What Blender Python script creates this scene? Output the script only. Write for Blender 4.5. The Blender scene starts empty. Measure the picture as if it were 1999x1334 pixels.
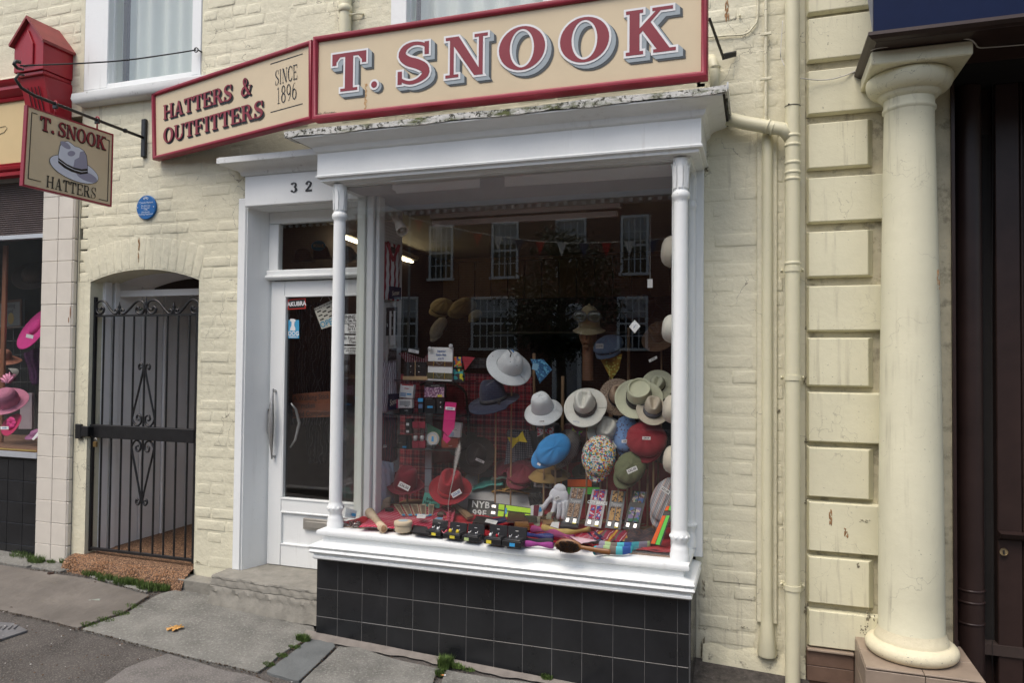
import bpy, math, random
from mathutils import Vector, Matrix, Euler
random.seed(7)
rad = math.radians
SC = bpy.context.scene
COL = SC.collection
# ---------------------------------------------------------------- camera, world, sun, exposure
RIGHT = Vector((0.947916995, 0.31838991, 0.00901311675))
UP = Vector((-0.000747158, -0.0260743369, 0.999659727))
FWD = Vector((-0.318516581, 0.947601179, 0.0244784195))
EYE = Vector((0.0, 0.0, 1.6))
FPX = 1425.0
cam_data = bpy.data.cameras.new('camera')
cam_data.sensor_width = 36.0
cam_data.lens = FPX / 1999.0 * 36.0
cam_data.clip_start = 0.05
cam_data.clip_end = 400
cam = bpy.data.objects.new('camera', cam_data)
cam.matrix_world = Matrix(((RIGHT.x, UP.x, -FWD.x, EYE.x), (RIGHT.y, UP.y, -FWD.y, EYE.y), (RIGHT.z, UP.z, -FWD.z, EYE.z), (0, 0, 0, 1)))
COL.objects.link(cam)
SC.camera = cam
world = bpy.data.worlds.new('World')
SC.world = world
world.use_nodes = True
wn = world.node_tree
wn.nodes.clear()
sky = wn.nodes.new('ShaderNodeTexSky')
sky.sky_type = 'NISHITA'
sky.sun_disc = False
SUN_EL, SUN_AZ = 60.0, 205.0          # azimuth measured clockwise from +Y
sky.sun_elevation = rad(SUN_EL)
sky.sun_rotation = rad(SUN_AZ)
sky.air_density = 1.2
sky.dust_density = 4.0
sky.ozone_density = 0.3
bg = wn.nodes.new('ShaderNodeBackground')
bg.inputs['Strength'].default_value = 0.15
wo = wn.nodes.new('ShaderNodeOutputWorld')
wn.links.new(sky.outputs[0], bg.inputs[0])
wn.links.new(bg.outputs[0], wo.inputs[0])
sun_d = bpy.data.lights.new('sun', 'SUN')
sun_d.energy = 1.2
sun_d.angle = rad(38)
sun_d.color = (1.0, 0.96, 0.9)
sun = bpy.data.objects.new('sun', sun_d)
sdir = Vector((math.sin(rad(SUN_AZ)) * math.cos(rad(SUN_EL)), math.cos(rad(SUN_AZ)) * math.cos(rad(SUN_EL)), math.sin(rad(SUN_EL))))
sun.rotation_euler = sdir.to_track_quat('Z', 'Y').to_euler()
COL.objects.link(sun)
SC.view_settings.view_transform = 'Standard'
SC.view_settings.look = 'None'
SC.view_settings.exposure = 0.45
SC.view_settings.gamma = 1.0
SC.view_settings.use_curve_mapping = False
SC.cycles.max_bounces = 8
SC.cycles.transparent_max_bounces = 16
SC.cycles.diffuse_bounces = 4
SC.cycles.glossy_bounces = 4
SC.cycles.caustics_reflective = False
SC.cycles.caustics_refractive = False
SC.cycles.sample_clamp_indirect = 4.0

# ---------------------------------------------------------------- surveying helpers: a sight line of the photograph met with a real plane
def ray(px, py):
    return RIGHT * ((px - 999.5) / FPX) - UP * ((py - 667.0) / FPX) + FWD
def at(px, py, Y):
    d = ray(px, py); return EYE + d * (Y / d.y)
def atx(px, py, X):
    d = ray(px, py); return EYE + d * (X / d.x)
def atz(px, py, Z):
    d = ray(px, py); return EYE + d * ((Z - 1.6) / d.z)
def gz(x, y):
    """height of the pavement: falls slightly to the street and to the right, lifts to the doorways on the left"""
    t = max(-5.5, min(1.5, x))
    z = 0.04 - 0.033 * (t + 2.3) + 0.045 * (y - 3.56)
    if y > 3.5: z += 0.10 * min(1, (y - 3.5) / 0.4) * max(0, min(1, (-3.0 - t) / 1.2)) * 0.3
    return z
def atg(px, py, lift=0.0):
    z = 0.03
    for _ in range(8):
        p = atz(px, py, z); z = gz(p.x, p.y) + lift
    return p

# ---------------------------------------------------------------- materials
MATS = {}
def nt(name):
    m = bpy.data.materials.new(name); m.use_nodes = True
    n = m.node_tree; b = n.nodes['Principled BSDF']
    return m, n, b
def pos_node(n, kind='pos'):
    if kind == 'pos': return n.nodes.new('ShaderNodeNewGeometry').outputs['Position']
    return n.nodes.new('ShaderNodeTexCoord').outputs['Object']
def noise(n, vec, scale, detail=4, rough=0.6, stretch=None):
    t = n.nodes.new('ShaderNodeTexNoise'); t.inputs['Scale'].default_value = scale
    t.inputs['Detail'].default_value = detail; t.inputs['Roughness'].default_value = rough
    if stretch:
        mp = n.nodes.new('ShaderNodeMapping'); mp.inputs['Scale'].default_value = stretch
        n.links.new(vec, mp.inputs['Vector']); vec = mp.outputs[0]
    n.links.new(vec, t.inputs['Vector'])
    return t.outputs['Fac']
def ramp(n, fac, a, b, ca=(0, 0, 0, 1), cb=(1, 1, 1, 1)):
    r = n.nodes.new('ShaderNodeValToRGB')
    r.color_ramp.elements[0].position = a; r.color_ramp.elements[1].position = b
    r.color_ramp.elements[0].color = ca; r.color_ramp.elements[1].color = cb
    n.links.new(fac, r.inputs[0]); return r.outputs[0]
def mixc(n, fac, a, b, mode='MIX'):
    m = n.nodes.new('ShaderNodeMix'); m.data_type = 'RGBA'; m.blend_type = mode
    for s, v in ((0, fac), (6, a), (7, b)):
        if isinstance(v, (int, float)): m.inputs[s].default_value = v
        elif isinstance(v, (tuple, list)): m.inputs[s].default_value = tuple(v)[:3] + (1,)
        else: n.links.new(v, m.inputs[s])
    return m.outputs[2]
def bump(n, b, h, dist, strength=1.0, prev=None):
    u = n.nodes.new('ShaderNodeBump'); u.inputs['Distance'].default_value = dist; u.inputs['Strength'].default_value = strength
    n.links.new(h, u.inputs['Height'])
    if prev is not None: n.links.new(prev, u.inputs['Normal'])
    n.links.new(u.outputs[0], b.inputs['Normal']); return u.outputs[0]
def mat(name, c, rough=0.6, var=0.12, vs=6, bmp=0.0, bs=60, dirt=0.0, dc=(0.05, 0.045, 0.035), ds=18, dt=0.6, spec=0.4, metal=0.0, coat=0.0,
        space='pos', stretch=None, dstretch=None, sheen=0.0, speck=0.0, crack=0.0, streak=0.0):
    if name in MATS: return MATS[name]
    m, n, b = nt(name)
    v = pos_node(n, space)
    f = noise(n, v, vs, 5, 0.6, stretch)
    col = mixc(n, ramp(n, f, 0.3, 0.7), tuple(x * (1 - var) for x in c), tuple(min(1, x * (1 + var)) for x in c))
    if dirt:
        d = noise(n, v, ds, 8, 0.72, dstretch)
        k = n.nodes.new('ShaderNodeMath'); k.operation = 'MULTIPLY'; k.inputs[1].default_value = dirt
        n.links.new(ramp(n, d, dt, dt + 0.12), k.inputs[0])
        col = mixc(n, k.outputs[0], col, dc)
    if speck:
        d = noise(n, v, 90, 3, 0.6)
        d2 = noise(n, v, 5, 3, 0.6)
        k = n.nodes.new('ShaderNodeMath'); k.operation = 'MULTIPLY'
        n.links.new(ramp(n, d, 0.68, 0.72), k.inputs[0]); n.links.new(ramp(n, d2, 0.45, 0.65), k.inputs[1])
        k2 = n.nodes.new('ShaderNodeMath'); k2.operation = 'MULTIPLY'; k2.inputs[1].default_value = speck
        n.links.new(k.outputs[0], k2.inputs[0])
        col = mixc(n, k2.outputs[0], col, (0.03, 0.028, 0.022))
    if streak:
        s1 = ramp(n, noise(n, v, 1.0, 5, .6, (26, 26, 1.6)), .56, .70); s2 = ramp(n, noise(n, v, 1.3, 3), .48, .62)
        col = mixc(n, sock(n, 'MULTIPLY', sock(n, 'MULTIPLY', s1, s2), streak), col, (.24, .21, .15))
    if crack:
        vo = n.nodes.new('ShaderNodeTexVoronoi'); vo.feature = 'DISTANCE_TO_EDGE'; vo.inputs['Scale'].default_value = 3.2
        wp = n.nodes.new('ShaderNodeTexNoise'); wp.inputs['Scale'].default_value = 4; wp.inputs['Detail'].default_value = 6; n.links.new(v, wp.inputs['Vector'])
        ad = n.nodes.new('ShaderNodeVectorMath'); ad.operation = 'MULTIPLY_ADD'; n.links.new(wp.outputs['Color'], ad.inputs[0]); ad.inputs[1].default_value = (.55, .55, .55); n.links.new(v, ad.inputs[2]); n.links.new(ad.outputs[0], vo.inputs['Vector'])
        k3 = sock(n, 'MULTIPLY', sock(n, 'MULTIPLY', sock(n, 'LESS_THAN', vo.outputs['Distance'], .0045), ramp(n, noise(n, v, 2.2, 3), .52, .60)), crack)
        col = mixc(n, k3, col, (.16, .145, .11))
    n.links.new(col, b.inputs['Base Color'])
    b.inputs['Roughness'].default_value = rough
    b.inputs['Specular IOR Level'].default_value = spec
    b.inputs['Metallic'].default_value = metal
    b.inputs['Coat Weight'].default_value = coat
    b.inputs['Sheen Weight'].default_value = sheen
    if bmp:
        bump(n, b, noise(n, v, bs, 5, 0.65), bmp)
    MATS[name] = m
    return m
def sock(n, op, a, b=None, c=None):
    k = n.nodes.new('ShaderNodeMath'); k.operation = op
    for i, v in enumerate((a, b, c)):
        if v is None: continue
        if isinstance(v, (int, float)): k.inputs[i].default_value = v
        else: n.links.new(v, k.inputs[i])
    return k.outputs[0]
def xyz(n, kind='obj'):
    s = n.nodes.new('ShaderNodeSeparateXYZ'); n.links.new(pos_node(n, kind), s.inputs[0]); return s.outputs
def banded(name, axis, period, cols, rough=0.75, kind='obj', wob=0.0, bmp=0.0008):
    """woven or printed stripes: cols = [(start fraction, colour), ...] repeated every period metres along the axis"""
    if name in MATS: return MATS[name]
    m, n, b = nt(name); o = xyz(n, kind); s = o[axis]
    if wob: s = sock(n, 'ADD', s, sock(n, 'MULTIPLY', noise(n, pos_node(n, kind), 9, 2), wob))
    f = sock(n, 'FRACT', sock(n, 'DIVIDE', s, period))
    r = n.nodes.new('ShaderNodeValToRGB'); r.color_ramp.interpolation = 'CONSTANT'
    el = r.color_ramp.elements
    while len(el) < len(cols): el.new(0.5)
    for e, (p, c) in zip(el, cols): e.position = p
    for e, (p, c) in zip(el, cols): e.color = (*c, 1)
    n.links.new(f, r.inputs[0]); n.links.new(r.outputs[0], b.inputs['Base Color'])
    b.inputs['Roughness'].default_value = rough
    if bmp: bump(n, b, noise(n, pos_node(n, kind), 40, 3), bmp)
    MATS[name] = m; return m
def checked(name, base, lines, rough=0.85, kind='obj', axes=(0, 2)):
    """tartan / check: lines = [(period, offset, width, colour, strength)] laid both ways"""
    if name in MATS: return MATS[name]
    m, n, b = nt(name); o = xyz(n, kind); col = base
    for per, off, wd, c, st in lines:
        for a in axes:
            f = sock(n, 'FRACT', sock(n, 'DIVIDE', sock(n, 'ADD', o[a], off), per))
            g = sock(n, 'MULTIPLY', sock(n, 'LESS_THAN', f, wd), st)
            col = mixc(n, g, col, c)
    n.links.new(col, b.inputs['Base Color']); b.inputs['Roughness'].default_value = rough
    bump(n, b, noise(n, pos_node(n, kind), 30, 3), 0.002)
    MATS[name] = m; return m
def celled(name, base, cols, scale, cut=None, rough=0.8, kind='obj', bmp=0.0):
    """coloured cells (woven paper, printed motifs): cut leaves the base between round motifs"""
    if name in MATS: return MATS[name]
    m, n, b = nt(name); v = n.nodes.new('ShaderNodeTexVoronoi'); v.inputs['Scale'].default_value = scale
    n.links.new(pos_node(n, kind), v.inputs['Vector'])
    s = n.nodes.new('ShaderNodeSeparateColor'); n.links.new(v.outputs['Color'], s.inputs[0])
    r = n.nodes.new('ShaderNodeValToRGB'); r.color_ramp.interpolation = 'CONSTANT'; el = r.color_ramp.elements
    while len(el) < len(cols): el.new(0.5)
    for i, (e, c) in enumerate(zip(el, cols)): e.position = i / len(cols)
    for i, (e, c) in enumerate(zip(el, cols)): e.color = (*c, 1)
    n.links.new(s.outputs[0], r.inputs[0]); col = r.outputs[0]
    if cut is not None: col = mixc(n, sock(n, 'LESS_THAN', v.outputs['Distance'], cut), base, col)
    n.links.new(col, b.inputs['Base Color']); b.inputs['Roughness'].default_value = rough
    if bmp: bump(n, b, v.outputs['Distance'], bmp)
    MATS[name] = m; return m
def emit(name, c, s):
    if name in MATS: return MATS[name]
    m, n, b = nt(name); b.inputs['Base Color'].default_value = (*c, 1); b.inputs['Emission Color'].default_value = (*c, 1); b.inputs['Emission Strength'].default_value = s
    MATS[name] = m; return m
def glass_mat(name, tint=(0.96, 0.98, 0.97), rough=0.0, f0=0.05, haze=0.0):
    if name in MATS: return MATS[name]
    m = bpy.data.materials.new(name); m.use_nodes = True; n = m.node_tree; n.nodes.clear()
    o = n.nodes.new('ShaderNodeOutputMaterial'); mx = n.nodes.new('ShaderNodeMixShader'); lw = n.nodes.new('ShaderNodeLayerWeight'); lw.inputs['Blend'].default_value = .5; fr = sock(n, 'MULTIPLY_ADD', sock(n, 'POWER', lw.outputs['Facing'], 5.0), 1.0 - f0, f0)
    tr = n.nodes.new('ShaderNodeBsdfTransparent'); gl = n.nodes.new('ShaderNodeBsdfGlossy')
    tr.inputs[0].default_value = (*tint, 1); gl.inputs['Roughness'].default_value = rough
    n.links.new(fr, mx.inputs[0]); n.links.new(tr.outputs[0], mx.inputs[1]); n.links.new(gl.outputs[0], mx.inputs[2])
    out = mx.outputs[0]
    if haze:
        df = n.nodes.new('ShaderNodeBsdfDiffuse'); df.inputs[0].default_value = (0.7, 0.7, 0.7, 1); m2 = n.nodes.new('ShaderNodeMixShader'); m2.inputs[0].default_value = haze
        n.links.new(out, m2.inputs[1]); n.links.new(df.outputs[0], m2.inputs[2]); out = m2.outputs[0]
    n.links.new(out, o.inputs[0]); MATS[name] = m; return m

# ---------------------------------------------------------------- mesh builder
class G:
    def __init__(s): s.v = []; s.f = []
    def add(s, vs, fs):
        o = len(s.v); s.v += [tuple(v) for v in vs]; s.f += [tuple(i + o for i in f) for f in fs]; return s
    def box(s, x0, x1, y0, y1, z0, z1):
        vs = [(x, y, z) for z in (z0, z1) for y in (y0, y1) for x in (x0, x1)]
        return s.add(vs, [(0, 2, 3, 1), (4, 5, 7, 6), (0, 1, 5, 4), (2, 6, 7, 3), (0, 4, 6, 2), (1, 3, 7, 5)])
    def bbox(s, x0, x1, y0, y1, z0, z1, c=0.004):
        """box with chamfered edges (rounded look when smooth shaded)"""
        cx, cy, cz = (x0 + x1) / 2, (y0 + y1) / 2, (z0 + z1) / 2; hx, hy, hz = (x1 - x0) / 2, (y1 - y0) / 2, (z1 - z0) / 2
        c = min(c, hx * .9, hy * .9, hz * .9)
        P = {}
        vs = []
        for sx in (-1, 1):
            for sy in (-1, 1):
                for sz in (-1, 1):
                    for k in range(3):
                        d = [hx - c, hy - c, hz - c]; d[k] = (hx, hy, hz)[k]
                        P[(sx, sy, sz, k)] = len(vs); vs.append((cx + sx * d[0], cy + sy * d[1], cz + sz * d[2]))
        fs = []
        for k in range(3):
            a, b_ = [i for i in range(3) if i != k]
            for sg in (-1, 1):
                q = []
                for u, w in ((-1, -1), (1, -1), (1, 1), (-1, 1)):
                    t = [0, 0, 0]; t[k] = sg; t[a] = u; t[b_] = w; q.append(P[(*t, k)])
                if (sg > 0) != (k != 1): q.reverse()
                fs.append(tuple(q))
        for k in range(3):
            a, b_ = [i for i in range(3) if i != k]
            for u in (-1, 1):
                for w in (-1, 1):
                    t = [0, 0, 0]; t[a] = u; t[b_] = w; t0 = list(t); t0[k] = -1; t1 = list(t); t1[k] = 1
                    fs.append((P[(*t0, a)], P[(*t1, a)], P[(*t1, b_)], P[(*t0, b_)]))
        for sx in (-1, 1):
            for sy in (-1, 1):
                for sz in (-1, 1): fs.append((P[(sx, sy, sz, 0)], P[(sx, sy, sz, 1)], P[(sx, sy, sz, 2)]))
        return s.add(vs, fs)
    def prism(s, pts, y0, y1):
        """polygon in x,z carried from y0 (front) to y1"""
        n = len(pts)
        vs = [(x, y0, z) for x, z in pts] + [(x, y1, z) for x, z in pts]
        return s.add(vs, [tuple(range(n)), tuple(range(2 * n - 1, n - 1, -1))] + [(i, i + n, (i + 1) % n + n, (i + 1) % n) for i in range(n)])
    def slab(s, pts, z0, z1):
        n = len(pts)
        vs = [(p[0], p[1], z0 if len(p) < 3 else p[2] - (z1 - z0)) for p in pts] + [(p[0], p[1], z1 if len(p) < 3 else p[2]) for p in pts]
        return s.add(vs, [tuple(range(n - 1, -1, -1)), tuple(range(n, 2 * n))] + [(i, (i + 1) % n, (i + 1) % n + n, i + n) for i in range(n)])
    def hexa(s, front, back):
        """front and back quads (4 points each) joined"""
        return s.add(list(front) + list(back), [(0, 1, 2, 3), (7, 6, 5, 4), (0, 4, 5, 1), (1, 5, 6, 2), (2, 6, 7, 3), (3, 7, 4, 0)])
    def lathe(s, prof, c=(0, 0, 0), seg=24, ax=1.0, ay=1.0, a0=0.0, a1=2 * math.pi, mat4=None, fn=None):
        full = abs(a1 - a0 - 2 * math.pi) < 1e-6; n = seg if full else seg + 1; vs = []
        for r, z in prof:
            for i in range(n):
                a = a0 + (a1 - a0) * i / seg
                p = Vector((r * ax * math.cos(a), r * ay * math.sin(a), z))
                if fn: p = fn(p, a)
                if mat4: p = mat4 @ p
                vs.append((p[0] + c[0], p[1] + c[1], p[2] + c[2]))
        fs = []
        for j in range(len(prof) - 1):
            for i in range(seg):
                k = (i + 1) % n
                fs.append((j * n + i, j * n + k, (j + 1) * n + k, (j + 1) * n + i))
        return s.add(vs, fs)
    def tube(s, path, r, seg=8, cap=True, flat=1.0):
        P = [Vector(p) for p in path]; n = len(P); vs = []
        up = Vector((0, 0, 1)); last = None
        for i, p in enumerate(P):
            t = (P[min(i + 1, n - 1)] - P[max(i - 1, 0)]).normalized()
            a = last if last is not None else (up if abs(t.z) < 0.9 else Vector((0, 1, 0)))
            u = (a - t * a.dot(t)).normalized(); last = u; w = t.cross(u)
            rr = r[i] if isinstance(r, (list, tuple)) else r
            for k in range(seg):
                g = 2 * math.pi * k / seg
                vs.append(p + u * math.cos(g) * rr + w * math.sin(g) * rr * flat)
        fs = [(i * seg + k, i * seg + (k + 1) % seg, (i + 1) * seg + (k + 1) % seg, (i + 1) * seg + k) for i in range(n - 1) for k in range(seg)]
        if cap: fs += [tuple(range(seg - 1, -1, -1)), tuple(range((n - 1) * seg, n * seg))]
        return s.add(vs, fs)
    def grid(s, fn, nu, nv, thick=0.0):
        vs = [fn(i / nu, j / nv) for j in range(nv + 1) for i in range(nu + 1)]
        return s.add(vs, [(j * (nu + 1) + i, j * (nu + 1) + i + 1, (j + 1) * (nu + 1) + i + 1, (j + 1) * (nu + 1) + i) for j in range(nv) for i in range(nu)])
    def ell(s, c, r, seg=16, rings=10, fn=None):
        prof = [(math.sin(math.pi * k / rings), -math.cos(math.pi * k / rings)) for k in range(rings + 1)]
        vs = []
        return s.lathe([(max(a, 1e-4), b) for a, b in prof], (0, 0, 0), seg, 1, 1, mat4=Matrix.Translation(c) @ Matrix.Diagonal((*r, 1)), fn=fn)
    def xf(s, m):
        s.v = [tuple(m @ Vector(v)) for v in s.v]; return s
    def join(s, g): return s.add(g.v, g.f)

def tag(o, label=None, cat=None, group=None, kind=None):
    if label: o['label'] = label
    if cat: o['category'] = cat
    if group: o['group'] = group
    if kind: o['kind'] = kind
    return o
def me_from(g, m, smooth):
    me = bpy.data.meshes.new('mesh'); me.from_pydata(g.v, [], g.f); me.validate(); me.update()
    if smooth is True:
        me.polygons.foreach_set('use_smooth', [True] * len(me.polygons))
    if m: me.materials.append(m)
    return me
def obj(name, g, m, parent=None, smooth=False, world=True, sol=0.0, sub=0, bev=0.0):
    """one mesh object; world=True: the vertices are in scene coordinates even when the parent stands elsewhere"""
    me = me_from(g, m, smooth is True)
    o = bpy.data.objects.new(name, me); COL.objects.link(o)
    if parent is not None:
        o.parent = parent
        if world: o.matrix_parent_inverse = WM[parent.name].inverted()
    WM[o.name] = Matrix.Identity(4) if world else (WM[parent.name].copy() if parent is not None else Matrix.Identity(4))
    if smooth == 'auto': smooth_by_angle(me, 40)
    if bev:
        b = o.modifiers.new('bevel', 'BEVEL'); b.width = bev; b.segments = 2; b.limit_method = 'ANGLE'
    if sol:
        b = o.modifiers.new('solidify', 'SOLIDIFY'); b.thickness = sol; b.offset = 0
    if sub:
        b = o.modifiers.new('subdivision', 'SUBSURF'); b.levels = sub; b.render_levels = sub
    return o
WM = {}
def smooth_by_angle(me, deg):
    me.polygons.foreach_set('use_smooth', [True] * len(me.polygons))
    try: me.set_sharp_from_angle(angle=rad(deg))
    except Exception: pass
def thing(name, label, cat, loc=(0, 0, 0), rot=None, group=None, kind=None):
    o = bpy.data.objects.new(name, None); o.empty_display_size = 0.1; COL.objects.link(o)
    M = Matrix.Translation(loc) @ (rot.to_4x4() if rot is not None else Matrix.Identity(4))
    o.matrix_world = M; WM[o.name] = M
    return tag(o, label, cat, group, kind)
def dup(o, loc=None, label=None, parent=None, delta=None):
    c = o.copy(); COL.objects.link(c)
    if parent is not None: c.parent = parent
    if loc is not None: c.location = loc
    if label: c['label'] = label
    for ch in list(o.children): dup(ch, parent=c)
    return c
def inst(name, me, parent, loc, rot=None, pinv=None, scale=None):
    o = bpy.data.objects.new(name, me); COL.objects.link(o); o.parent = parent
    if parent is not None: o.matrix_parent_inverse = WM[parent.name].inverted()
    o.location = loc
    if rot: o.rotation_euler = rot
    if scale: o.scale = scale
    return o
def face_rot(tilt=0.0, turn=0.0, roll=0.0):
    """local axes x right, y away, z up; tilt leans the top (+z) towards the street, turn swings about z, roll in the picture plane"""
    return Euler((0, 0, rad(turn))).to_matrix() @ Euler((0, rad(roll), 0)).to_matrix() @ Euler((rad(tilt), 0, 0)).to_matrix()
def msize(px, Y, cx=1100):
    """metres covered by px photograph pixels on something facing us at depth Y near column cx"""
    p = at(cx, 700, Y) - EYE
    return px * p.dot(FWD) / FPX

_FONT_CACHE = {}
def text_geo(body, size, align='CENTER', ext=0.0, bold=0.0, sx=1.0, shear=0.0, spacing=1.0, line=1.0):
    cu = bpy.data.curves.new('lettering', 'FONT'); cu.body = body; cu.size = size; cu.align_x = align; cu.align_y = 'CENTER'
    cu.extrude = ext; cu.offset = bold; cu.shear = shear; cu.space_character = spacing; cu.space_line = line; cu.resolution_u = 3
    o = bpy.data.objects.new('lettering_tmp', cu); COL.objects.link(o)
    bpy.context.view_layer.update() if False else None
    dg = bpy.context.evaluated_depsgraph_get(); me = o.evaluated_get(dg).to_mesh()
    g = G(); g.add([(v.co.x * sx, 0, v.co.y) for v in me.vertices], [tuple(p.vertices) for p in me.polygons])
    o.evaluated_get(dg).to_mesh_clear(); bpy.data.objects.remove(o); bpy.data.curves.remove(cu)
    return g
class Pan:
    """a flat board given by its four corners (TL, TR, BR, BL) in the scene: maps (u, v) in metres from the board's middle to the scene"""
    def __init__(s, TL, TR, BR, BL):
        s.c = [Vector(p) for p in (TL, TR, BR, BL)]; s.w = ((s.c[1] - s.c[0]).length + (s.c[2] - s.c[3]).length) / 2; s.h = ((s.c[0] - s.c[3]).length + (s.c[1] - s.c[2]).length) / 2
        s.n = (s.c[2] - s.c[3]).cross(s.c[0] - s.c[3]).normalized()
    def p(s, a, b, out=0.0):
        """a, b in 0..1 from bottom left; out = distance towards the viewer"""
        TL, TR, BR, BL = s.c
        return (BL * (1 - a) + BR * a) * (1 - b) + (TL * (1 - a) + TR * a) * b + s.n * out
    def m(s, g, a=0.5, b=0.5, out=0.001, rot=0.0):
        """put a drawing made in x,z metres on the board around (a, b)"""
        c, sn = math.cos(rot), math.sin(rot); r = G()
        r.add([s.p(a + (x * c - z * sn) / s.w, b + (x * sn + z * c) / s.h, out - y) for x, y, z in g.v], g.f); return r
    def uv(s, px, py):
        d = ray(px, py); q = EYE + d * ((s.c[3] - EYE).dot(s.n) / d.dot(s.n)); a = b = .5
        for _ in range(25):
            r = q - s.p(a, b); ea = s.p(1, b) - s.p(0, b); eb = s.p(a, 1) - s.p(a, 0); a += r.dot(ea) / ea.dot(ea) * .8; b += r.dot(eb) / eb.dot(eb) * .8
        return a, b
    def slab(s, a0=0, a1=1, b0=0, b1=1, o0=0.0, o1=0.01):
        g = G(); q = [(a0, b0), (a1, b0), (a1, b1), (a0, b1)]
        return g.hexa([s.p(*k, o1) for k in q], [s.p(*k, o0) for k in q])
    def frame(s, w, o0, o1, lip=0.0):
        g = G(); wa, wb = w / s.w, w / s.h
        for a0, a1, b0, b1 in ((0, 1, 1 - wb, 1), (0, 1, 0, wb), (0, wa, wb, 1 - wb), (1 - wa, 1, wb, 1 - wb)):
            g.join(s.slab(a0, a1, b0, b1, o0, o1))
        return g
def quad_from_px(p4, Y):
    """board from four picture points on plane(s) Y"""
    ys = Y if isinstance(Y, (list, tuple)) else [Y] * 4
    return Pan(*[at(px, py, y) for (px, py), y in zip(p4, ys)])
# ---------------------------------------------------------------- hand built serif lettering (primitives with a 'grow' so outlines and shades can be made)
def _off(poly, g):
    if not g: return poly
    n = len(poly); A = sum(poly[i][0] * poly[(i + 1) % n][1] - poly[(i + 1) % n][0] * poly[i][1] for i in range(n)); s = 1 if A > 0 else -1; out = []
    for i in range(n):
        p0, p1, p2 = Vector(poly[i - 1]), Vector(poly[i]), Vector(poly[(i + 1) % n])
        a = (p1 - p0).normalized(); b = (p2 - p1).normalized()
        na, nb = Vector((a.y, -a.x)) * s, Vector((b.y, -b.x)) * s
        k = (na + nb); k = k / max(0.35, k.dot(k) / 2)
        out.append(tuple(p1 + k * g))
    return out
def R_(x0, x1, y0, y1): return ('p', [(x0, y0), (x1, y0), (x1, y1), (x0, y1)])
def P_(*q): return ('p', list(q))
def O_(cx, cy, rx, ry, tv, th, a0=0, a1=360, seg=36): return ('r', cx, cy, rx, ry, tv, th, a0, a1, seg)
def S_(*pts): return ('s', list(pts))            # stroke: (x, y, width)
def smooth_pts(pts, k=6):
    out = []
    n = len(pts)
    for i in range(n - 1):
        p0, p1, p2, p3 = pts[max(0, i - 1)], pts[i], pts[i + 1], pts[min(n - 1, i + 2)]
        for j in range(k):
            t = j / k
            out.append(tuple(0.5 * ((2 * b) + (-a + c) * t + (2 * a - 5 * b + 4 * c - d) * t * t + (-a + 3 * b - 3 * c + d) * t ** 3) for a, b, c, d in zip(p0, p1, p2, p3)))
    out.append(pts[-1]); return out
ST, TH, SE = 0.19, 0.065, 0.075
def stem(x, w=ST, s=0.075, y0=0, y1=1): return [R_(x, x + w, y0, y1), R_(x - s, x + w + s, y0, y0 + SE), R_(x - s, x + w + s, y1 - SE, y1)]
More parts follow.
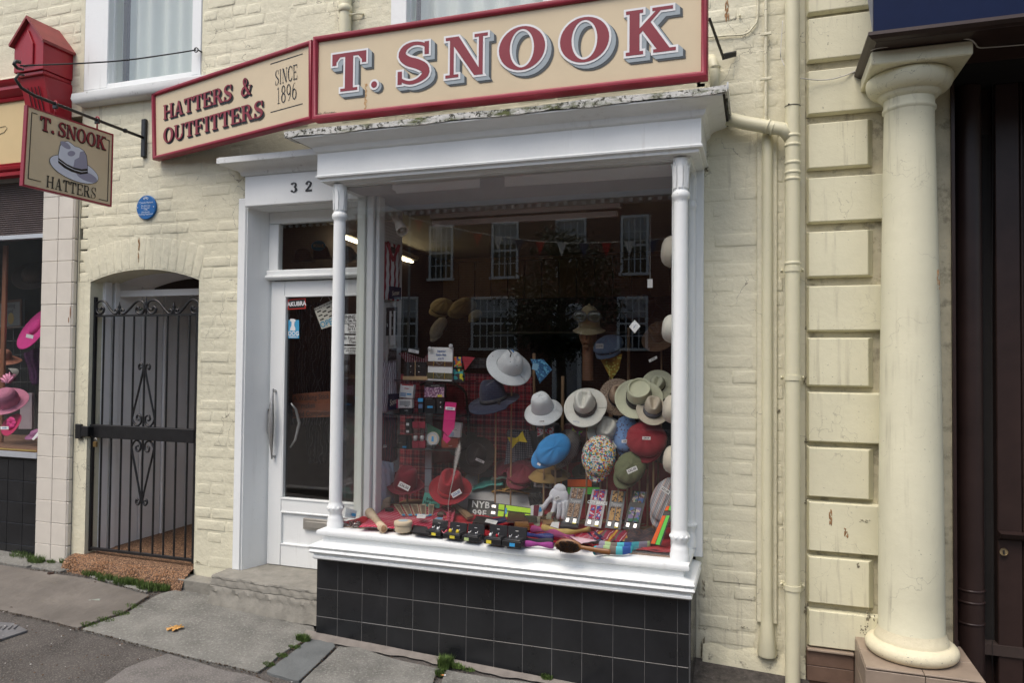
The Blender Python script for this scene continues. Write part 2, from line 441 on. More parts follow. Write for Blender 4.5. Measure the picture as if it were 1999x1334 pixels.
def glyph(ch, ST=ST, TH=TH):
    if ch == 'T': return 0.80, [R_(.305, .305 + ST, 0, 1), R_(.20, .60, 0, SE), R_(0, .80, 1 - SE * 1.3, 1), R_(0, .10, .70, 1), R_(.70, .80, .70, 1), P_((.10, .905), (.10, .78), (.19, .905)), P_((.70, .905), (.61, .905), (.70, .78))]
    if ch == 'H': return 0.95, stem(.08, ST) + stem(.68, ST) + [R_(.1, .8, .46, .46 + TH * 1.3)]
    if ch == 'A': return 0.92, [P_((.10, 0), (.10 + TH * 1.3, 0), (.50, 1), (.42, 1)), P_((.60, 0), (.60 + ST * 1.15, 0), (.54, 1), (.40, 1)), R_(.22, .66, .27, .27 + TH * 1.2), R_(.0, .28, 0, SE), R_(.52, .92, 0, SE)]
    if ch == 'E': return 0.80, [R_(.08, .08 + ST, 0, 1), R_(0, .76, 0, SE), R_(0, .74, 1 - SE, 1), R_(.1, .56, .47, .47 + TH * 1.2), R_(.68, .77, 0, .28), R_(.66, .75, .74, 1), R_(.50, .57, .38, .64)]
    if ch == 'F': return 0.78, [R_(.08, .08 + ST, 0, 1), R_(0, .40, 0, SE), R_(0, .74, 1 - SE, 1), R_(.1, .56, .45, .45 + TH * 1.2), R_(.66, .75, .70, 1), R_(.50, .57, .36, .62)]
    if ch == 'R': return 0.90, stem(.08, ST)[:2] + [R_(0, .45, 1 - SE, 1), R_(.1, .45, .46, .46 + TH * 1.2), O_(.43, .74, .28, .27, ST * .95, TH * 1.2, -90, 90), P_((.60, 0), (.86, 0), (.56, .50), (.36, .50)), R_(.58, .93, 0, SE)]
    if ch == 'I': return 0.40, stem(.1, ST)
    if ch == 'U': return 0.90, [R_(.08, .08 + ST, .32, 1), R_(0, .36, 1 - SE, 1), R_(.70, .70 + TH * 1.3, .32, 1), R_(.60, .90, 1 - SE, 1), O_(.432, .34, .352, .36, ST * .8, TH * 1.6, 180, 360)]
    if ch == 'O': return 0.94, [O_(.46, .5, .46, .52, ST * 1.15, TH)]
    if ch == 'C': return 0.86, [O_(.46, .5, .46, .52, ST * 1.1, TH, 42, 318), R_(.74, .82, .66, .98), R_(.76, .83, .10, .32)]
    if ch == 'N': return 0.96, [R_(.10, .10 + TH * 1.4, 0, 1), R_(0, .30, 0, SE), R_(0, .24, 1 - SE, 1), R_(.76, .76 + TH * 1.4, 0, 1), R_(.66, .96, 1 - SE, 1), P_((.05, 1), (.30, 1), (.86, 0), (.66, 0))]
    if ch == 'K': return 1.0, stem(.09, ST * 1.1) + [P_((.22, .36), (.22, .50), (.70, 1), (.80, 1)), P_((.34, .56), (.52, .70), (.96, 0), (.70, 0)), R_(.56, .98, 1 - SE, 1), R_(.58, 1.04, 0, SE)]
    if ch == 'S':
        q = [(.64, .80, .05), (.56, .935, .07), (.36, .985, .08), (.18, .90, .13), (.12, .72, .18), (.24, .56, .20), (.42, .47, .21), (.58, .34, .20), (.60, .18, .16), (.46, .05, .10), (.28, .01, .08), (.12, .09, .07), (.05, .22, .05)]
        return 0.72, [S_(*smooth_pts(q, 3)), R_(.58, .67, .68, 1.0), R_(.03, .12, -.01, .32)]
    if ch == '&':
        q = [(.92, .50, .05), (.78, .22, .07), (.52, .03, .09), (.22, .04, .13), (.10, .22, .17), (.22, .42, .15), (.46, .58, .10), (.58, .78, .09), (.46, .97, .07), (.30, .90, .13), (.30, .72, .15), (.52, .38, .17), (.80, .06, .14), (.95, .03, .05)]
        return 1.0, [S_(*smooth_pts(q, 3)), R_(.76, 1.0, .48, .54)]
    if ch == '.': return 0.26, [O_(.13, .10, .11, .11, .109, .109, 0, 360, 16)]
    if ch == '1': return 0.5, [R_(.2, .2 + ST * .6, 0, 1), R_(.08, .44, 0, SE * .7), P_((.05, .84), (.2, .88), (.2, 1), (.05, .86))]
    if ch == '8': return 0.64, [O_(.32, .27, .30, .285, ST * .8, TH), O_(.32, .76, .25, .25, ST * .7, TH)]
    if ch == '9': return 0.64, [O_(.30, .68, .29, .32, ST * .75, TH), S_(*smooth_pts([(.54, .72, .13), (.52, .40, .12), (.40, .12, .08), (.20, .0, .05)], 4))]
    if ch == '6': return 0.64, [O_(.33, .32, .29, .32, ST * .75, TH), S_(*smooth_pts([(.09, .28, .13), (.11, .60, .12), (.24, .88, .08), (.44, 1.0, .05)], 4))]
    if ch == '3': return 0.6, [O_(.26, .28, .28, .28, ST, TH, -150, 90), O_(.26, .76, .24, .24, ST * .9, TH, -90, 150), O_(.08, .14, .09, .09, .089, .089, 0, 360, 12), O_(.08, .86, .09, .09, .089, .089, 0, 360, 12)]
    if ch == '2': return 0.62, [S_(*smooth_pts([(.08, .80, .06), (.20, .96, .08), (.42, .92, .13), (.50, .74, .17), (.36, .46, .13), (.10, .14, .08), (.04, .04, .06)], 4)), P_((.03, 0), (.58, 0), (.58, .17), (.03, .12)), O_(.13, .78, .10, .10, .099, .099, 0, 360, 12)]
    return 0.4, []
def prim_mesh(pr, grow, ox, oy, sx, sy, dx, dz, y):
    """one primitive as a flat face set in x,z at depth y"""
    T = lambda x, z: (ox + x * sx + dx, y, oy + z * sy + dz)
    g = G()
    if pr[0] == 'p':
        q = [(x * sx, z * sy) for x, z in pr[1]]; q = _off(q, grow)
        g.add([(ox + x + dx, y, oy + z + dz) for x, z in q], [tuple(range(len(q)))])
    elif pr[0] == 'r':
        _, cx, cy, rx, ry, tv, th, a0, a1, seg = pr; vs = []
        ea = math.degrees(grow / (max(rx * sx, 1e-4))) if a1 - a0 < 359 else 0
        for i in range(seg + 1):
            a = rad(a0 - ea + (a1 - a0 + 2 * ea) * i / seg)
            ox_, oz_ = rx * sx + grow, ry * sy + grow; ix, iz = max(0.0, (rx - tv) * sx - grow), max(0.0, (ry - th) * sy - grow)
            vs += [(ox + cx * sx + ox_ * math.cos(a) + dx, y, oy + cy * sy + oz_ * math.sin(a) + dz), (ox + cx * sx + ix * math.cos(a) + dx, y, oy + cy * sy + iz * math.sin(a) + dz)]
        g.add(vs, [(2 * i, 2 * i + 1, 2 * i + 3, 2 * i + 2) for i in range(seg)])
    else:
        pts = [Vector((x * sx, z * sy)) for x, z, w in pr[1]]; ws = [w for _, _, w in pr[1]]; n = len(pts); vs = []
        for i in range(n):
            t = (pts[min(i + 1, n - 1)] - pts[max(0, i - 1)]).normalized(); nn = Vector((-t.y, t.x)); w = ws[i] * (sx + sy) / 4 + grow
            p = pts[i] + (t * -grow if i == 0 else t * grow if i == n - 1 else t * 0)
            for k in (1, -1):
                q = p + nn * w * k; vs.append((ox + q.x + dx, y, oy + q.y + dz))
        g.add(vs, [(2 * i, 2 * i + 1, 2 * i + 3, 2 * i + 2) for i in range(n - 1)])
    return g
def word_geo(word, height, sx=1.0, grow=0.0, shift=(0, 0), y=0.0, gap=0.06, ox=0.0, sweep=0, fit=None):
    """all letters of a word; y > 0 is further back; every primitive sits on its own hair-thin level"""
    g = G(); x = 0; sy = height; items = []
    for ch in word:
        if ch == ' ': x += .45; continue
        w, prs = glyph(ch); items.append((x, prs)); x += w + gap
    tot = x - gap; k = (fit / (tot)) if fit else height * sx
    lv = 0
    for (x, prs) in items:
        for pr in prs:
            for s in range(max(1, sweep)):
                fx = (s + 1) / sweep if sweep else 1
                g.join(prim_mesh(pr, grow, ox + x * k - tot * k / 2, -height / 2, k, sy, shift[0] * fx, shift[1] * fx, y - lv * 1.2e-5 + 0))
                lv += 1
    return g
# ================================================================ THE SETTING
W = 3.89
CREAM = mat('cream_masonry_paint', (0.675, 0.645, 0.49), 0.62, 0.07, 3.0, 0.0065, 20, streak=.5, crack=.8, dirt=0.45, dc=(0.26, 0.24, 0.17), ds=7, dt=0.66, speck=0.7)
CREAM2 = mat('cream_stucco_paint', (0.70, 0.675, 0.50), 0.55, 0.07, 2.5, 0.0018, 26, streak=.55, crack=.3, dirt=0.4, dc=(0.32, 0.29, 0.22), ds=9, dt=0.67, speck=0.9)
PIPEC = mat('cream_gloss_paint', (0.67, 0.64, 0.46), 0.42, 0.05, 4, 0.0006, 60, dirt=0.25, dc=(0.3, 0.26, 0.18), ds=22, dt=0.68, speck=0.6)
WHITE = mat('white_gloss_paint', (0.80, 0.825, 0.82), 0.38, 0.04, 3, 0.0012, 35, streak=.22, dirt=0.5, dc=(0.40, 0.39, 0.36), ds=16, dt=0.68, speck=0.35, stretch=(1, 1, .6))
WHITE_OLD = mat('weathered_white_paint', (0.68, 0.70, 0.69), 0.5, 0.08, 4, 0.0014, 40, dirt=0.7, dc=(0.20, 0.19, 0.165), ds=14, dt=0.60, speck=0.6)
WHITE_SAGE = mat('faded_green_white_paint', (0.66, 0.70, 0.64), 0.45, 0.03, 3, 0.0006, 40, dirt=0.25, dc=(0.35, 0.34, 0.3), ds=20, dt=0.66)
BLACK_IRON = mat('black_painted_iron', (0.012, 0.012, 0.013), 0.36, 0.3, 20, 0.0012, 90, dirt=0.2, dc=(0.10, 0.09, 0.085), ds=50, dt=0.66, spec=0.5)
RED_PAINT = mat('deep_red_gloss_paint', (0.30, 0.012, 0.022), 0.3, 0.12, 6, 0.0006, 40, dirt=0.2, dc=(0.12, 0.02, 0.02), ds=20, dt=0.66)
SIGN_RED = mat('faded_crimson_frame_paint', (0.27, 0.022, 0.042), 0.38, 0.12, 8, 0.0006, 60, dirt=0.2, dc=(0.16, 0.06, 0.07), ds=22, dt=0.68)
DARK = mat('dark_interior', (0.02, 0.018, 0.017), 0.8, 0.2, 4)
DIRT = mat('soil_and_moss_in_joints', (0.075, 0.052, 0.035), 0.95, 0.35, 14, 0.01, 60, dirt=0.5, dc=(0.06, 0.075, 0.025), ds=6, dt=0.56)

# ---- ground
GROUND = mat('worn_tarmac', (0.085, 0.077, 0.07), 0.95, 0.35, 3.5, 0.008, 130, dirt=0.8, dc=(0.21, 0.19, 0.17), ds=120, dt=0.5, speck=.9)
def axis_pts(a, b, fine0, fine1, step, far):
    p = [a]; x = a
    while x < b:
        x += step if fine0 <= x <= fine1 else far
        p.append(min(x, b))
    return p
xs = sorted(set([round(-60 + 5 * i, 3) for i in range(10)] + [round(-8 + 0.25 * i, 3) for i in range(45)] + [round(5 + 5 * i, 3) for i in range(12)]))
ys = sorted(set([-60, -45, -30, -24, -18, -14.2, -12] + [round(-12 + 1.0 * i, 3) for i in range(14)] + [round(2 + 0.25 * i, 3) for i in range(12)] + [5.0, 8.0, 20.0]))
def street_z(x, y):
    z = gz(x, max(y, 0.8))
    return z - 0.012 - (0.12 if -10.5 < y < 0.5 else 0)
g = G(); n = len(xs)
for y in ys:
    for x in xs: g.v.append((x, y, street_z(x, y)))
for j in range(len(ys) - 1):
    for i in range(n - 1): g.f.append((j * n + i, j * n + i + 1, (j + 1) * n + i + 1, (j + 1) * n + i))
tag(obj('ground', g, GROUND, smooth=True), 'worn dark tarmac footway and road in front of the shops', kind='structure')
for nm, y0, y1 in (('kerb', 0.35, 0.5), ('kerb', -10.65, -10.5)):
    kb = G()
    for i in range(24):
        x = -14 + i * 0.92; kb.bbox(x, x + .91, y0, y1, street_z(x, 0.0) - .05, gz(x, .8) + 0.0, .012)
    tag(obj(nm, kb, mat('granite_kerb', (0.25, 0.24, 0.23), .8, .15, 9, .002, 80), smooth='auto'), kind='structure')

# ---- flagstones (each with its own edge, lifted above the dirt in the joints)
FLAG = [mat('grey_sandstone_flag', (0.175, 0.172, 0.155), 0.88, 0.3, 5, 0.008, 55, dirt=0.7, dc=(0.33, 0.33, 0.30), ds=70, dt=0.52, speck=.9),
        mat('brown_slate_flag', (0.150, 0.135, 0.118), 0.75, 0.25, 4, 0.008, 16, crack=.8, dirt=0.5, dc=(0.05, 0.045, 0.04), ds=7, dt=0.64, dstretch=(1, 3.5, 1)),
        mat('blue_grey_flag', (0.13, 0.14, 0.14), 0.75, 0.2, 6, 0.004, 50, dirt=0.5, dc=(0.25, 0.25, 0.24), ds=45, dt=0.6),
        mat('grey_concrete_patch', (0.155, 0.145, 0.135), 0.95, 0.3, 7, 0.006, 120, dirt=0.7, dc=(0.28, 0.26, 0.24), ds=110, dt=0.5, speck=.8)]
pav = thing('pavement', 'uneven flagstone pavement with grassy joints along the shop fronts', None, (-2.5, 3.4, 0.04), kind='structure')
SLABS = [
    (1, [(-60, 1104), (-20, 1100), (20, 1106), (52, 1112), (95, 1118), (160, 1128), (222, 1143), (292, 1162), (240, 1196), (152, 1226), (70, 1206), (0, 1190), (-60, 1180)]),
    (0, [(-80, 1058), (0, 1060), (76, 1076), (92, 1092), (52, 1106), (0, 1098), (-80, 1094)]),
    (0, [(82, 1078), (98, 1090), (142, 1098), (150, 1108), (118, 1116), (60, 1108)]),
    (0, [(182, 1108), (275, 1130), (318, 1146), (285, 1156), (236, 1142), (175, 1126)]),
    (0, [(304, 1163), (345, 1152), (388, 1150), (452, 1166), (520, 1184), (612, 1212), (614, 1240), (560, 1270), (504, 1312), (440, 1298), (302, 1266), (240, 1248), (160, 1228), (246, 1199)]),
    (2, [(602, 1249), (636, 1249), (652, 1256), (655, 1262), (584, 1329), (560, 1324), (520, 1311)]),
    (0, [(662, 1262), (700, 1264), (760, 1284), (858, 1306), (846, 1332), (830, 1420), (600, 1420), (578, 1350), (590, 1330)]),
    (0, [(872, 1308), (960, 1324), (1120, 1345), (1130, 1440), (850, 1440), (862, 1332)]),
    (3, [(200, 1336), (246, 1304), (276, 1292), (328, 1276), (420, 1304), (500, 1322), (570, 1350), (560, 1440), (150, 1440)]),
    (0, [(1390, 1318), (1520, 1328), (1680, 1352), (1680, 1440), (1380, 1440)]),
]
for k, pts in SLABS:
    P = []
    for i, p in enumerate(pts):
        q0 = pts[(i + 1) % len(pts)]
        for t in (0, .33, .66):
            px = p[0] + (q0[0] - p[0]) * t; py = p[1] + (q0[1] - p[1]) * t
            if t: px += random.uniform(-1.6, 1.6); py += random.uniform(-1.2, 1.2)
            q = atg(px, py, 0.004); P.append((q.x, q.y, q.z))
    o = obj('flagstone', G().slab(P, 0, 0.03), FLAG[k], pav, bev=0.004)
def joint_dirt(name, pts, wid, lift=0.006):
    g = G()
    for i in range(len(pts) - 1):
        a, b = atg(*pts[i]), atg(*pts[i + 1]); d = (b - a); L = d.length; d.normalize(); nn = Vector((-d.y, d.x, 0)); N = max(2, int(L / .009))
        for j in range(N):
            c = a + d * L * (j + .5) / N + nn * random.gauss(0, wid * .45) + d * random.uniform(-.01, .01); r = wid * random.uniform(.15, .55)
            g.ell((c.x, c.y, gz(c.x, c.y) + .001), (r, r * random.uniform(.6, 1), random.uniform(.3, 1) * lift * .7), 6, 3)
    return g
dg_ = G()
for pts in ([(0, 1194), (70, 1208), (152, 1229)], [(152, 1229), (302, 1269), (440, 1301), (504, 1316)], [(296, 1162), (242, 1198), (154, 1229)], [(600, 1248), (560, 1276), (508, 1314)], [(658, 1262), (586, 1330)], [(862, 1310), (846, 1334)], [(60, 1112), (160, 1124), (240, 1146), (300, 1163), (345, 1156)], [(560, 1352), (500, 1322)]):
    dg_.join(joint_dirt('d', pts, .013))
tag(obj('joint_soil', dg_, DIRT, smooth=True), 'brown soil and moss packed in the joints between flagstones', kind='stuff')
# cement fillet at the foot of the tiled plinth
fil = G()
N = 60
for i in range(N + 1):
    x = -2.40 + 2.1 * i / N; w0 = .030 + .018 * math.sin(i * .33) ** 2 + .006 * math.sin(i * 1.7); z = gz(x, 3.55)
    fil.v += [(x, 3.556, z + .028 - .018 * i / N), (x, 3.556 - w0 * .5, z + .014 - .008 * i / N), (x, 3.556 - w0, z - .002)]
    if i: k = i * 3; fil.f += [(k - 3, k - 2, k + 1, k), (k - 2, k - 1, k + 2, k + 1)]
tag(obj('cement_fillet', fil, mat('old_cement', (0.20, 0.18, 0.16), .95, .2, 12, .003, 90), smooth=True), 'thin grey cement fillet along the foot of the black tiles', kind='structure')

# ---- grass tufts
gg = G()
def tuft(px, py, n, h, spread, lean=.6):
    c = atg(px, py)
    for _ in range(n):
        a = random.uniform(0, 6.28); r = spread * math.sqrt(random.random()); x, y = c.x + r * math.cos(a), c.y + r * math.sin(a) * .5
        hh = h * random.uniform(.4, 1.1); b = random.uniform(0, 6.28); l = hh * random.uniform(.1, lean); z = gz(x, y); w = random.uniform(.0010, .0022)
        dx, dy = math.cos(b), math.sin(b); sx, sy = -dy * w, dx * w
        m = (x + dx * l * .35, y + dy * l * .35, z + hh * .6); t = (x + dx * l, y + dy * l, z + hh)
        gg.add([(x - sx, y - sy, z), (x + sx, y + sy, z), (m[0] + sx * .8, m[1] + sy * .8, m[2]), (m[0] - sx * .8, m[1] - sy * .8, m[2]), t], [(0, 1, 2, 3), (3, 2, 4)])
for a in [(45, 1086, 130, .03, .09), (70, 1098, 160, .035, .06), (65, 1080, 90, .03, .05), (130, 1100, 150, .035, .045), (178, 1122, 150, .025, .06), (208, 1131, 170, .03, .07), (240, 1140, 180, .032, .06), (262, 1142, 150, .035, .05), (290, 1150, 220, .035, .07), (318, 1152, 160, .03, .04),
          (352, 1142, 330, .055, .06), (372, 1138, 260, .06, .045), (384, 1148, 120, .04, .04), (432, 1152, 240, .05, .045), (592, 1252, 320, .028, .035), (236, 1200, 90, .012, .05), (205, 1212, 90, .012, .05), (175, 1222, 80, .012, .05), (262, 1186, 70, .012, .05), (575, 1266, 80, .012, .03), (550, 1282, 80, .012, .03), (525, 1300, 60, .012, .03),
          (866, 1306, 220, .05, .025), (872, 1298, 140, .04, .03), (858, 1320, 80, .03, .02), (890, 1304, 90, .02, .03), (1068, 1330, 150, .03, .025), (915, 1310, 50, .015, .03), (100, 1100, 50, .02, .03)]:
    tuft(a[0], a[1], int(a[2] * 2.4), a[3] * 1.25, a[4] * 1.25)
tag(obj('grass', gg, mat('short_pavement_grass', (0.075, 0.125, 0.025), .7, .55, 30), None), 'short green grass tufts growing in the pavement joints', kind='stuff')
# small grit, twigs and leaf crumbs
lg = G()
for _ in range(520):
    px, py = random.uniform(0, 900), random.uniform(1100, 1334)
    c = atg(px, py)
    if c.y > 3.50 and c.x > -2.36 or c.y > 3.78: continue
    r = random.uniform(.0015, .0045); lg.ell((c.x, c.y, c.z + r * .5), (r * random.uniform(.8, 2), r * random.uniform(.8, 1.6), r * .6), 5, 3)
tag(obj('grit', lg, mat('brown_grit', (0.12, 0.08, 0.055), .95, .5, 60), smooth=True), 'brown grit and leaf crumbs scattered over the pavement', kind='stuff')
lg = G()
for _ in range(70):
    px, py = random.uniform(0, 900), random.uniform(1180, 1334)
    c = atg(px, py); r = random.uniform(.002, .005)
    if c.y < 3.4: lg.ell((c.x, c.y, c.z + r * .3), (r * 1.2, r, r * .4), 6, 3)
tag(obj('pale_litter', lg, mat('pale_scraps', (0.6, 0.58, 0.55), .9, .2, 60), smooth=True), 'tiny pale litter scraps dotted over tarmac and flagstones', kind='stuff')
# fallen leaves, bark pieces, lichen, paper, cigarette end, access cover
def leaf(px, py, size, col, label, spin=0.0, name='fallen_leaf', cat='leaf', lobes=5, curl=.012):
    c = atg(px, py); g = G(); pts = []; N = 40
    for i in range(N):
        a = 2 * math.pi * i / N; r = size * (.45 + .55 * abs(math.cos(a * lobes / 2)) ** .6) * (1 if abs(a - math.pi) > .35 else .55)
        pts.append((r * math.cos(a + spin), r * math.sin(a + spin)))
    g.v = [(c.x, c.y, gz(c.x, c.y) + .010)] + [(c.x + p[0], c.y + p[1], gz(c.x, c.y) + .008 + curl * (.5 + .5 * math.sin(3 * i * .4))) for i, p in enumerate(pts)]
    g.f = [(0, i + 1, (i + 1) % N + 1) for i in range(N)]
    s0 = Vector((c.x + size * math.cos(spin + math.pi) * .4, c.y + size * math.sin(spin + math.pi) * .4, c.z + .01))
    t = thing(name, label, cat, c)
    obj('blade', g, col, t, smooth=True, sol=.0008)
    obj('stalk', G().tube([s0, s0 + Vector((math.cos(spin + math.pi), math.sin(spin + math.pi), .1)) * size * .8], .0012, 5), col, t)
leaf(342, 1231, .046, mat('yellow_leaf', (0.55, 0.30, 0.09), .6, .25, 60, .001, 80), 'curled yellow maple leaf lying on the grey flagstone', 0.4)
leaf(150, 1108, .040, mat('orange_leaf', (0.42, 0.19, 0.06), .6, .3, 60, .001, 80), 'orange brown leaf lying beside the gravel doorstep', 2.2)
for k, (px, py, sx_, sy_, lb) in enumerate([(98, 1122, .028, .016, 'dark brown lump of bark nearest the gravel step'), (18, 1164, .02, .009, 'thin dark bark piece near the left pavement joint'), (22, 1188, .013, .008, 'small round bark piece near the tarmac edge'), (520, 1172, .022, .014, 'dark red bark lump in front of the stone doorstep'), (545, 1178, .014, .009, 'smaller red brown bark lump nearer the black tiles'), (186, 1138, .012, .006, 'little black bark sliver on the slate slab')]):
    c = atg(px, py); g = G().ell((c.x, c.y, c.z + sy_ * .35), (sx_, sx_ * .5, sy_ * .5), 10, 6, fn=lambda p, a: p * (1 + .25 * math.sin(a * 3 + k)))
    tag(obj('bark_piece', g, mat('dark_bark', (0.045, 0.025, 0.018), .95, .4, 60, .003, 90), smooth=True), lb, 'bark', 'bark pieces on the pavement')
def blot(px, py, r, sx_, name, m, label, cat, th=.002, seed=1):
    rnd = random.Random(seed); c = atg(px, py, .004); N = 34; ph = [rnd.uniform(0, 6) for _ in range(4)]
    P = []
    for i in range(N):
        a = 2 * math.pi * i / N; q = r * (1 + .25 * math.sin(3 * a + ph[0]) + .16 * math.sin(7 * a + ph[1]) + .1 * math.sin(11 * a + ph[2]))
        P.append((c.x + q * sx_ * math.cos(a), c.y + q * math.sin(a) * .8, gz(c.x, c.y) + .004 + th))
    return tag(obj(name, G().slab(P, 0, th), m), label, cat)
blot(178, 1170, .042, 1.35, 'lichen_patch', mat('grey_lichen', (0.30, 0.33, 0.29), .9, .3, 50, .002, 90), 'pale grey green lichen patch on the brown slate slab', 'lichen', .0025, 3)
blot(306, 1135, .018, 2.2, 'paper_scrap', mat('white_paper', (0.75, 0.76, 0.75), .6, .04, 9), 'crumpled white paper scrap in the grass below the gate', 'litter', .006, 5)
c = atg(860, 1322)
cg = thing('cigarette_end', 'orange tipped cigarette end beside the grass tuft by the tiles', 'cigarette end', c)
obj('filter', G().tube([c + Vector((0, 0, .008)), c + Vector((.018, .004, .008))], .004, 8), mat('orange_filter', (0.6, 0.25, 0.08), .7), cg)
obj('paper', G().tube([c + Vector((.018, .004, .008)), c + Vector((.026, .006, .008))], .004, 8), mat('white_paper', (0.7, 0.7, 0.7), .7), cg)
MC = thing('access_cover', 'small grey cast access cover set in the tarmac at the left', 'access cover', atg(10, 1232))
q = [atg(*p, .002) for p in ((-40, 1212), (27, 1217), (54, 1231), (-40, 1262))]
obj('cover_plate', G().slab([(p.x, p.y, p.z) for p in q], 0, .012), mat('worn_grey_iron', (0.17, 0.17, 0.175), .6, .2, 20, .001, 80, metal=.2), MC, bev=.002)
for i in range(7):
    a = atg(-30 + i * 11, 1224 - abs(i - 3), .004); b = a + Vector((.03, -.05, 0)); obj('rib', G().tube([a, b], .003, 5), mat('worn_grey_iron', (0.2, 0.2, 0.2)), MC)

# ---- brick meshes
def brick_mesh(w, h, d, seed):
    rnd = random.Random(seed); vs = []; j = lambda s=.0022: rnd.uniform(-s, s)
    def ring(ix, iz, y): return [(sx * (w / 2 - ix) + j(), y + j(.0006), sz * (h / 2 - iz) + j()) for sx, sz in ((-1, -1), (0, -1), (1, -1), (1, 0), (1, 1), (0, 1), (-1, 1), (-1, 0))]
    vs = ring(-.001, -.001, .004) + ring(.005, .0045, -d * .55) + ring(.014, .012, -d) + [(0, -d - .0006, 0)]
    fs = []
    for r in (0, 8):
        for i in range(8): fs.append((r + i, r + (i + 1) % 8, r + 8 + (i + 1) % 8, r + 8 + i))
    for i in range(8): fs.append((16 + i, 16 + (i + 1) % 8, 24))
    me = bpy.data.meshes.new('brick'); me.from_pydata(vs, [], fs); me.polygons.foreach_set('use_smooth', [True] * len(me.polygons)); me.materials.append(CREAM); return me
BR = [brick_mesh(.221, .070, .0021, k) for k in range(9)]; BH = [brick_mesh(.107, .070, .0021, 20 + k) for k in range(5)]
def lay(parent, z0, z1, spans, Y=W, rnd=random.Random(3)):
    zc = math.floor(z0 / .078) * .078; course = int(round(zc / .078))
    while zc < z1:
        c = zc + .039
        for a, b in spans(c):
            hdr = course % 4 == 1
            pit = .116 if hdr else .232
            x = math.floor(a / pit) * pit + (0.116 if course % 2 and not hdr else 0) + (rnd.uniform(-.02, .02)) - pit
            while x < b:
                l, r = max(a, x), min(b, x + pit)
                if r - l > .03:
                    w = r - l - .010; me = rnd.choice(BH if w < .13 else BR); mw = .104 if w < .13 else .218
                    inst('brick', me, parent, ((l + r) / 2, Y + rnd.uniform(-.0012, .0022), c + rnd.uniform(-.0018, .0018)), (rnd.uniform(-.006, .006), rnd.uniform(-.006, .006), rnd.uniform(-.008, .008)), scale=(w / mw, rnd.uniform(.3, 1.1), 1))
                x += pit
        zc += .078; course += 1
# passage arch: springing z 2.10 at the sides, crown 2.185
PX0, PX1 = -4.455, -3.485
def arch_z(x):
    t = (x - (PX0 + PX1) / 2) / ((PX1 - PX0) / 2); return 2.19 - .085 * t * t
def wall_sheet(rects, mat_, name, label, Y=W, depth=.22, parent=None):
    g = G()
    for x0, x1, z0, z1 in rects: g.box(x0, x1, Y, Y + depth, z0, z1)
    return g
# left wall: around the passage and the door, and above the neighbour's shop
wl = thing('wall', 'cream painted brick wall round the gated passage and upper window', None, (-3.5, W, 1.6), kind='structure')
g = wall_sheet([(-6.4, -4.53, 3.30, 4.8), (PX1, -3.17, .0, 2.95), (-4.53, PX0, .0, 2.12), (-4.53, -3.17, 2.95, 3.36), (-3.17, -2.3, 2.60, 3.36), (-3.50, -2.3, 3.361, 4.8)], CREAM, '', '')
N = 16
for i in range(N):
    xa, xb = PX0 + (PX1 - PX0) * i / N, PX0 + (PX1 - PX0) * (i + 1) / N
    g.add([(xa, W, arch_z(xa)), (xb, W, arch_z(xb)), (xb, W, 2.95), (xa, W, 2.95), (xa, W + .22, arch_z(xa)), (xb, W + .22, arch_z(xb))], [(0, 1, 2, 3), (0, 4, 5, 1)])
g.box(-4.541, -4.53, W - .002, W + .05, 0, 2.98); obj('wall_face', g, CREAM, wl)
def spans_left(c):
    if c < .17: return []
    if c < 2.11: return [(PX1 + .0, -3.17)]
    if c < 2.40: return [(-4.53, -4.43), (-3.46, -3.17)]
    if c < 2.60: return [(-4.53, -3.17)]
    if c < 2.94: return [(-4.53, -3.17)]
    if c < 3.33: return [(-4.53, -2.36)]
    if c < 3.38: return [(-3.48, -2.36)]
    return [(-6.0, -4.56), (-3.50, -2.16)]
def lay_not_arch(parent):
    lay(parent, .17, 4.2, spans_left)
def arch_bricks(parent):
    N = 15
    for i in range(N):
        x = PX0 - .01 + (PX1 - PX0 + .02) * (i + .5) / N; t = (x - (PX0 + PX1) / 2) / ((PX1 - PX0) / 2)
        inst('brick', random.choice(BR), parent, (x + .02 * t, W - .0005 + random.uniform(-.001, .001), arch_z(x) + .113), (0, rad(90 + 14 * t), 0), scale=(.98, .6, .90))
# keep ordinary bricks out of the arch ring
_sl = spans_left
def spans_left2(c):
    out = []
    for a, b in _sl(c):
        if 2.11 <= c < 2.43 and a > -4.6 and b <= -3.1:
            pass
        out.append((a, b))
    return out
lay(wl, .17, 4.2, spans_left2, rnd=random.Random(5)); arch_bricks(wl)
# wall above the bay
wm = thing('wall', 'cream painted brick wall behind the main name board', None, (-1.2, W, 3.4), kind='structure')
obj('wall_face', wall_sheet([(-2.3, -.26, 2.70, 3.42), (-2.3, -2.09, 3.42, 4.8), (-1.06, -.26, 3.42, 4.8)], CREAM, '', ''), CREAM, wm)
lay(wm, 2.78, 3.95, lambda c: [(-2.36, -.26)] if c < 3.36 else ([(-2.16 + .0, -2.10), (-1.05, -.26)]), rnd=random.Random(8))
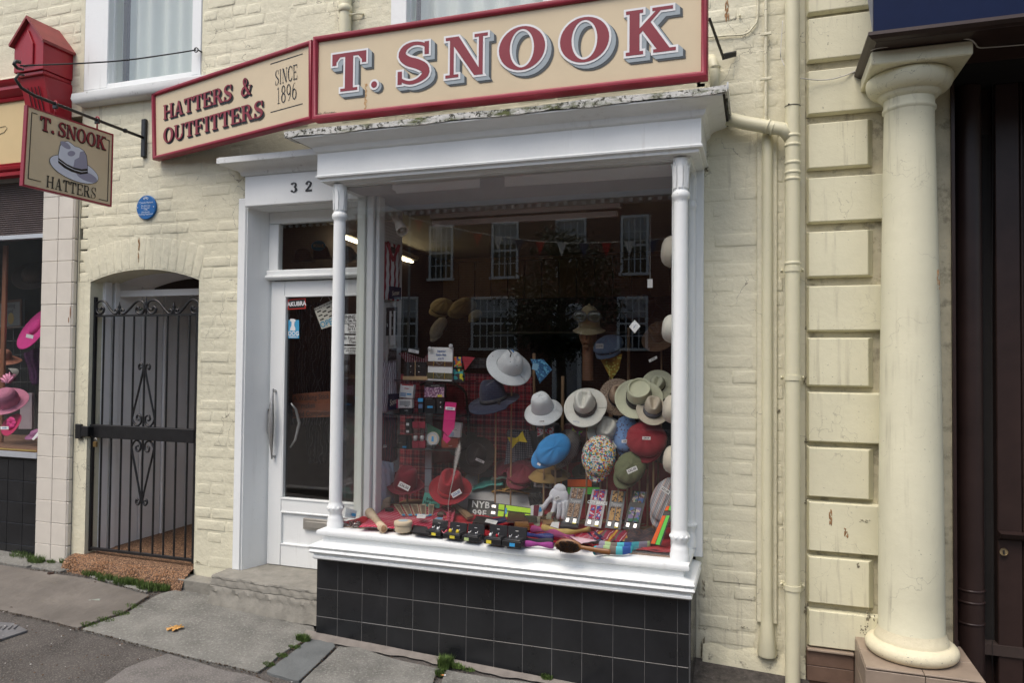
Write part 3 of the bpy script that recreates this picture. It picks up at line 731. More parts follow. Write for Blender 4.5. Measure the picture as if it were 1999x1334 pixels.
# wall right of the bay
wr = thing('wall', 'cream painted brick wall between the bay window and the stone quoins', None, (0, W, 1.6), kind='structure')
obj('wall_face', wall_sheet([(-.30, .225, -.2, 4.8)], CREAM, '', ''), CREAM, wr)
lay(wr, .16, 4.0, lambda c: [(-.29, .005), (.085, .128), (.196, .224)] if c < 2.78 else [(-.29, .224)], rnd=random.Random(11))
pl_ = G()   # rendered plinth lump at the wall foot
for i in range(12):
    x = -.262 + .485 * i / 12; pl_.add([(x, W - .006, .155 + .012 * math.sin(i * 1.3)), (x + .041, W - .006, .155 + .012 * math.sin((i + 1) * 1.3)), (x + .041, W - .030, .115), (x, W - .030, .115), (x + .041, W - .045, .0), (x, W - .045, .0)], [(0, 1, 2, 3), (3, 2, 4, 5)])
obj('render_plinth', pl_, mat('dirty_cream_render', (0.60, 0.57, 0.42), .8, .12, 9, .006, 40, streak=.6, dirt=.9, dc=(0.10, 0.09, 0.07), ds=16, dt=.56), wr, smooth=True)
# soil strip at wall foot
ds_ = G().slab([(-.30, 3.875, .085), (.24, 3.875, .065), (.24, 3.66, -.01), (-.30, 3.60, .01)], 0, .2)
tag(obj('soil_strip', ds_, mat('dark_pavement_dirt', (0.07, 0.062, 0.055), .95, .4, 30, .01, 70, dirt=.4, dc=(.25, .24, .22), ds=60, dt=.6)), 'strip of dark dirt between the bay plinth and the wall foot', kind='structure')
# building mass behind so nothing is see-through
bk = G(); bk.box(-9, 4, 11.0, 11.2, -.3, 4.8); bk.box(-9, 4, 3.9, 11.2, 4.8, 8.5); bk.box(-26, -9, 3.9, 11.2, -.3, 8.5); bk.box(4, 24, 3.9, 11.2, -.3, 8.5)
tag(obj('building_shell', bk, CREAM2), 'plain rear walls and upper floor closing the shop row', kind='structure')
tag(obj('dark_partition', G().box(-9, -4.56, 4.7, 4.75, -.3, 3.3).box(-4.575, -4.56, 4.0, 4.7, -.3, 3.3).box(-9, -4.56, 3.95, 4.7, 2.98, 3.0), DARK), 'dark partition behind the neighbour window', kind='structure')

# ---- stone quoins and column
qs = thing('stone_pilaster', 'cream painted rusticated stone pilaster beside the round column', 'pilaster', (.4, W, .2))
obj('pilaster_core', G().box(.226, .86, W - .006, W + .3, -.2, 4.8), mat('grimy_joint_paint', (.50, .46, .33), .75, .15, 9, .003, 50, dirt=.7, dc=(.2, .18, .13), ds=14, dt=.52), qs)
qpx = [(-75, 33 - 8, 0), (33 + 5, 118, 1), (140, 223, 0), (243, 329, 1), (349, 434, 0), (454, 540, 1), (560, 645, 0), (661, 752, 1), (767, 861, 0), (874, 968, 1), (980, 1074, 0), (1087, 1175, 1), (1191, 1290, 0)]
for i, (t, b, nar) in enumerate(qpx):
    z1, z0 = at(1577, t, W - .036).z, at(1577, b, W - .036).z
    x0, x1 = .236, (.503 if nar and i != 1 else .72); f = W - .042; r = .026 if nar and i != 1 else .001; bb, tt, ll = .008, .006, .006
    P0 = [(x0 - ll, W - .006, z0 - bb), (x1 + r, W - .006, z0 - bb), (x1 + r, W - .006, z1 + tt), (x0 - ll, W - .006, z1 + tt)]
    P1 = [(x0 + .004, f, z0), (x1, f, z0), (x1, f, z1), (x0 + .004, f, z1)]
    if i == 0: z1 = 4.8
    if i == 12: z0 = .226; P0[0] = (P0[0][0], P0[0][1], .217); P0[1] = (P0[1][0], P0[1][1], .217); P1[0] = (P1[0][0], f, .226); P1[1] = (P1[1][0], f, .226)
    obj('stone_block', G().hexa(P1, P0), CREAM2, qs, bev=.0035)
CXc, CYc = .655, 3.705
cl = thing('column', 'round cream Tuscan column on a tan tiled pedestal under the blue fascia', 'column', (CXc, CYc, 0))
prof = [(.142, .375), (.143, .385)]
for k in range(17):
    t = k / 16; prof.append((.1335 - .031 * t ** 1.5, .41 + 2.33 * t))
prof += [(.1035, 2.742), (.110, 2.748), (.110, 2.758), (.1035, 2.766), (.105, 2.80)]
obj('shaft', G().lathe(prof, (CXc, CYc, 0), 64), CREAM2, cl, smooth=True)
cap = [(.104, 2.795), (.118, 2.803), (.124, 2.812), (.128, 2.818)] + [(.128 + .050 * math.sin(a * math.pi / 16), 2.822 + .060 * (1 - math.cos(a * math.pi / 16))) for a in range(0, 9)] + [(.176, 2.896), (.168, 2.904)]
obj('capital', G().lathe(cap, (CXc, CYc, 0), 64), CREAM2, cl, smooth=True)
obj('abacus', G().bbox(.472, .862, 3.50, 3.90, 2.905, 2.966, .006), CREAM2, cl, smooth='auto')
tor = [(.150 + .038 * math.cos(a * math.pi / 12), .328 + .034 * math.sin(a * math.pi / 12)) for a in range(-6, 7)] + [(.150, .366), (.147, .378), (.142, .388), (.136, .412)]
obj('torus_base', G().lathe(tor, (CXc, CYc, 0), 64), mat('chipped_cream_stucco', (0.72, 0.66, 0.47), .6, .08, 6, .003, 40, dirt=.6, dc=(0.28, 0.26, 0.22), ds=10, dt=.64, speck=1), cl, smooth=True)
TAN = mat('tan_glazed_tile', (0.31, 0.245, 0.19), .45, .15, 8, .0005, 50, dirt=.35, dc=(.2, .15, .11), ds=18, dt=.62)
obj('pedestal_core', G().box(.452, .888, 3.492, 3.9, -.3, .286), mat('dark_grout', (.08, .07, .06), .9), cl)
for z0, z1 in ((.186, .282), (.08, .182), (-.02, .076)):
    for k in range(2): obj('tile', G().bbox(.449 + k * .222, .449 + k * .222 + .219, 3.484, 3.492, z0, z1, .0015), TAN, cl)
    obj('tile', G().bbox(.441, .4515, 3.484, 3.68, z0, z1, .0015), TAN, cl); obj('tile', G().bbox(.441, .4515, 3.684, 3.88, z0, z1, .0015), TAN, cl)
for k in range(2):
    for l in range(2): obj('tile', G().bbox(.443 + k * .224, .443 + k * .224 + .221, 3.484 + l * .2, 3.682 + l * .2, .287, .2945, .0015), TAN, cl)
tb = thing('tiled_plinth', 'low brown tiled plinth under the stone quoins', 'plinth', (.34, W, .1))
obj('plinth_bed', G().box(.228, .44, W - .03, W, -.2, .205), mat('brown_bed', (.14, .08, .055), .9), tb)
for k in range(2):
    obj('tile', G().bbox(.23, .436, W - .042, W - .031, .205 - .075 * (k + 1) + .003, .205 - .075 * k, .0015), mat('brown_tile', (0.15, 0.095, 0.07), .5, .2, 9, .001, 50, dirt=.4, dc=(.05, .04, .035), ds=14, dt=.58), tb)
obj('tile', G().bbox(.23, .436, W - .060, W - .003, .206, .216, .0015), mat('tan_glazed_tile', (.25, .19, .15)), tb)

# ---- downpipes, cables and brackets
dp = thing('downpipe', 'thick cream painted downpipe running the full height of the wall', 'downpipe', (.163, 3.80, 0))
R0 = .034
obj('pipe', G().lathe([(R0, -.1), (R0, 4.8)], (.163, 3.80, 0), 28), PIPEC, dp, smooth=True)
for py in (265, 283, 318, 337, 350, 515, 530, 738, 1152):
    z = at(1547, py, 3.78).z; obj('collar', G().lathe([(R0, z + .012), (R0 + .003, z + .010), (R0 + .004, z), (R0, z - .004)], (.163, 3.80, 0), 28), PIPEC, dp, smooth=True)
for py in (525, 738, 1150):
    z = at(1547, py, 3.78).z; b = G()
    b.lathe([(R0 + .001, z - .013), (R0 + .0045, z - .012), (R0 + .0045, z + .012), (R0 + .001, z + .013)], (.163, 3.80, 0), 28); b.box(.108, .218, 3.845, 3.856, z - .012, z + .012)
    for sx in (.114, .212): b.ell((sx, 3.843, z), (.007, .007, .007), 8, 5)
    obj('bracket', b, PIPEC, dp, smooth='auto')
obj('pipe_branch', G().tube([(-.17, 3.84, 2.845), (-.06, 3.82, 2.80), (.05, 3.805, 2.765), (.12, 3.80, 2.745), (.155, 3.80, 2.70)], .033, 20), PIPEC, dp, smooth=True)
for x, z in ((.045, 2.768), (.068, 2.757)): obj('collar', G().tube([(x, 3.806, z), (x + .008, 3.806, z - .003)], .037, 20), PIPEC, dp, smooth=True)
tie = thing('cable_tie', 'black cable tie round the thick downpipe near the fascia', 'cable tie', (.163, 3.8, at(1547, 222, 3.78).z))
z = at(1547, 205, 3.78).z
obj('strap', G().lathe([(R0 + .0012, z - .002), (R0 + .003, z), (R0 + .0012, z + .002)], (.163, 3.8, 0), 24), BLACK_IRON, tie)
ob = bpy.data.objects[-1] if False else None
obj('strap_head', G().bbox(.14, .149, 3.757, 3.764, z - .003, z + .004), BLACK_IRON, tie)
p2 = thing('cable_guard', 'slim cream painted cable guard with flared foot on the brick wall', 'cable guard', (.048, 3.86, .2))
obj('guard_backing', G().bbox(-.003, .094, 3.872, 3.888, .30, 2.80, .003), CREAM, p2, smooth='auto')
obj('guard_tube', G().lathe([(.0, 2.815), (.012, 2.81), (.024, 2.79), (.0255, 2.6), (.0255, .36), (.030, .30), (.047, .155), (.043, .145)], (.047, 3.862, 0), 20), PIPEC, p2, smooth=True)
obj('conduit', G().lathe([(.008, 2.80), (.008, 4.8)], (.040, 3.868, 0), 10), CREAM, p2, smooth=True)
for py in (62, 150): z = at(1497, py, 3.84).z; obj('saddle', G().bbox(.012, .068, 3.856, 3.862, z - .008, z + .008), CREAM, p2)
for (px, py), lb in zip(((1503, 803), (1500, 1040), (1504, 960), (1436, 30)), ('painted screw head beside the cable guard, second from the top', 'lowest painted screw head beside the cable guard', 'painted screw head just above the lowest one', 'painted screw head high above the bay cornice')):
    q = at(px + 8, py, W - .012); tag(obj('screw_head', G().ell(q, (.007, .006, .007), 8, 5), PIPEC, smooth=True), lb, 'screw', 'painted screw heads on the wall')
def wire(name, pts, r, m, label, cat, group=None, seg=6):
    # smooth the picture polyline
    q = [Vector(p) for p in pts]; out = []
    for i in range(len(q) - 1):
        p0, p1, p2_, p3 = q[max(0, i - 1)], q[i], q[i + 1], q[min(len(q) - 1, i + 2)]
        for j in range(6):
            t = j / 6; out.append(0.5 * ((2 * p1) + (-p0 + p2_) * t + (2 * p0 - 5 * p1 + 4 * p2_ - p3) * t * t + (-p0 + 3 * p1 - 3 * p2_ + p3) * t ** 3))
    out.append(q[-1]); return tag(obj(name, G().tube(out, r, seg), m, smooth=True), label, cat, group)
wire('wall_cable', [at(1382, 72, W - .012), at(1420, 69, W - .012), at(1455, 66, W - .012), at(1470, 52, W - .012), at(1479, 30, W - .012), at(1478, -60, W - .012)], .0045, CREAM, 'cream painted cable bending up the brick above the bay', 'cable')
wire('grey_cable', [at(1563, 152, 3.80), at(1600, 156, 3.83), at(1640, 150, 3.83), at(1684, 131, 3.84), at(1694, 112, 3.7), at(1704, 96, 3.49), at(1760, 88, 3.495), at(1840, 77, 3.495), at(1890, 76, 3.49), at(1903, 84, 3.50), at(1910, 92, 3.55), at(1930, 92, 3.6), at(2030, 84, 3.6)], .0028, mat('pale_grey_cable', (.55, .54, .5), .5), 'thin pale cable draped over the column capital', 'cable')
wire('thin_cable', [at(1528, 40, 3.83), at(1524, 100, 3.82), at(1525, 112, 3.83), at(1531, 128, 3.80)], .0022, mat('pale_grey_cable', (.55, .54, .5), .5), 'short thin cable hugging the thick downpipe', 'cable')
for i, (px, py) in enumerate(((1384, 0),)): pass
br = thing('sign_bracket', 'black iron stay bracket holding the right end of the name board', 'bracket', at(1425, 105, 3.84))
pa, pb = at(1385, 36, 3.56), at(1412, 112, 3.80)
obj('stay_arm', G().tube([pa, pb], .007, 6), BLACK_IRON, br)
obj('wall_foot', G().hexa([at(1409, 108, 3.80), at(1410, 117, 3.80), at(1437, 110, 3.865), at(1437, 101, 3.865)], [at(1411, 104, 3.81), at(1411, 113, 3.81), at(1438, 106, 3.885), at(1438, 98, 3.885)]), BLACK_IRON, br)
ov = thing('overflow_pipe', 'stubby cream pipe elbow emerging behind the name board end', 'pipe', at(1390, 140, 3.85))
obj('elbow', G().tube([at(1388, 115, 3.90), at(1392, 122, 3.83), at(1396, 140, 3.82), at(1396, 190, 3.82)], .026, 16), PIPEC, ov, smooth=True)
for py in (131, 190): q = at(1396, py, 3.82); obj('collar', G().lathe([(.0262, -.006), (.029, 0), (.0262, .006)], q, 18), PIPEC, ov, smooth=True)
up = thing('soil_pipe', 'cream pipe on the wall above the angled name board', 'pipe', (-2.387, 3.86, 3.6))
obj('pipe', G().lathe([(.036, 3.35), (.036, 4.8)], (-2.387, 3.85, 0), 22), PIPEC, up, smooth=True)
z = at(688, 14, 3.82).z; obj('collar', G().lathe([(.036, z - .01), (.041, z - .008), (.041, z + .03), (.036, z + .034)], (-2.387, 3.85, 0), 22), PIPEC, up, smooth=True)
obj('clip', G().tube([(-2.35, 3.84, z - .03), (-2.31, 3.86, z - .02), (-2.28, 3.885, z - .015)], .006, 6), PIPEC, up)

# ---- right neighbour: blue fascia, brown moulding, dark recess with brown joinery
nf = thing('blue_fascia', 'plain navy blue shop fascia above the round column', 'fascia', (.9, 3.4, 3.0))
NAVY = mat('navy_blue_panel', (0.004, 0.012, 0.048), .6, .12, 5, .0003, 30, spec=.15)
BRN = mat('brown_painted_wood', (0.036, 0.021, 0.018), .4, .18, 9, .0006, 40, dirt=.15, dc=(.15, .12, .1), ds=26, dt=.66)
obj('fascia_panel', G().box(.468, 2.4, 3.395, 3.42, 3.005, 3.9), NAVY, nf)
obj('fascia_side', G().hexa([(.468, 3.42, 3.005), (.468, 3.42, 3.9), (.474, 3.42, 3.9), (.474, 3.42, 3.005)], [(.60, 3.88, 2.96), (.44, 3.88, 3.9), (.446, 3.88, 3.9), (.606, 3.88, 2.96)]), mat('grey_fascia_side', (.16, .18, .24), .4, .1, 5), nf)
mp = [(.0, 3.002), (.022, 3.002), (.022, 2.985), (.006, 2.972), (-.01, 2.968), (-.03, 2.968)]
g = G(); path = [(.462, 3.885), (.462, 3.40), (2.4, 3.40)]
def sweep_u(prof, x0, x1, yf, yb, left=True, right=True, smooth=False):
    """moulding profile [(projection, z)] carried round the front and the two returns of a box on the wall"""
    g = G(); n = len(prof)
    for o_, z in prof: g.v += [(x0 - o_, yb, z), (x0 - o_, yf - o_, z), (x1 + o_, yf - o_, z), (x1 + o_, yb, z)]
    for j in range(n - 1):
        for i in ((0,) if left else ()) + (1,) + ((2,) if right else ()): g.f.append((j * 4 + i, j * 4 + i + 1, (j + 1) * 4 + i + 1, (j + 1) * 4 + i))
    return g
obj('brown_moulding', sweep_u([(-.05, 3.004), (.022, 3.003), (.024, 2.988), (.008, 2.976), (-.01, 2.970), (-.012, 2.968), (-.38, 2.968)], .468, 2.4, 3.402, 3.885, True, False), BRN, nf)
dr = thing('brown_shopfront', 'dark brown painted shopfront joinery in the recess right of the column', 'shopfront', (1.2, 4.1, 0))
obj('recess_back', G().box(.80, 2.4, 4.17, 4.2, -.2, 3.4), BRN, dr)
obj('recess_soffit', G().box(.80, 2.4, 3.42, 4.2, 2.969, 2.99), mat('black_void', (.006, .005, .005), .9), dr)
obj('recess_side', G().box(.861, .875, W - .02, 4.17, -.2, 2.968), BRN, dr)
obj('engaged_shaft', G().lathe([(.058, -.1), (.058, 2.965)], (.985, 4.11, 0), 26), BRN, dr, smooth=True)
for z in (at(1895, 1157, 4.05).z, at(1895, 1180, 4.05).z, at(1895, 1222, 4.05).z): obj('shaft_ring', G().lathe([(.058, z - .006), (.062, z - .003), (.062, z + .003), (.058, z + .006)], (.985, 4.11, 0), 26), BRN, dr, smooth=True)
obj('door_stile', G().bbox(1.098, 1.20, 4.10, 4.169, -.2, 2.968, .004), BRN, dr)
obj('door_panel', G().bbox(1.203, 1.60, 4.115, 4.169, -.2, 2.968, .004), BRN, dr)
for x in (1.205, 1.222): obj('bead', G().bbox(x, x + .01, 4.105, 4.12, -.2, 2.968, .003), BRN, dr)
z = .774; obj('dado_rail', G().hexa([(1.098, 4.06, z - .005), (1.6, 4.06, z - .005), (1.6, 4.04, z + .018), (1.098, 4.04, z + .018)], [(1.098, 4.098, z - .022), (1.6, 4.098, z - .022), (1.6, 4.098, z + .022), (1.098, 4.098, z + .022)]), BRN, dr)
dk = thing('brass_plate', 'small round brass lock plate under the brown dado rail', 'lock plate', (1.12, 4.09, .70))
obj('disc', G().lathe([(0, 0), (.017, 0), (.018, .003), (.018, .005)], (1.118, 4.085, .70), 20, mat4=Matrix.Rotation(rad(90), 4, 'X')), mat('dull_brass', (.38, .30, .17), .5, .2, 30, metal=.5), dk)
obj('slot', G().box(1.113, 1.121, 4.078, 4.080, .688, .708), DARK, dk)
wire('hanging_wire', [at(1937, 0, 4.09), at(1938, 300, 4.09), at(1936, 700, 4.09), at(1937, 1334, 4.09)], .0016, DARK, 'thin dark wire running down beside the brown shaft', 'cable')
# ================================================================ BAY WINDOW
BD = 3.56
bay = thing('bay_window', 'white painted square bay window with slim columns over black tiles', 'bay window', (-1.3, BD, 0))
GROUT = mat('grey_grout', (.12, .12, .12), .9, .1, 20)
BTILE = mat('black_glazed_tile', (0.016, 0.017, 0.019), .22, .3, 5, .0006, 6, dirt=.12, dc=(.06, .06, .06), ds=10, dt=.6, spec=.5)
obj('tile_bed', G().box(-2.3325, -.303, BD - .0052, W, -.3, .49).box(-.304, -.2975, BD, W, -.3, .49), GROUT, bay)
cols_ = [-2.334] + [-2.1991 + .1535 * i for i in range(13)] + [-.3025]
rows = [.49 - .1535 * 3 - .021 + .0, 0, 0]
rz = [(.3135, .50), (.1585, .3115), (.0035, .1565), (-.15, .0015)]
random.seed(11)
for (z0, z1) in rz:
    for i in range(14):
        x0, x1 = cols_[i] + .0013, cols_[i + 1] - .0013
        dy = random.uniform(-.0006, .0006)
        zz0, zz1 = z0 + .001 * (0), z1
        o = obj('tile', G().bbox(x0, x1, BD - .007 + dy, BD + .001, zz0, zz1, .0016), BTILE, bay)
for (z0, z1) in rz:
    for k in range(2):
        obj('tile', G().bbox(-.302, -.295, BD + .003 + k * .163, BD + .162 + k * .163, z0, z1, .0016), BTILE, bay)
sill = [(-.02, .652), (.030, .650), (.043, .646), (.047, .636), (.043, .622), (.032, .617), (.020, .613), (.018, .600), (.018, .585), (.026, .580), (.050, .574), (.068, .570), (.074, .562), (.070, .553), (.062, .549), (.070, .545), (.074, .535), (.068, .526), (.056, .522), (.052, .514), (.060, .508), (.060, .498), (.050, .490), (.0, .488)]
obj('sill', sweep_u(sill, -2.262, -.345, BD - .012, W), WHITE, bay, smooth='auto')
obj('window_board', G().box(-2.262, -.345, BD + .0, W, .600, .6515), WHITE, bay)
# frieze and cornice
fr = [(-.10, 2.570), (-.055, 2.570), (-.050, 2.580), (-.012, 2.586), (-.010, 2.600), (.0, 2.604), (.006, 2.606), (.008, 2.614), (.0, 2.622), (.0, 2.742), (.006, 2.744), (.014, 2.752), (.020, 2.762), (.022, 2.774), (.034, 2.784), (.052, 2.792), (.078, 2.798), (.098, 2.806), (.100, 2.812), (.070, 2.814)]
obj('frieze', sweep_u(fr, -2.335, -.250, 3.50, W), WHITE_OLD if False else WHITE, bay, smooth='auto')
LEAD = None
m, n, b = nt('mossy_lead_flashing'); v = pos_node(n)
c = mixc(n, ramp(n, noise(n, v, 5, 7, .72, (1, 1, 3)), .47, .60), (.60, .60, .57), (.10, .115, .04)); c = mixc(n, ramp(n, noise(n, v, 40, 4, .7), .52, .60), c, (.05, .05, .035))
n.links.new(c, b.inputs['Base Color']); b.inputs['Roughness'].default_value = .85; bump(n, b, noise(n, v, 60, 4), .006); LEAD = m
lead = G(); rnd = random.Random(4); NN = 90; prev = None
for i in range(NN + 1):
    x = -2.478 + (2.478 - .130) * i / NN; w0 = .004 * math.sin(i * .35) + rnd.uniform(-.002, .002); zt = 2.852 + .004 * math.sin(i * .21); zb = 2.814 + w0
    yy = 3.392 + rnd.uniform(-.003, .003)
    row = [(x, 3.89, zt + .035), (x, 3.52, zt + .012), (x, 3.41, zt), (x, yy, zt - .006), (x, yy + .001, zb), (x, yy + .012, zb + .001), (x, 3.5, 2.815)]
    lead.v += row
    if i: o_ = (i - 1) * 7; lead.f += [(o_ + k, o_ + 7 + k, o_ + 8 + k, o_ + k + 1) for k in range(6)]
lead.f += [tuple(range(6, -1, -1)), tuple(NN * 7 + k for k in range(7))]
obj('lead_flashing', lead, LEAD, bay, smooth='auto')
obj('flashing_tip', G().hexa([(-.132, 3.395, 2.858), (-.124, 3.395, 2.862), (-.124, 3.40, 2.83), (-.132, 3.40, 2.828)], [(-.136, 3.80, 2.855), (-.126, 3.80, 2.855), (-.126, 3.80, 2.845), (-.136, 3.80, 2.845)]), WHITE, bay)
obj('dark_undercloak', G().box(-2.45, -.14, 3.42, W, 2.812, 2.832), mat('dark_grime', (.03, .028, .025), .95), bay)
# glazing frames
FR = WHITE
gf = G()
gf.box(-2.262, -.345, 3.575, 3.61, 2.565, 2.60)
obj('head_rail', gf, FR, bay)
obj('window_frame', G().bbox(-.395, -.352, 3.60, W, .652, 2.57, .003).bbox(-.332, -.262, 3.855, W + .0, .60, 2.60, .004), FR, bay, smooth='auto')
PANE = glass_mat('window_glass', (.985, .99, .988), f0=.08)
obj('pane', G().box(-2.215, -.372, 3.592, 3.598, .652, 2.565), PANE, bay)
obj('pane', G().box(-2.222, -2.216, 3.60, 3.86, .652, 2.565), PANE, bay)
obj('pane', G().box(-.371, -.365, 3.60, 3.86, .652, 2.565), PANE, bay)
# sash posts on the left return, seen through the glass
obj('corner_post', G().bbox(-2.287, -2.232, W - .035, W + .03, .652, 2.63, .004), WHITE_SAGE, bay, smooth='auto')
obj('corner_post', G().bbox(-2.224, -2.180, W - .03, W + .05, .652, 2.63, .004).bbox(-2.175, -2.150, W - .01, W + .06, .652, 2.63, .004), WHITE, bay, smooth='auto')
# slim cast columns with leafy capitals and turned bases
def bay_col(cx, cy, r=.036, k=1.0):
    base_k = .86
    t = [(r, .80), (r * 1.0, 1.4), (r * .93, 2.36), (r * .93, 2.375), (r * 1.15, 2.385), (r * 1.22, 2.398), (r * 1.12, 2.412), (r * .92, 2.42), (r * .88, 2.47), (r * .94, 2.52), (r * 1.08, 2.56), (r * 1.15, 2.575)]
    base = [(r * 1.28, .65), (r * 1.28, .680), (r * 1.18, .686), (r * 1.2, .700), (r * 1.08, .712), (r * .98, .722), (r * .95, .735), (r * 1.2, .748), (r * 1.25, .762), (r * 1.18, .778), (r * 1.0, .788), (r, .80)]
    c = obj('column_shaft', G().lathe(base + t[1:], (cx, cy, 0), 28), WHITE, bay, smooth='auto')
    lv = G()
    for i in range(8):
        a = 2 * math.pi * i / 8; ca, sa = math.cos(a), math.sin(a)
        def P(z, rr, w): return [(cx + ca * rr - sa * w, cy + sa * rr + ca * w, z), (cx + ca * rr + sa * w, cy + sa * rr - ca * w, z)]
        A = P(2.43, r * .98, .010) + P(2.49, r * 1.02, .013) + P(2.535, r * 1.12, .011) + [(cx + ca * r * 1.24, cy + sa * r * 1.24, 2.556)]
        lv.add(A, [(0, 1, 3, 2), (2, 3, 5, 4), (4, 5, 6)])
    obj('capital_leaf', lv, WHITE, bay, sol=.003)
    kb = G()
    for i in range(10):
        a = 2 * math.pi * i / 10; kb.ell((cx + math.cos(a) * r * 1.05, cy + math.sin(a) * r * 1.05, .763), (.012, .012, .012), 8, 6)
    obj('base_bead', kb, WHITE, bay, smooth=True)
bay_col(-2.235, 3.578); bay_col(-.350, 3.578)
bay_col(-.322, 3.845, .022)
# soffit and the blind box
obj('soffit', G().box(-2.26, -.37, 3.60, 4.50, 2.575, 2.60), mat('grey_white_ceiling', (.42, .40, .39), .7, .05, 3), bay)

# ================================================================ NAME BOARDS
SIGNBUFF = mat('buff_sign_paint', (0.60, 0.50, 0.34), .42, .05, 3, .0004, 30, dirt=.18, dc=(.42, .31, .17), ds=5, dt=.62)
LRED = mat('letter_red', (0.215, 0.022, 0.036), .4, .08, 8); LWHT = mat('letter_white', (.72, .72, .73), .4, .04, 8)
LGRY = mat('letter_blue_grey', (.30, .35, .38), .4, .06, 8); LDRK = mat('letter_dark_grey', (.055, .065, .07), .4, .08, 8); LBLK = mat('letter_black', (.012, .012, .012), .4, .1, 8)
def frame_mould(pan, w, base, out, name, parent, m):
    """mitred frame with a rounded face"""
    prof = [(0, base), (0, out * .6), (w * .18, out * .92), (w * .45, out), (w * .75, out * .85), (w, out * .35), (w, base)]
    g = G(); n = len(prof)
    for k, (d, h) in enumerate(prof):
        a, b_ = d / pan.w, d / pan.h
        g.v += [pan.p(a, b_, h), pan.p(1 - a, b_, h), pan.p(1 - a, 1 - b_, h), pan.p(a, 1 - b_, h)]
    for k in range(n - 1):
        for i in range(4): g.f.append((k * 4 + i, k * 4 + (i + 1) % 4, (k + 1) * 4 + (i + 1) % 4, (k + 1) * 4 + i))
    g.v = [tuple(v) for v in g.v]
    return obj(name, g, m, parent, smooth='auto')
YS = 3.50
TLx, TRx, zb, zt = -2.368, -.221, 2.931, 3.405
mb = Pan((TLx, YS, zt), (TRx, YS, zt), (TRx, YS, zb), (TLx, YS, zb))
sg = thing('name_board', 'long buff name board with red shaded letters above the bay window', 'shop sign', (-1.3, YS, zb))
obj('board', mb.slab(.01, .99, .02, .98, -.05, 0), SIGNBUFF, sg)
obj('board_edge', mb.slab(0.002, .998, .004, .996, -.06, -.006), mat('dark_sign_edge', (.03, .012, .014), .7), sg)
frame_mould(mb, .030, -.05, .022, 'sign_frame', sg, SIGN_RED)
def uv_on(pan, px, py):
    q = at(px, py, YS); return (q.x - TLx) / (TRx - TLx), (q.z - zb) / (zt - zb)
LET = [('T', 650, 716, 99, 179), ('S', 775, 843, 84, 163), ('N', 871, 953, 64, 152), ('O', 975, 1067, 52, 134), ('O', 1094, 1192, 34, 118), ('K', 1221, 1316, 16, 106)]
zcap, zbas = at(683, 103, YS).z, at(668, 179.5, YS).z
zK0, zK1 = at(1250, 107, YS).z, at(1240, 21, YS).z
for ch, xa, xb, ya, yb in LET:
    a = at(xa, (ya + yb) / 2, YS); b_ = at(xb, (ya + yb) / 2, YS); fx = ((a.x + b_.x) / 2 - TLx) / (TRx - TLx); tt = (fx - .09) / .82
    z0 = zbas + (zK0 - zbas) * tt; z1 = zcap + (zK1 - zcap) * tt
    fy = ((z0 + z1) / 2 - zb) / (zt - zb); h = z1 - z0; w = b_.x - a.x
    gr = .011
    for nm, m_, grow, sh, lev, sw in (('letter_shadow', LDRK, gr, (.034, -.032), .0055, 12), ('letter_side', LGRY, gr, (.022, -.021), .0040, 12), ('letter_outline', LWHT, gr, (0, 0), .0012, 0), ('letter', LRED, 0, (0, 0), 0, 0)):
        gg_ = word_geo(ch, h, 1, grow, sh, lev, fit=w, sweep=sw)
        obj(nm, mb.m(gg_, fx, fy, .008), m_, sg)
q = at(731.6, 165.5, YS); fx, fy = (q.x - TLx) / (TRx - TLx), (q.z - zb) / (zt - zb)
for nm, m_, r, dx, dz, lv in (('letter_shadow', LDRK, .030, .026, -.020, .005), ('letter_side', LGRY, .030, .014, -.012, .004), ('letter_outline', LWHT, .030, 0, 0, .0012), ('letter', LRED, .018, 0, 0, 0)):
    obj(nm, mb.m(G().add([(dx + r * math.cos(i * .2618), lv, dz + r * math.sin(i * .2618)) for i in range(24)], [tuple(range(24))]), fx, fy, .008), m_, sg)
obj('signature', mb.m(text_geo('Colin Granger', .022, shear=.3), .035, .075, .002, .0), LBLK, sg); obj('signature', mb.m(text_geo('2012', .016, shear=.3), .062, .062, .002), LBLK, sg)
obj('rust_streak', mb.m(G().add([(.004 * math.sin(k * 1.7) + (.006 + .003 * math.cos(k)) * s, 0, -.008 * k + .07) for k in range(20) for s in (-1, 1)], [(2 * k, 2 * k + 1, 2 * k + 3, 2 * k + 2) for k in range(19)]), .155, .22, .0012), mat('rust_stain', (.42, .24, .10), .7, .3, 60, dirt=.8, dc=(.60, .47, .29), ds=90, dt=.45), sg)
rs = G()
random.seed(3)
# angled board
ab = Pan(at(299, 182, 3.845), at(611, 78, 3.535), at(611, 234.4, 3.535), at(301, 313, 3.845))
sg2 = thing('angled_sign', 'buff angled board lettered in red beside the main name board', 'shop sign', at(455, 210, 3.7))
obj('board', ab.slab(.01, .99, .02, .98, -.025, 0), SIGNBUFF, sg2)
obj('board_edge', ab.slab(.003, .997, .006, .994, -.04, -.006), mat('dark_sign_edge', (.03, .012, .014), .7), sg2)
frame_mould(ab, .026, -.035, .018, 'sign_frame', sg2, SIGN_RED)
def line(pan, word, fx, fy, h, fit, cols, grow=(0, 0), sh=(.006, -.007), parent=None):
    for nm, m_, gw, s_, lev, sw in (('lettering_shadow', cols[1], grow[1], sh, .0056, 6), ('lettering', cols[0], grow[0], (0, 0), 0, 0)):
        if m_ is None: continue
        obj(nm, pan.m(word_geo(word, h, 1, gw, s_, lev, fit=fit, sweep=sw), fx, fy, .006), m_, parent)
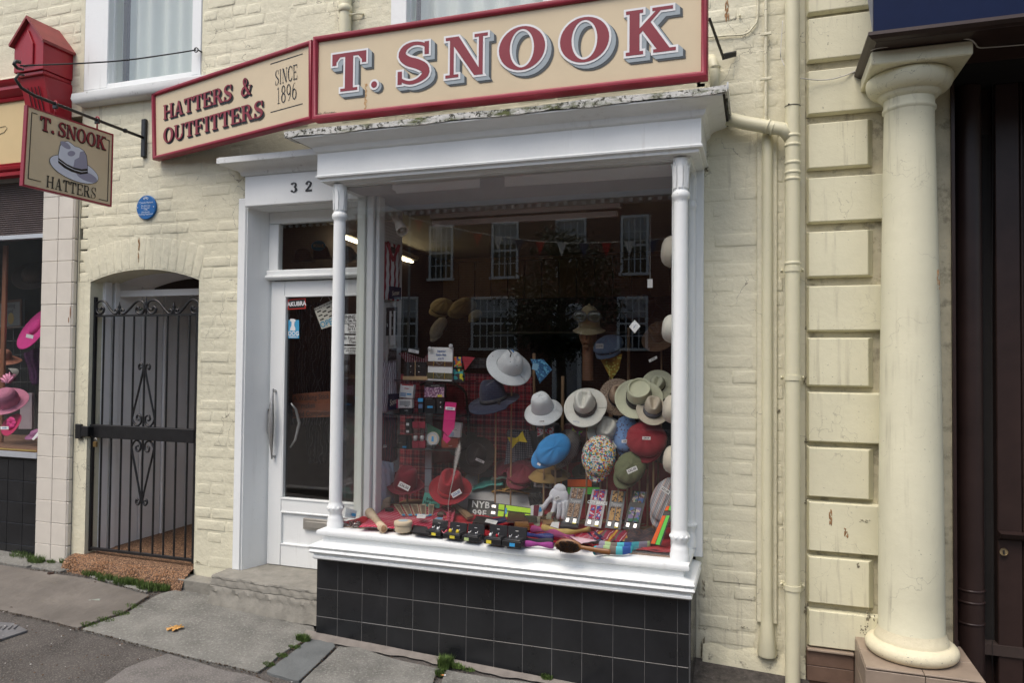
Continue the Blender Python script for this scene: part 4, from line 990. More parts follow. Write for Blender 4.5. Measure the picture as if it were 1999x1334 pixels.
def lw_(pan, word, x0, x1, yb, yt, cols, grow, sh, parent):
    a, b_ = pan.uv(x0, (yb[0] + yt[0]) / 2), pan.uv(x1, (yb[1] + yt[1]) / 2); h0 = pan.uv(x0, yt[0])[1] - pan.uv(x0, yb[0])[1]; h1 = pan.uv(x1, yt[1])[1] - pan.uv(x1, yb[1])[1]
    line(pan, word, (a[0] + b_[0]) / 2, (a[1] + b_[1]) / 2, (h0 + h1) / 2 * pan.h, (b_[0] - a[0]) * pan.w, cols, grow, sh, parent)
lw_(ab, 'HATTERS', 320, 454, (232, 197), (204, 166), (LRED, LBLK), (.0, .001), (.010, -.011), sg2)
lw_(ab, '&', 471, 491, (188, 185), (153, 150), (LRED, LBLK), (.0, .001), (.010, -.011), sg2)
lw_(ab, 'OUTFITTERS', 320, 515, (278, 230), (250, 197), (LRED, LBLK), (.0, .001), (.010, -.011), sg2)
0 and line(ab, 'HATTERS', .275, .665, .150, .47, (LRED, LBLK), (.0, .001), (.010, -.011), sg2)
0 and line(ab, '&', .578, .695, .160, .088, (LRED, LBLK), (.0, .001), (.010, -.011), sg2)
0 and line(ab, 'OUTFITTERS', .350, .325, .150, .69, (LRED, LBLK), (.0, .001), (.010, -.011), sg2)
def thin_word(word, h, fit, th=.05):
    global ST
    g = G(); x = 0; items = []
    for ch in word:
        w, prs = glyph(ch, .15, .06); items.append((x, prs)); x += w + .10
    tot = x - .10; k = fit / tot; lv = 0
    for x, prs in items:
        for pr in prs:
            if pr[0] == 's': pr = ('s', [(a, b, w * .55) for a, b, w in pr[1]])
            g.join(prim_mesh(pr, -.0008 if pr[0] == 'p' and h > .08 else 0, x * k - tot * k / 2, -h / 2, k, h, 0, 0, -lv * 1.2e-5)); lv += 1
    return g
obj('lettering', ab.m(thin_word('SINCE', .088, .185), .855, .668, .002), LBLK, sg2)
obj('lettering', ab.m(thin_word('1896', .100, .165), .857, .432, .002), LBLK, sg2)
for fy in (.865, .235): obj('rule', ab.slab(.765, .945, fy, fy + .012, 0, .001), LBLK, sg2)
obj('strut', G().tube([ab.p(1, .1, -.03), ab.p(1, .95, -.03)], .008, 6), DARK, sg2)
# small fixing lugs
for a in (.085,): obj('lug', mb.slab(a, a + .02, .995, 1.02, -.03, -.01), SIGN_RED, sg)

# hanging sign, at right angles to the wall, both sides lettered
XS = -3.96
hp = Pan((XS + .012, 3.029, 3.028), (XS + .012, 3.619, 3.034), (XS + .012, 3.616, 2.561), (XS + .012, 3.013, 2.561))
BACK = Pan((XS - .012, 3.619, 3.034), (XS - .012, 3.029, 3.028), (XS - .012, 3.013, 2.561), (XS - .012, 3.616, 2.561))
hs = thing('hanging_sign', 'small buff hanging sign with a painted hat on an iron arm', 'hanging sign', (XS, 3.3, 2.56))
obj('board', hp.slab(.004, .996, .006, .994, -.022, -.0015), SIGNBUFF, hs)
obj('sign_edge', hp.frame(.010, -.024, .001), SIGN_RED, hs)
for pn in (hp, BACK):
    line(pn, 'T.', .215, .835, .082, .092, (LRED, LBLK), (0, .0), (.006, -.005), hs)
    line(pn, 'SNOOK', .615, .835, .082, .335, (LRED, LBLK), (0, .0), (.006, -.005), hs)
    obj('lettering', pn.m(thin_word('HATTERS', .070, .335), .52, .125, .002), LBLK, hs)
    for a0, a1, b0, b1 in ((.05, .056, .10, .93), (.05, .11, .922, .93), (.05, .185, .10, .108), (.944, .95, .06, .90), (.89, .95, .892, .90), (.84, .95, .06, .068)):
        obj('border_line', pn.slab(a0, a1, b0, b1, -.001, .0012), LBLK, hs)
    def blob(pts, lev): return pn.m(G().add([(x, -lev, z) for x, z in pts], [tuple(range(len(pts)))]), .5, .5, .001)
    el = lambda cx, cz, rx, rz, rot, n=40, a0=0, a1=360: [(cx + rx * math.cos(rad(a0 + (a1 - a0) * i / n)) * math.cos(rot) - rz * math.sin(rad(a0 + (a1 - a0) * i / n)) * math.sin(rot), cz + rx * math.cos(rad(a0 + (a1 - a0) * i / n)) * math.sin(rot) + rz * math.sin(rad(a0 + (a1 - a0) * i / n)) * math.cos(rot)) for i in range(n)]
    r_ = rad(-6)
    HW = mat('hat_picture_white', (.62, .66, .76), .5, .03, 9); HG = mat('hat_picture_grey', (.30, .30, .40), .5, .03, 9)
    obj('hat_picture_outline', blob(el(.025, -.062, .170, .070, r_), .0002), LBLK, hs)
    obj('hat_picture_brim', blob(el(.025, -.062, .167, .067, r_), .0004), HW, hs)
    obj('hat_picture_shade', blob(el(.11, -.085, .075, .028, r_), .0006), HG, hs)
    crown = [(-.085, -.048), (-.088, .0), (-.080, .055), (-.060, .085), (-.030, .098), (-.005, .090), (.020, .078), (.045, .080), (.080, .070), (.100, .045), (.108, .0), (.112, -.062), (.06, -.080), (0, -.078), (-.05, -.066)]
    obj('hat_picture_outline', blob([(x * 1.03 + .0005, z * 1.03) for x, z in crown], .0007), LBLK, hs)
    obj('hat_picture_crown', blob(crown, .0009), HW, hs)
    obj('hat_picture_shade', blob([(.112, -.050), (.108, .0), (.100, .045), (.080, .068), (.055, .055), (.050, .02), (.02, -.002), (.012, -.058), (.06, -.066)], .0011), HG, hs)
    obj('hat_picture_shade', blob(el(-.045, .070, .036, .018, rad(-15), 20), .0013), HG, hs); obj('hat_picture_shade', blob(el(-.004, .030, .028, .016, rad(25), 20), .0015), HG, hs)
    band = [(-.089, -.018), (-.03, -.042), (.02, -.050), (.07, -.048), (.111, -.034), (.113, -.062), (.06, -.080), (0, -.078), (-.05, -.066), (-.087, -.046)]
    obj('hat_picture_band', blob(band, .0017), LBLK, hs)
    obj('hat_picture_line', blob([(-.088, -.030), (-.03, -.053), (.02, -.062), (.07, -.062), (.112, -.048), (.112, -.051), (.07, -.066), (.02, -.066), (-.03, -.057), (-.088, -.034)], .0019), HW, hs)
arm = thing('iron_bracket', 'black iron bracket arm carrying the hanging hat sign', 'bracket', (XS, 3.87, 3.1))
obj('wall_plate', G().bbox(XS - .018, XS + .018, 3.865, 3.889, 2.955, 3.215, .004), BLACK_IRON, arm)
pts = [(XS, 3.87, 3.087), (XS, 3.6, 3.090), (XS, 3.3, 3.096), (XS, 3.08, 3.10), (XS, 3.0, 3.118), (XS, 2.965, 3.155), (XS, 2.985, 3.19), (XS, 3.015, 3.195)]
obj('arm_bar', G().tube(pts, [.010, .010, .010, .010, .009, .008, .007, .006], 10), BLACK_IRON, arm, smooth=True)
obj('arm_knob', G().ell((XS, 3.72, 3.089), (.015, .02, .015), 12, 8), BLACK_IRON, arm, smooth=True)
obj('scroll_end', G().tube([(XS, 2.99, 3.26), (XS, 2.965, 3.255), (XS, 2.955, 3.235), (XS, 2.975, 3.22), (XS, 3.01, 3.225)], [.011, .011, .010, .009, .007], 8), BLACK_IRON, arm, smooth=True)
for y in (3.215, 3.505):
    z = 3.094; h = G().tube([(XS, y, z + .02), (XS + .012, y, z + .012), (XS + .013, y, z - .012), (XS, y, z - .02), (XS - .013, y, z - .012), (XS - .012, y, z + .012), (XS, y, z + .02)], .005, 6); h.tube([(XS, y, z - .018), (XS, y, 3.03)], .005, 6)
    obj('hanger', h, RED_PAINT, arm, smooth=True); obj('clamp', G().bbox(XS - .017, XS + .017, y - .008, y + .008, z - .026, z + .006, .003), BLACK_IRON, arm)
e = at(383, 97, 3.86)
q0 = Vector((XS, 2.99, 3.24)); mid = q0.lerp(e, .55) + Vector((0, 0, -.025))
wire('stay_wire', [q0, q0.lerp(e, .3) + Vector((0, 0, -.018)), mid, q0.lerp(e, .8) + Vector((0, 0, -.014)), e], .0045, BLACK_IRON, 'black stay wire running from the sign arm to the window frame', 'wire')
hk = thing('wall_hook', 'black ring hook in the white window frame holding the wire', 'hook', e)
obj('ring', G().tube([e + Vector((.015 * math.cos(a * .7), 0, .015 * math.sin(a * .7))) for a in range(10)], .004, 6), BLACK_IRON, hk)
obj('spike', G().tube([e + Vector((.012, 0, 0)), e + Vector((.02, .03, -.005))], .005, 6), BLACK_IRON, hk)

# blue plaque
pc = at(286, 405, W - .012); pq = thing('round_plaque', 'round blue plaque with white lettering on the cream brick wall', 'plaque', pc)
BLUE = mat('plaque_blue', (0.012, 0.12, 0.36), .45, .08, 20); R1 = .082
obj('disc', G().lathe([(0, -.006), (R1 - .003, -.006), (R1, -.003), (R1, .008)], pc, 40, mat4=Matrix.Rotation(rad(-90), 4, 'X')), BLUE, pq, smooth='auto')
pp = Pan(pc + Vector((-.1, -.007, .1)), pc + Vector((.1, -.007, .1)), pc + Vector((.1, -.007, -.1)), pc + Vector((-.1, -.007, -.1)))
PW = mat('plaque_white', (.62, .70, .78), .5)
for tx, fy, sz in (('T Snook Hatters', .66, .0195), ('On this site', .55, .0175), ('In the year', .48, .0175), ('1796', .41, .0175), ('Absolutely', .335, .0175), ('Nothing happened', .265, .0175)):
    obj('lettering', pp.m(text_geo(tx, sz, sx=.95), .5, fy, .001), PW, pq)
for dx in (-.014, 0, .014): obj('emblem', pp.m(G().lathe([(.0045, 0), (.0075, 0)], (0, 0, 0), 14, mat4=Matrix.Rotation(rad(90), 4, 'X')), .5 + dx / .2, .80 + (.03 if dx == 0 else 0), .001), PW, pq)
for dx in (-.068, .068): obj('screw', G().ell(pc + Vector((dx, -.008, 0)), (.004, .003, .004), 8, 5), PW, pq)

# ================================================================ DOORWAY
DY = 4.04
dw = thing('doorway_surround', 'white wooden doorway surround with cornice and number board', 'doorway', (-2.75, W, .2))
obj('number_board', G().bbox(-3.094, -2.27, 3.835, W + .1, 2.556, 2.752, .005), WHITE, dw, smooth='auto')
dc = [(.0, 2.748), (.008, 2.752), (.014, 2.770), (.030, 2.785), (.055, 2.796), (.085, 2.803), (.106, 2.808), (.112, 2.812), (.112, 2.846), (.10, 2.850), (-.05, 2.862)]
obj('door_cornice', sweep_u(dc, -3.105, -2.30, 3.832, W, True, False), WHITE_OLD, dw, smooth='auto')
obj('cornice_top', G().box(-3.21, -2.30, 3.73, W, 2.845, 2.852), WHITE_OLD, dw)
obj('jamb', G().bbox(-3.168, -3.106, W - .022, W + .17, .245, 2.62, .006), WHITE, dw, smooth='auto')
obj('jamb_reveal', G().hexa([(-3.108, W - .012, .245), (-3.108, W - .012, 2.57), (-3.100, W - .012, 2.57), (-3.100, W - .012, .245)], [(-3.040, DY + .03, .245), (-3.040, DY + .03, 2.57), (-3.030, DY + .03, 2.57), (-3.030, DY + .03, .245)]), WHITE, dw)
obj('head_soffit', G().box(-3.10, -2.29, W - .02, DY + .05, 2.552, 2.562), WHITE, dw)
for dx, ch in ((0, '3'), (.103, '2')):
    o = obj('numeral', Pan((-3.3, 3.834, 2.9), (-2.3, 3.834, 2.9), (-2.3, 3.834, 2.4), (-3.3, 3.834, 2.4)).m(word_geo(ch, .062, fit=.050), (-2.72 + dx + 3.3), (2.655 - 2.4) / .5, .002), BLACK_IRON, dw, sol=.004)
tr = thing('transom_window', 'glazed transom light above the shop door', 'window', (-2.7, DY, 2.1))
g = G(); x0, x1 = -3.045, -2.29
g.bbox(x0, x1, DY - .02, DY + .03, 2.475, 2.552, .004); g.bbox(x0, x1, DY - .045, DY + .03, 2.105, 2.168, .008); g.bbox(x0, x0 + .075, DY - .019, DY + .03, 2.17, 2.473, .004)
g.bbox(x0, x1, DY - .06, DY - .03, 2.112, 2.132, .006)
obj('transom_frame', g, WHITE, tr, smooth='auto')
obj('pane', G().box(x0 + .07, x1, DY + .004, DY + .009, 2.16, 2.48), PANE, tr)
dd = thing('shop_door', 'white glazed shop door with long silver pull handle', 'door', (-2.6, DY, .27))
g = G(); zb_, zt_ = .252, 2.098
g.bbox(-3.030, -2.925, DY - .005, DY + .04, zb_, zt_, .004); g.bbox(-2.9245, -2.29, DY - .005, DY + .04, 2.004, zt_, .004); g.bbox(-2.9245, -2.29, DY - .005, DY + .04, .600, .678, .004); g.bbox(-2.9245, -2.29, DY - .005, DY + .04, zb_, .388, .004); g.bbox(-2.9245, -2.29, DY + .006, DY + .035, .389, .599, .002)
obj('door_leaf', g, WHITE, dd, smooth='auto')
g = G()
for a0, a1, b0, b1 in ((-2.925, -2.30, 1.992, 2.004), (-2.925, -2.30, .678, .692), (-2.925, -2.912, .692, 1.992), (-2.925, -2.3, .592, .604), (-2.925, -2.3, .385, .397), (-2.93, -2.918, .39, .60)): g.bbox(a0, a1, DY - .010, DY + .02, b0, b1, .003)
obj('glazing_bead', g, WHITE, dd, smooth='auto')
obj('pane', G().box(-2.93, -2.29, DY + .012, DY + .017, .67, 2.01), PANE, dd)
SILVER = mat('worn_silver_metal', (.42, .42, .41), .42, .15, 40, .0006, 50, metal=.75)
ls = obj('letter_slot', G().bbox(-2.752, -2.52, DY - .016, DY + .006, .502, .572, .004).bbox(-2.735, -2.53, DY - .020, DY - .012, .514, .556, .003), mat('dull_nickel', (.40, .38, .34), .5, .1, 30, metal=.6), dd, smooth='auto')
hx = -2.980
hg = G(); prof = []
for k in range(25):
    t = k / 24; z = .94 + .455 * t; w = .005 + .021 * math.sin(math.pi * t) ** 1.6; d = .035 + .022 * math.sin(math.pi * t)
    prof.append((z, w, d))
for z, w, d in prof: hg.v += [(hx - w, DY - d + .004, z), (hx, DY - d - .008, z), (hx + w, DY - d + .004, z), (hx, DY - d + .010, z)]
for k in range(24):
    for i in range(4): hg.f.append((k * 4 + i, k * 4 + (i + 1) % 4, (k + 1) * 4 + (i + 1) % 4, (k + 1) * 4 + i))
obj('pull_handle', hg, SILVER, dd, smooth=True)
hm = G().tube([(hx, DY - .035, .955), (hx, DY, .955)], .008, 8); hm.tube([(hx, DY - .035, 1.38), (hx, DY, 1.38)], .008, 8); obj('handle_mount', hm, SILVER, dd)
hg = G()
hg.tube([(-2.888, DY + .03, 1.30), (-2.868, DY + .055, 1.26), (-2.85, DY + .07, 1.17), (-2.868, DY + .055, 1.06), (-2.888, DY + .03, 1.01)], [.005, .008, .011, .008, .005], 8)
obj('inner_handle', hg, SILVER, dd, smooth=True)
obj('door_lock', G().box(-3.034, -3.0305, DY - .012, DY + .01, 1.10, 1.26), BLACK_IRON, dd)
# notices on the door glass
def card(name, px4, Y, m, label, cat, th=.0015, group=None):
    pn = quad_from_px(px4, Y); t = thing(name, label, cat, pn.p(.5, 0), group=group); obj('card', pn.slab(0, 1, 0, 1, 0, th), m, t); return t, pn
WP = mat('white_card', (.72, .73, .72), .6, .02, 9); INK = mat('black_ink', (.02, .02, .02), .6); INKB = mat('blue_ink', (.02, .10, .32), .6)
GY = DY + .0105
def write(pn, t, rows, m=INK, parent=None):
    for tx, fx, fy, sz, *r in rows:
        obj('lettering', pn.m(text_geo(tx, sz, bold=(r[0] if r else 0), sx=(r[1] if len(r) > 1 else 1)), fx, fy, .0022, r[2] if len(r) > 2 else 0), m, t)
t, pn = card('sticker', [(562, 585), (597, 582), (597, 603), (562, 605)], GY, mat('sticker_red', (.45, .03, .02), .5), 'small black and red brand sticker in the door glass corner', 'sticker')
obj('panel', pn.slab(.06, .94, .1, .9, .001, .002), mat('sticker_black', (.01, .01, .01), .5), t); write(pn, t, [('AKUBRA', .5, .5, .040, .0012, .92)], LWHT)
t, pn = card('dog_sticker', [(563, 625), (584, 625), (584, 661), (563, 661)], GY, mat('sticker_blue', (.05, .30, .52), .5, .05, 9), 'blue dog friendly sticker low in the door glass', 'sticker')
write(pn, t, [('DOG', .5, .26, .038, .001, .95), ('FRIENDLY', .5, .08, .015, .0004)], LWHT)
dg2 = G(); dpts = [(-.022, -.01), (.0, -.012), (.02, -.012), (.02, .006), (.012, .02), (.014, .045), (.022, .05), (.020, .062), (.0, .066), (-.018, .066), (-.022, .052), (-.008, .044), (-.010, .02), (-.018, .004)]
dg2.add([(x, 0, z) for x, z in dpts], [tuple(range(len(dpts)))]); obj('dog_emblem', pn.m(dg2, .42, .52, .0025), LWHT, t)
t, pn = card('hours_board', [(613, 603), (655, 583), (668, 630), (628, 643)], DY + .05, mat('cream_card', (.62, .60, .52), .6, .05, 20), 'tilted white and blue opening board hanging inside the door', 'notice')
write(pn, t, [('OPEN', .42, .17, .058, .0012, .9)], mat('open_blue', (.03, .30, .50), .5)); write(pn, t, [('HOURS OF BUSINESS', .5, .92, .018, .0004)], INK)
for r_ in range(5):
    for c_ in range(4): obj('hours_cell', pn.slab(.08 + c_ * .22, .26 + c_ * .22, .38 + r_ * .095, .44 + r_ * .095, .001, .002), mat('buff_print', (.38, .33, .2) if c_ % 2 else (.25, .25, .25), .6) if False else INK, t) if (r_ + c_) % 2 == 0 else None
obj('string', G().tube([at(625, 588, DY + .05), at(633, 574, DY + .02)], .0012, 5), WP, t); obj('string', G().tube([at(646, 588, DY + .05), at(637, 574, DY + .02)], .0012, 5), WP, t)
NX = [(668, 703)]
t, pn = card('opening_hours_notice', [(667, 614), (708, 613), (708, 652), (667, 651)], GY, WP, 'white opening hours notice on the glass behind the column', 'notice')
write(pn, t, [('OPENING HOURS', .60, .84, .034, .001, .78), ('Mon, Tues, Weds & Fri', .55, .66, .024, .0008, .7), ('(closed for lunch 1-2pm)', .55, .52, .017, .0004, .8), ('Thurs 9-1', .55, .38, .024, .0005, .8), ('Sat 9-3.30', .55, .23, .024, .0005, .8), ('Sun closed', .55, .08, .017, .0004, .8)])
t, pn = card('no_food_notice', [(667, 655), (708, 655), (707, 673), (667, 672)], GY, WP, 'small white no food notice below the opening hours', 'notice')
write(pn, t, [('No Food or Drink', .68, .68, .030, .0005, .85), ('Thank you', .72, .26, .030, .0005, .85)])
t, pn = card('premises_notice', [(667, 676), (708, 676), (707, 692), (667, 691)], GY, WP, 'lowest white premises notice on the glass behind the column', 'notice')
write(pn, t, [('These premises are alarmed', .62, .74, .021, .0006, .8), ('and protected by', .6, .42, .021, .0006, .8), ('security 24 hours', .6, .14, .014, .0003, .8)])
t, pn = card('walking_stick_sign', [(571, 770), (645, 764), (645, 814), (571, 817)], DY + .14, mat('brown_wood_board', (.13, .045, .022), .6, .2, 20), 'brown wooden sign about walking sticks inside the door', 'sign')
write(pn, t, [('A Walking Stick', .5, .80, .050, .0005, .86), ('makes', .42, .48, .050, .0005, .86), ('Good Companion', .5, .15, .050, .0005, .80)])

# step
st = G(); P0 = [(-3.19, 3.73), (-3.10, 3.715), (-2.8, 3.70), (-2.5, 3.69), (-2.34, 3.69)]
def step_row(off, z): return [(x, y - off + .004 * math.sin(x * 40 + z * 90), z) for x, y in P0]
STONE = mat('laminated_stone', (.235, .225, .195), .9, .2, 12, .006, 30, dirt=.5, dc=(.12, .10, .085), ds=12, dt=.6, dstretch=(1, 1, 7))
st = G(); N = 70; lay_z = [(.0, .246), (.006, .243), (.009, .232), (.006, .228), (.010, .222), (.014, .205), (.015, .192), (.009, .189), (.016, .184), (.022, .160), (.020, .148), (.027, .128), (.036, .10), (.045, .06)]
for o_, z in [(-.5, .250)] + lay_z:
    for i in range(N + 1):
        t_ = i / N; x = -3.20 + .87 * t_; y = 3.735 - .045 * t_
        jj = .002 * math.sin(x * 31 + z * 50) + .0025 * math.sin(x * 77 + z * 130) + random.uniform(-.002, .002); st.v.append((x, y - o_ + (jj if o_ > 0 else 0), z + (.002 * math.sin(x * 23) if o_ >= 0 else 0)))
for j in range(len(lay_z)):
    for i in range(N): a = j * (N + 1) + i; st.f.append((a, a + 1, a + N + 2, a + N + 1))
stp = thing('door_step', 'worn laminated stone step under the white shop door', 'step', (-2.75, 3.8, .1))
obj('step_stone', st, STONE, stp, smooth='auto'); obj('step_side', G().box(-3.198, -3.16, 3.75, W, 0, .245), STONE, stp)

# ================================================================ PASSAGE AND GATE
ps = thing('passage', 'white boarded passage running back behind the iron gate', None, (-4, 4.5, .2), kind='structure')
PWH = mat('passage_white_paint', (.84, .84, .84), .5, .05, 3, .0005, 20, dirt=.5, dc=(.3, .28, .25), ds=12, dt=.66)
x = -4.40
obj('passage_left_face', G().box(-4.47, -4.425, W + .01, 10.5, 0, 2.6), PWH, ps)
obj('corner_trim', G().bbox(-4.425, -4.395, W + .10, W + .16, .2, 2.2, .004), PWH, ps)
y = 4.07
for k in range(14):
    w = .21 if k % 3 else .05
    obj('board', G().bbox(-4.424, -4.40 + (.012 if k % 3 == 0 else 0), y, y + w - .006, .2, 2.25, .004), PWH, ps); y += w
obj('passage_right_face', G().box(-3.484, -3.40, W + .221, 10.5, 0, 2.6), PWH, ps); obj('passage_end', G().box(-4.47, -3.40, 7.0, 7.05, 0, 2.6), mat('grey_door_paint', (.35, .34, .33), .6, .1, 4), ps)
obj('passage_ceiling', G().box(-4.47, -3.40, W + .55, 7.0, 2.10, 2.2), mat('dark_timber', (.04, .03, .025), .8), ps)
g = G(); N = 16
for i in range(N):
    xa, xb = PX0 + (PX1 - PX0) * i / N, PX0 + (PX1 - PX0) * (i + 1) / N
    g.add([(xa, W + .221, arch_z(xa)), (xb, W + .221, arch_z(xb)), (xb, W + .55, arch_z(xb)), (xa, W + .55, arch_z(xa))], [(0, 1, 2, 3)])
obj('vault', g, PWH, ps, smooth=True)
obj('lintel_board', G().box(-4.42, -3.485, W + .225, W + .26, 2.03, 2.075), PWH, ps)
obj('passage_left_pier', G().box(-4.53, PX0 + .035, W - .002, W + .25, 0, 2.115), CREAM, ps)
obj('white_pipe', G().tube([at(300, 575, 4.6), at(296, 620, 4.55), at(293, 700, 4.55), at(290, 830, 4.55)], .018, 8), PWH, ps, smooth=True)
dpp = thing('plastic_pipe', 'short white plastic pipe lying on the passage floor', 'pipe', at(262, 1048, 4.6))
obj('pipe', G().tube([at(250, 1050, 4.6), at(262, 1046, 4.62)], .016, 10), WP, dpp, smooth=True)
m, n, b = nt('resin_bound_gravel'); v = n.nodes.new('ShaderNodeTexVoronoi'); v.inputs['Scale'].default_value = 110; n.links.new(pos_node(n), v.inputs['Vector'])
sc_ = n.nodes.new('ShaderNodeSeparateColor'); n.links.new(v.outputs['Color'], sc_.inputs[0])
cc = mixc(n, ramp(n, sc_.outputs[0], .1, .9), (.13, .065, .032), (.36, .21, .115)); n.links.new(mixc(n, sock(n, 'GREATER_THAN', v.outputs['Distance'], .55), cc, (.08, .04, .02)), b.inputs['Base Color']); b.inputs['Roughness'].default_value = .7
iv = sock(n, 'SUBTRACT', 1.0, v.outputs['Distance']); bump(n, b, iv, .006); GRAV = m
gs = G(); prof = [(8.0, .232), (3.87, .222), (3.83, .214), (3.80, .196), (3.785, .170), (3.775, .14), (3.765, .10), (3.76, .06)]; N = 24
for (yy, z) in prof:
    for i in range(N + 1):
        t_ = i / N; x = (-4.50 if yy < 3.88 else -4.44) + (1.02 if yy < 3.88 else .97) * t_; gs.v.append((x, yy + (.0 if yy > 3.86 else .012 * t_ + .004 * math.sin(i)), z - (.02 * t_ if yy < 3.86 else .01 * t_)))
for j in range(len(prof) - 1):
    for i in range(N): a = j * (N + 1) + i; gs.f.append((a, a + 1, a + N + 2, a + N + 1))
tag(obj('gravel_threshold', gs, GRAV, smooth=True), 'rounded resin gravel threshold under the iron gate', kind='structure')
gs2 = G(); random.seed(9)
for _ in range(1500):
    t_ = random.random(); x = -4.48 + 1.0 * t_; k = random.random(); j = min(5, int(k * 6)); f_ = k * 6 - j
    yy = prof[j + 1][0] * (1 - f_) + prof[min(7, j + 2)][0] * f_ + .012 * t_; z = prof[j + 1][1] * (1 - f_) + prof[min(7, j + 2)][1] * f_ - .02 * t_
    r = random.uniform(.003, .006); gs2.ell((x, yy, z), (r, r, r * .8), 6, 4)
tag(obj('gravel', gs2, mat('tan_pebbles', (.32, .17, .085), .7, .4, 120), smooth=True), 'tan pebbles bound in the threshold below the gate', kind='stuff')
kf = G().slab([(-3.53, 3.80, .17), (-3.17, 3.80, .165), (-3.17, 3.89, .17), (-3.53, 3.89, .18)], 0, .15)
tag(obj('footing_stone', kf, STONE, bev=.006), 'rough grey footing stone between the gate and the doorway', kind='structure')

gt = thing('iron_gate', 'black wrought iron gate with scrolls closing the passage', 'gate', (-3.98, 3.93, .24))
GYt = 3.93
def gx(px): return at(130 + px / 4.169, 800, GYt).x
zt2, zm1, zm0, zb2 = 1.883, 1.118, 1.027, .258
obj('gate_stile', G().bbox(gx(202), gx(226), GYt - .012, GYt + .012, .235, 2.012, .002), BLACK_IRON, gt); obj('gate_stile', G().bbox(-3.532, -3.510, GYt - .012, GYt + .012, .235, 1.93, .002), BLACK_IRON, gt)
obj('top_rail', G().bbox(gx(226), -3.532, GYt - .006, GYt + .006, zt2 - .011, zt2 + .003, .001), BLACK_IRON, gt)
obj('bottom_rail', G().bbox(gx(226), -3.532, GYt - .010, GYt + .010, zb2 - .012, zb2 + .006, .001), BLACK_IRON, gt)
obj('lock_rail', G().bbox(gx(188), -3.525, GYt - .020, GYt + .022, zm0, zm1, .003), BLACK_IRON, gt)
obj('latch_box', G().bbox(-4.505, gx(186), 3.862, 3.884, zm0 - .006, zm1 + .004, .004).bbox(-4.47, gx(240), 3.866, 3.89, zm0 + .01, zm1 - .01, .003).bbox(-4.415, gx(240), 3.88, GYt, zm0 + .012, zm1 - .012, .003), BLACK_IRON, gt)
bars = [290, 370, 451, 534, 626, 722, 809, 896, 988]
BX = []
for i, px in enumerate(bars):
    x = gx(px); BX.append(x)
    for z0, z1 in ((zm1, zt2 - .011), (zb2 + .006, zm0)): obj('bar', G().lathe([(.0068, z0), (.0068, z1)], (x, GYt, 0), 10), BLACK_IRON, gt, smooth=True)
def spiral(cx, cz, r0, r1, a0, a1, n=22): return [Vector((cx + (r0 + (r1 - r0) * k / n) * math.cos(rad(a0 + (a1 - a0) * k / n)), GYt, cz + (r0 + (r1 - r0) * k / n) * math.sin(rad(a0 + (a1 - a0) * k / n)))) for k in range(n + 1)]
def scroll_pts(crop): return [Vector((gx(a), GYt, at(130 + a / 4.169, 540 + b_ / 4.169, GYt).z)) for a, b_ in crop]
def smooth3(q, k=5):
    out = []
    for i in range(len(q) - 1):
        p0, p1, p2_, p3 = q[max(0, i - 1)], q[i], q[i + 1], q[min(len(q) - 1, i + 2)]
        for j in range(k):
            t = j / k; out.append(0.5 * ((2 * p1) + (-p0 + p2_) * t + (2 * p0 - 5 * p1 + 4 * p2_ - p3) * t * t + (-p0 + 3 * p1 - 3 * p2_ + p3) * t ** 3))
    return out + [q[-1]]
SCR = [[(240, 262), (262, 268), (270, 248), (285, 262), (280, 290), (255, 306), (232, 290), (222, 250), (232, 215), (265, 200), (300, 215), (335, 265), (365, 298), (392, 302), (398, 285), (388, 270), (375, 278)],
       [(595, 262), (575, 270), (565, 248), (550, 262), (555, 290), (585, 306), (608, 290), (618, 255), (610, 215), (575, 198), (540, 215), (490, 270), (455, 302), (432, 300), (425, 285), (435, 270), (450, 278)],
       [(660, 262), (682, 270), (690, 245), (712, 260), (706, 288), (680, 304), (655, 290), (640, 255), (648, 212), (690, 192), (735, 210), (780, 265), (812, 298), (836, 300), (842, 285), (832, 270), (820, 275)],
       [(1040, 262), (1020, 268), (1012, 245), (998, 262), (1002, 290), (1030, 304), (1055, 290), (1064, 250), (1050, 205), (1015, 190), (980, 205), (935, 262), (900, 298), (878, 300), (870, 285), (880, 270), (894, 276)]]
for s_ in SCR: obj('scroll', G().tube(smooth3(scroll_pts(s_)), .0078, 8), BLACK_IRON, gt, smooth=True)
for px, top, k in ((411, 205, 1), (630, 160, 1.3), (856, 205, 1)):
    x = gx(px); z1 = at(130 + px / 4.169, 540 + top / 4.169, GYt).z; h = z1 - zt2
    obj('finial', G().lathe([(.006, zt2), (.008, zt2 + h * .3), (.012, zt2 + h * .36), (.006, zt2 + h * .42), (.013, zt2 + h * .55), (.006, zt2 + h * .75), (.001, z1)], (x, GYt, 0), 10), BLACK_IRON, gt, smooth=True)
xc = BX[4]
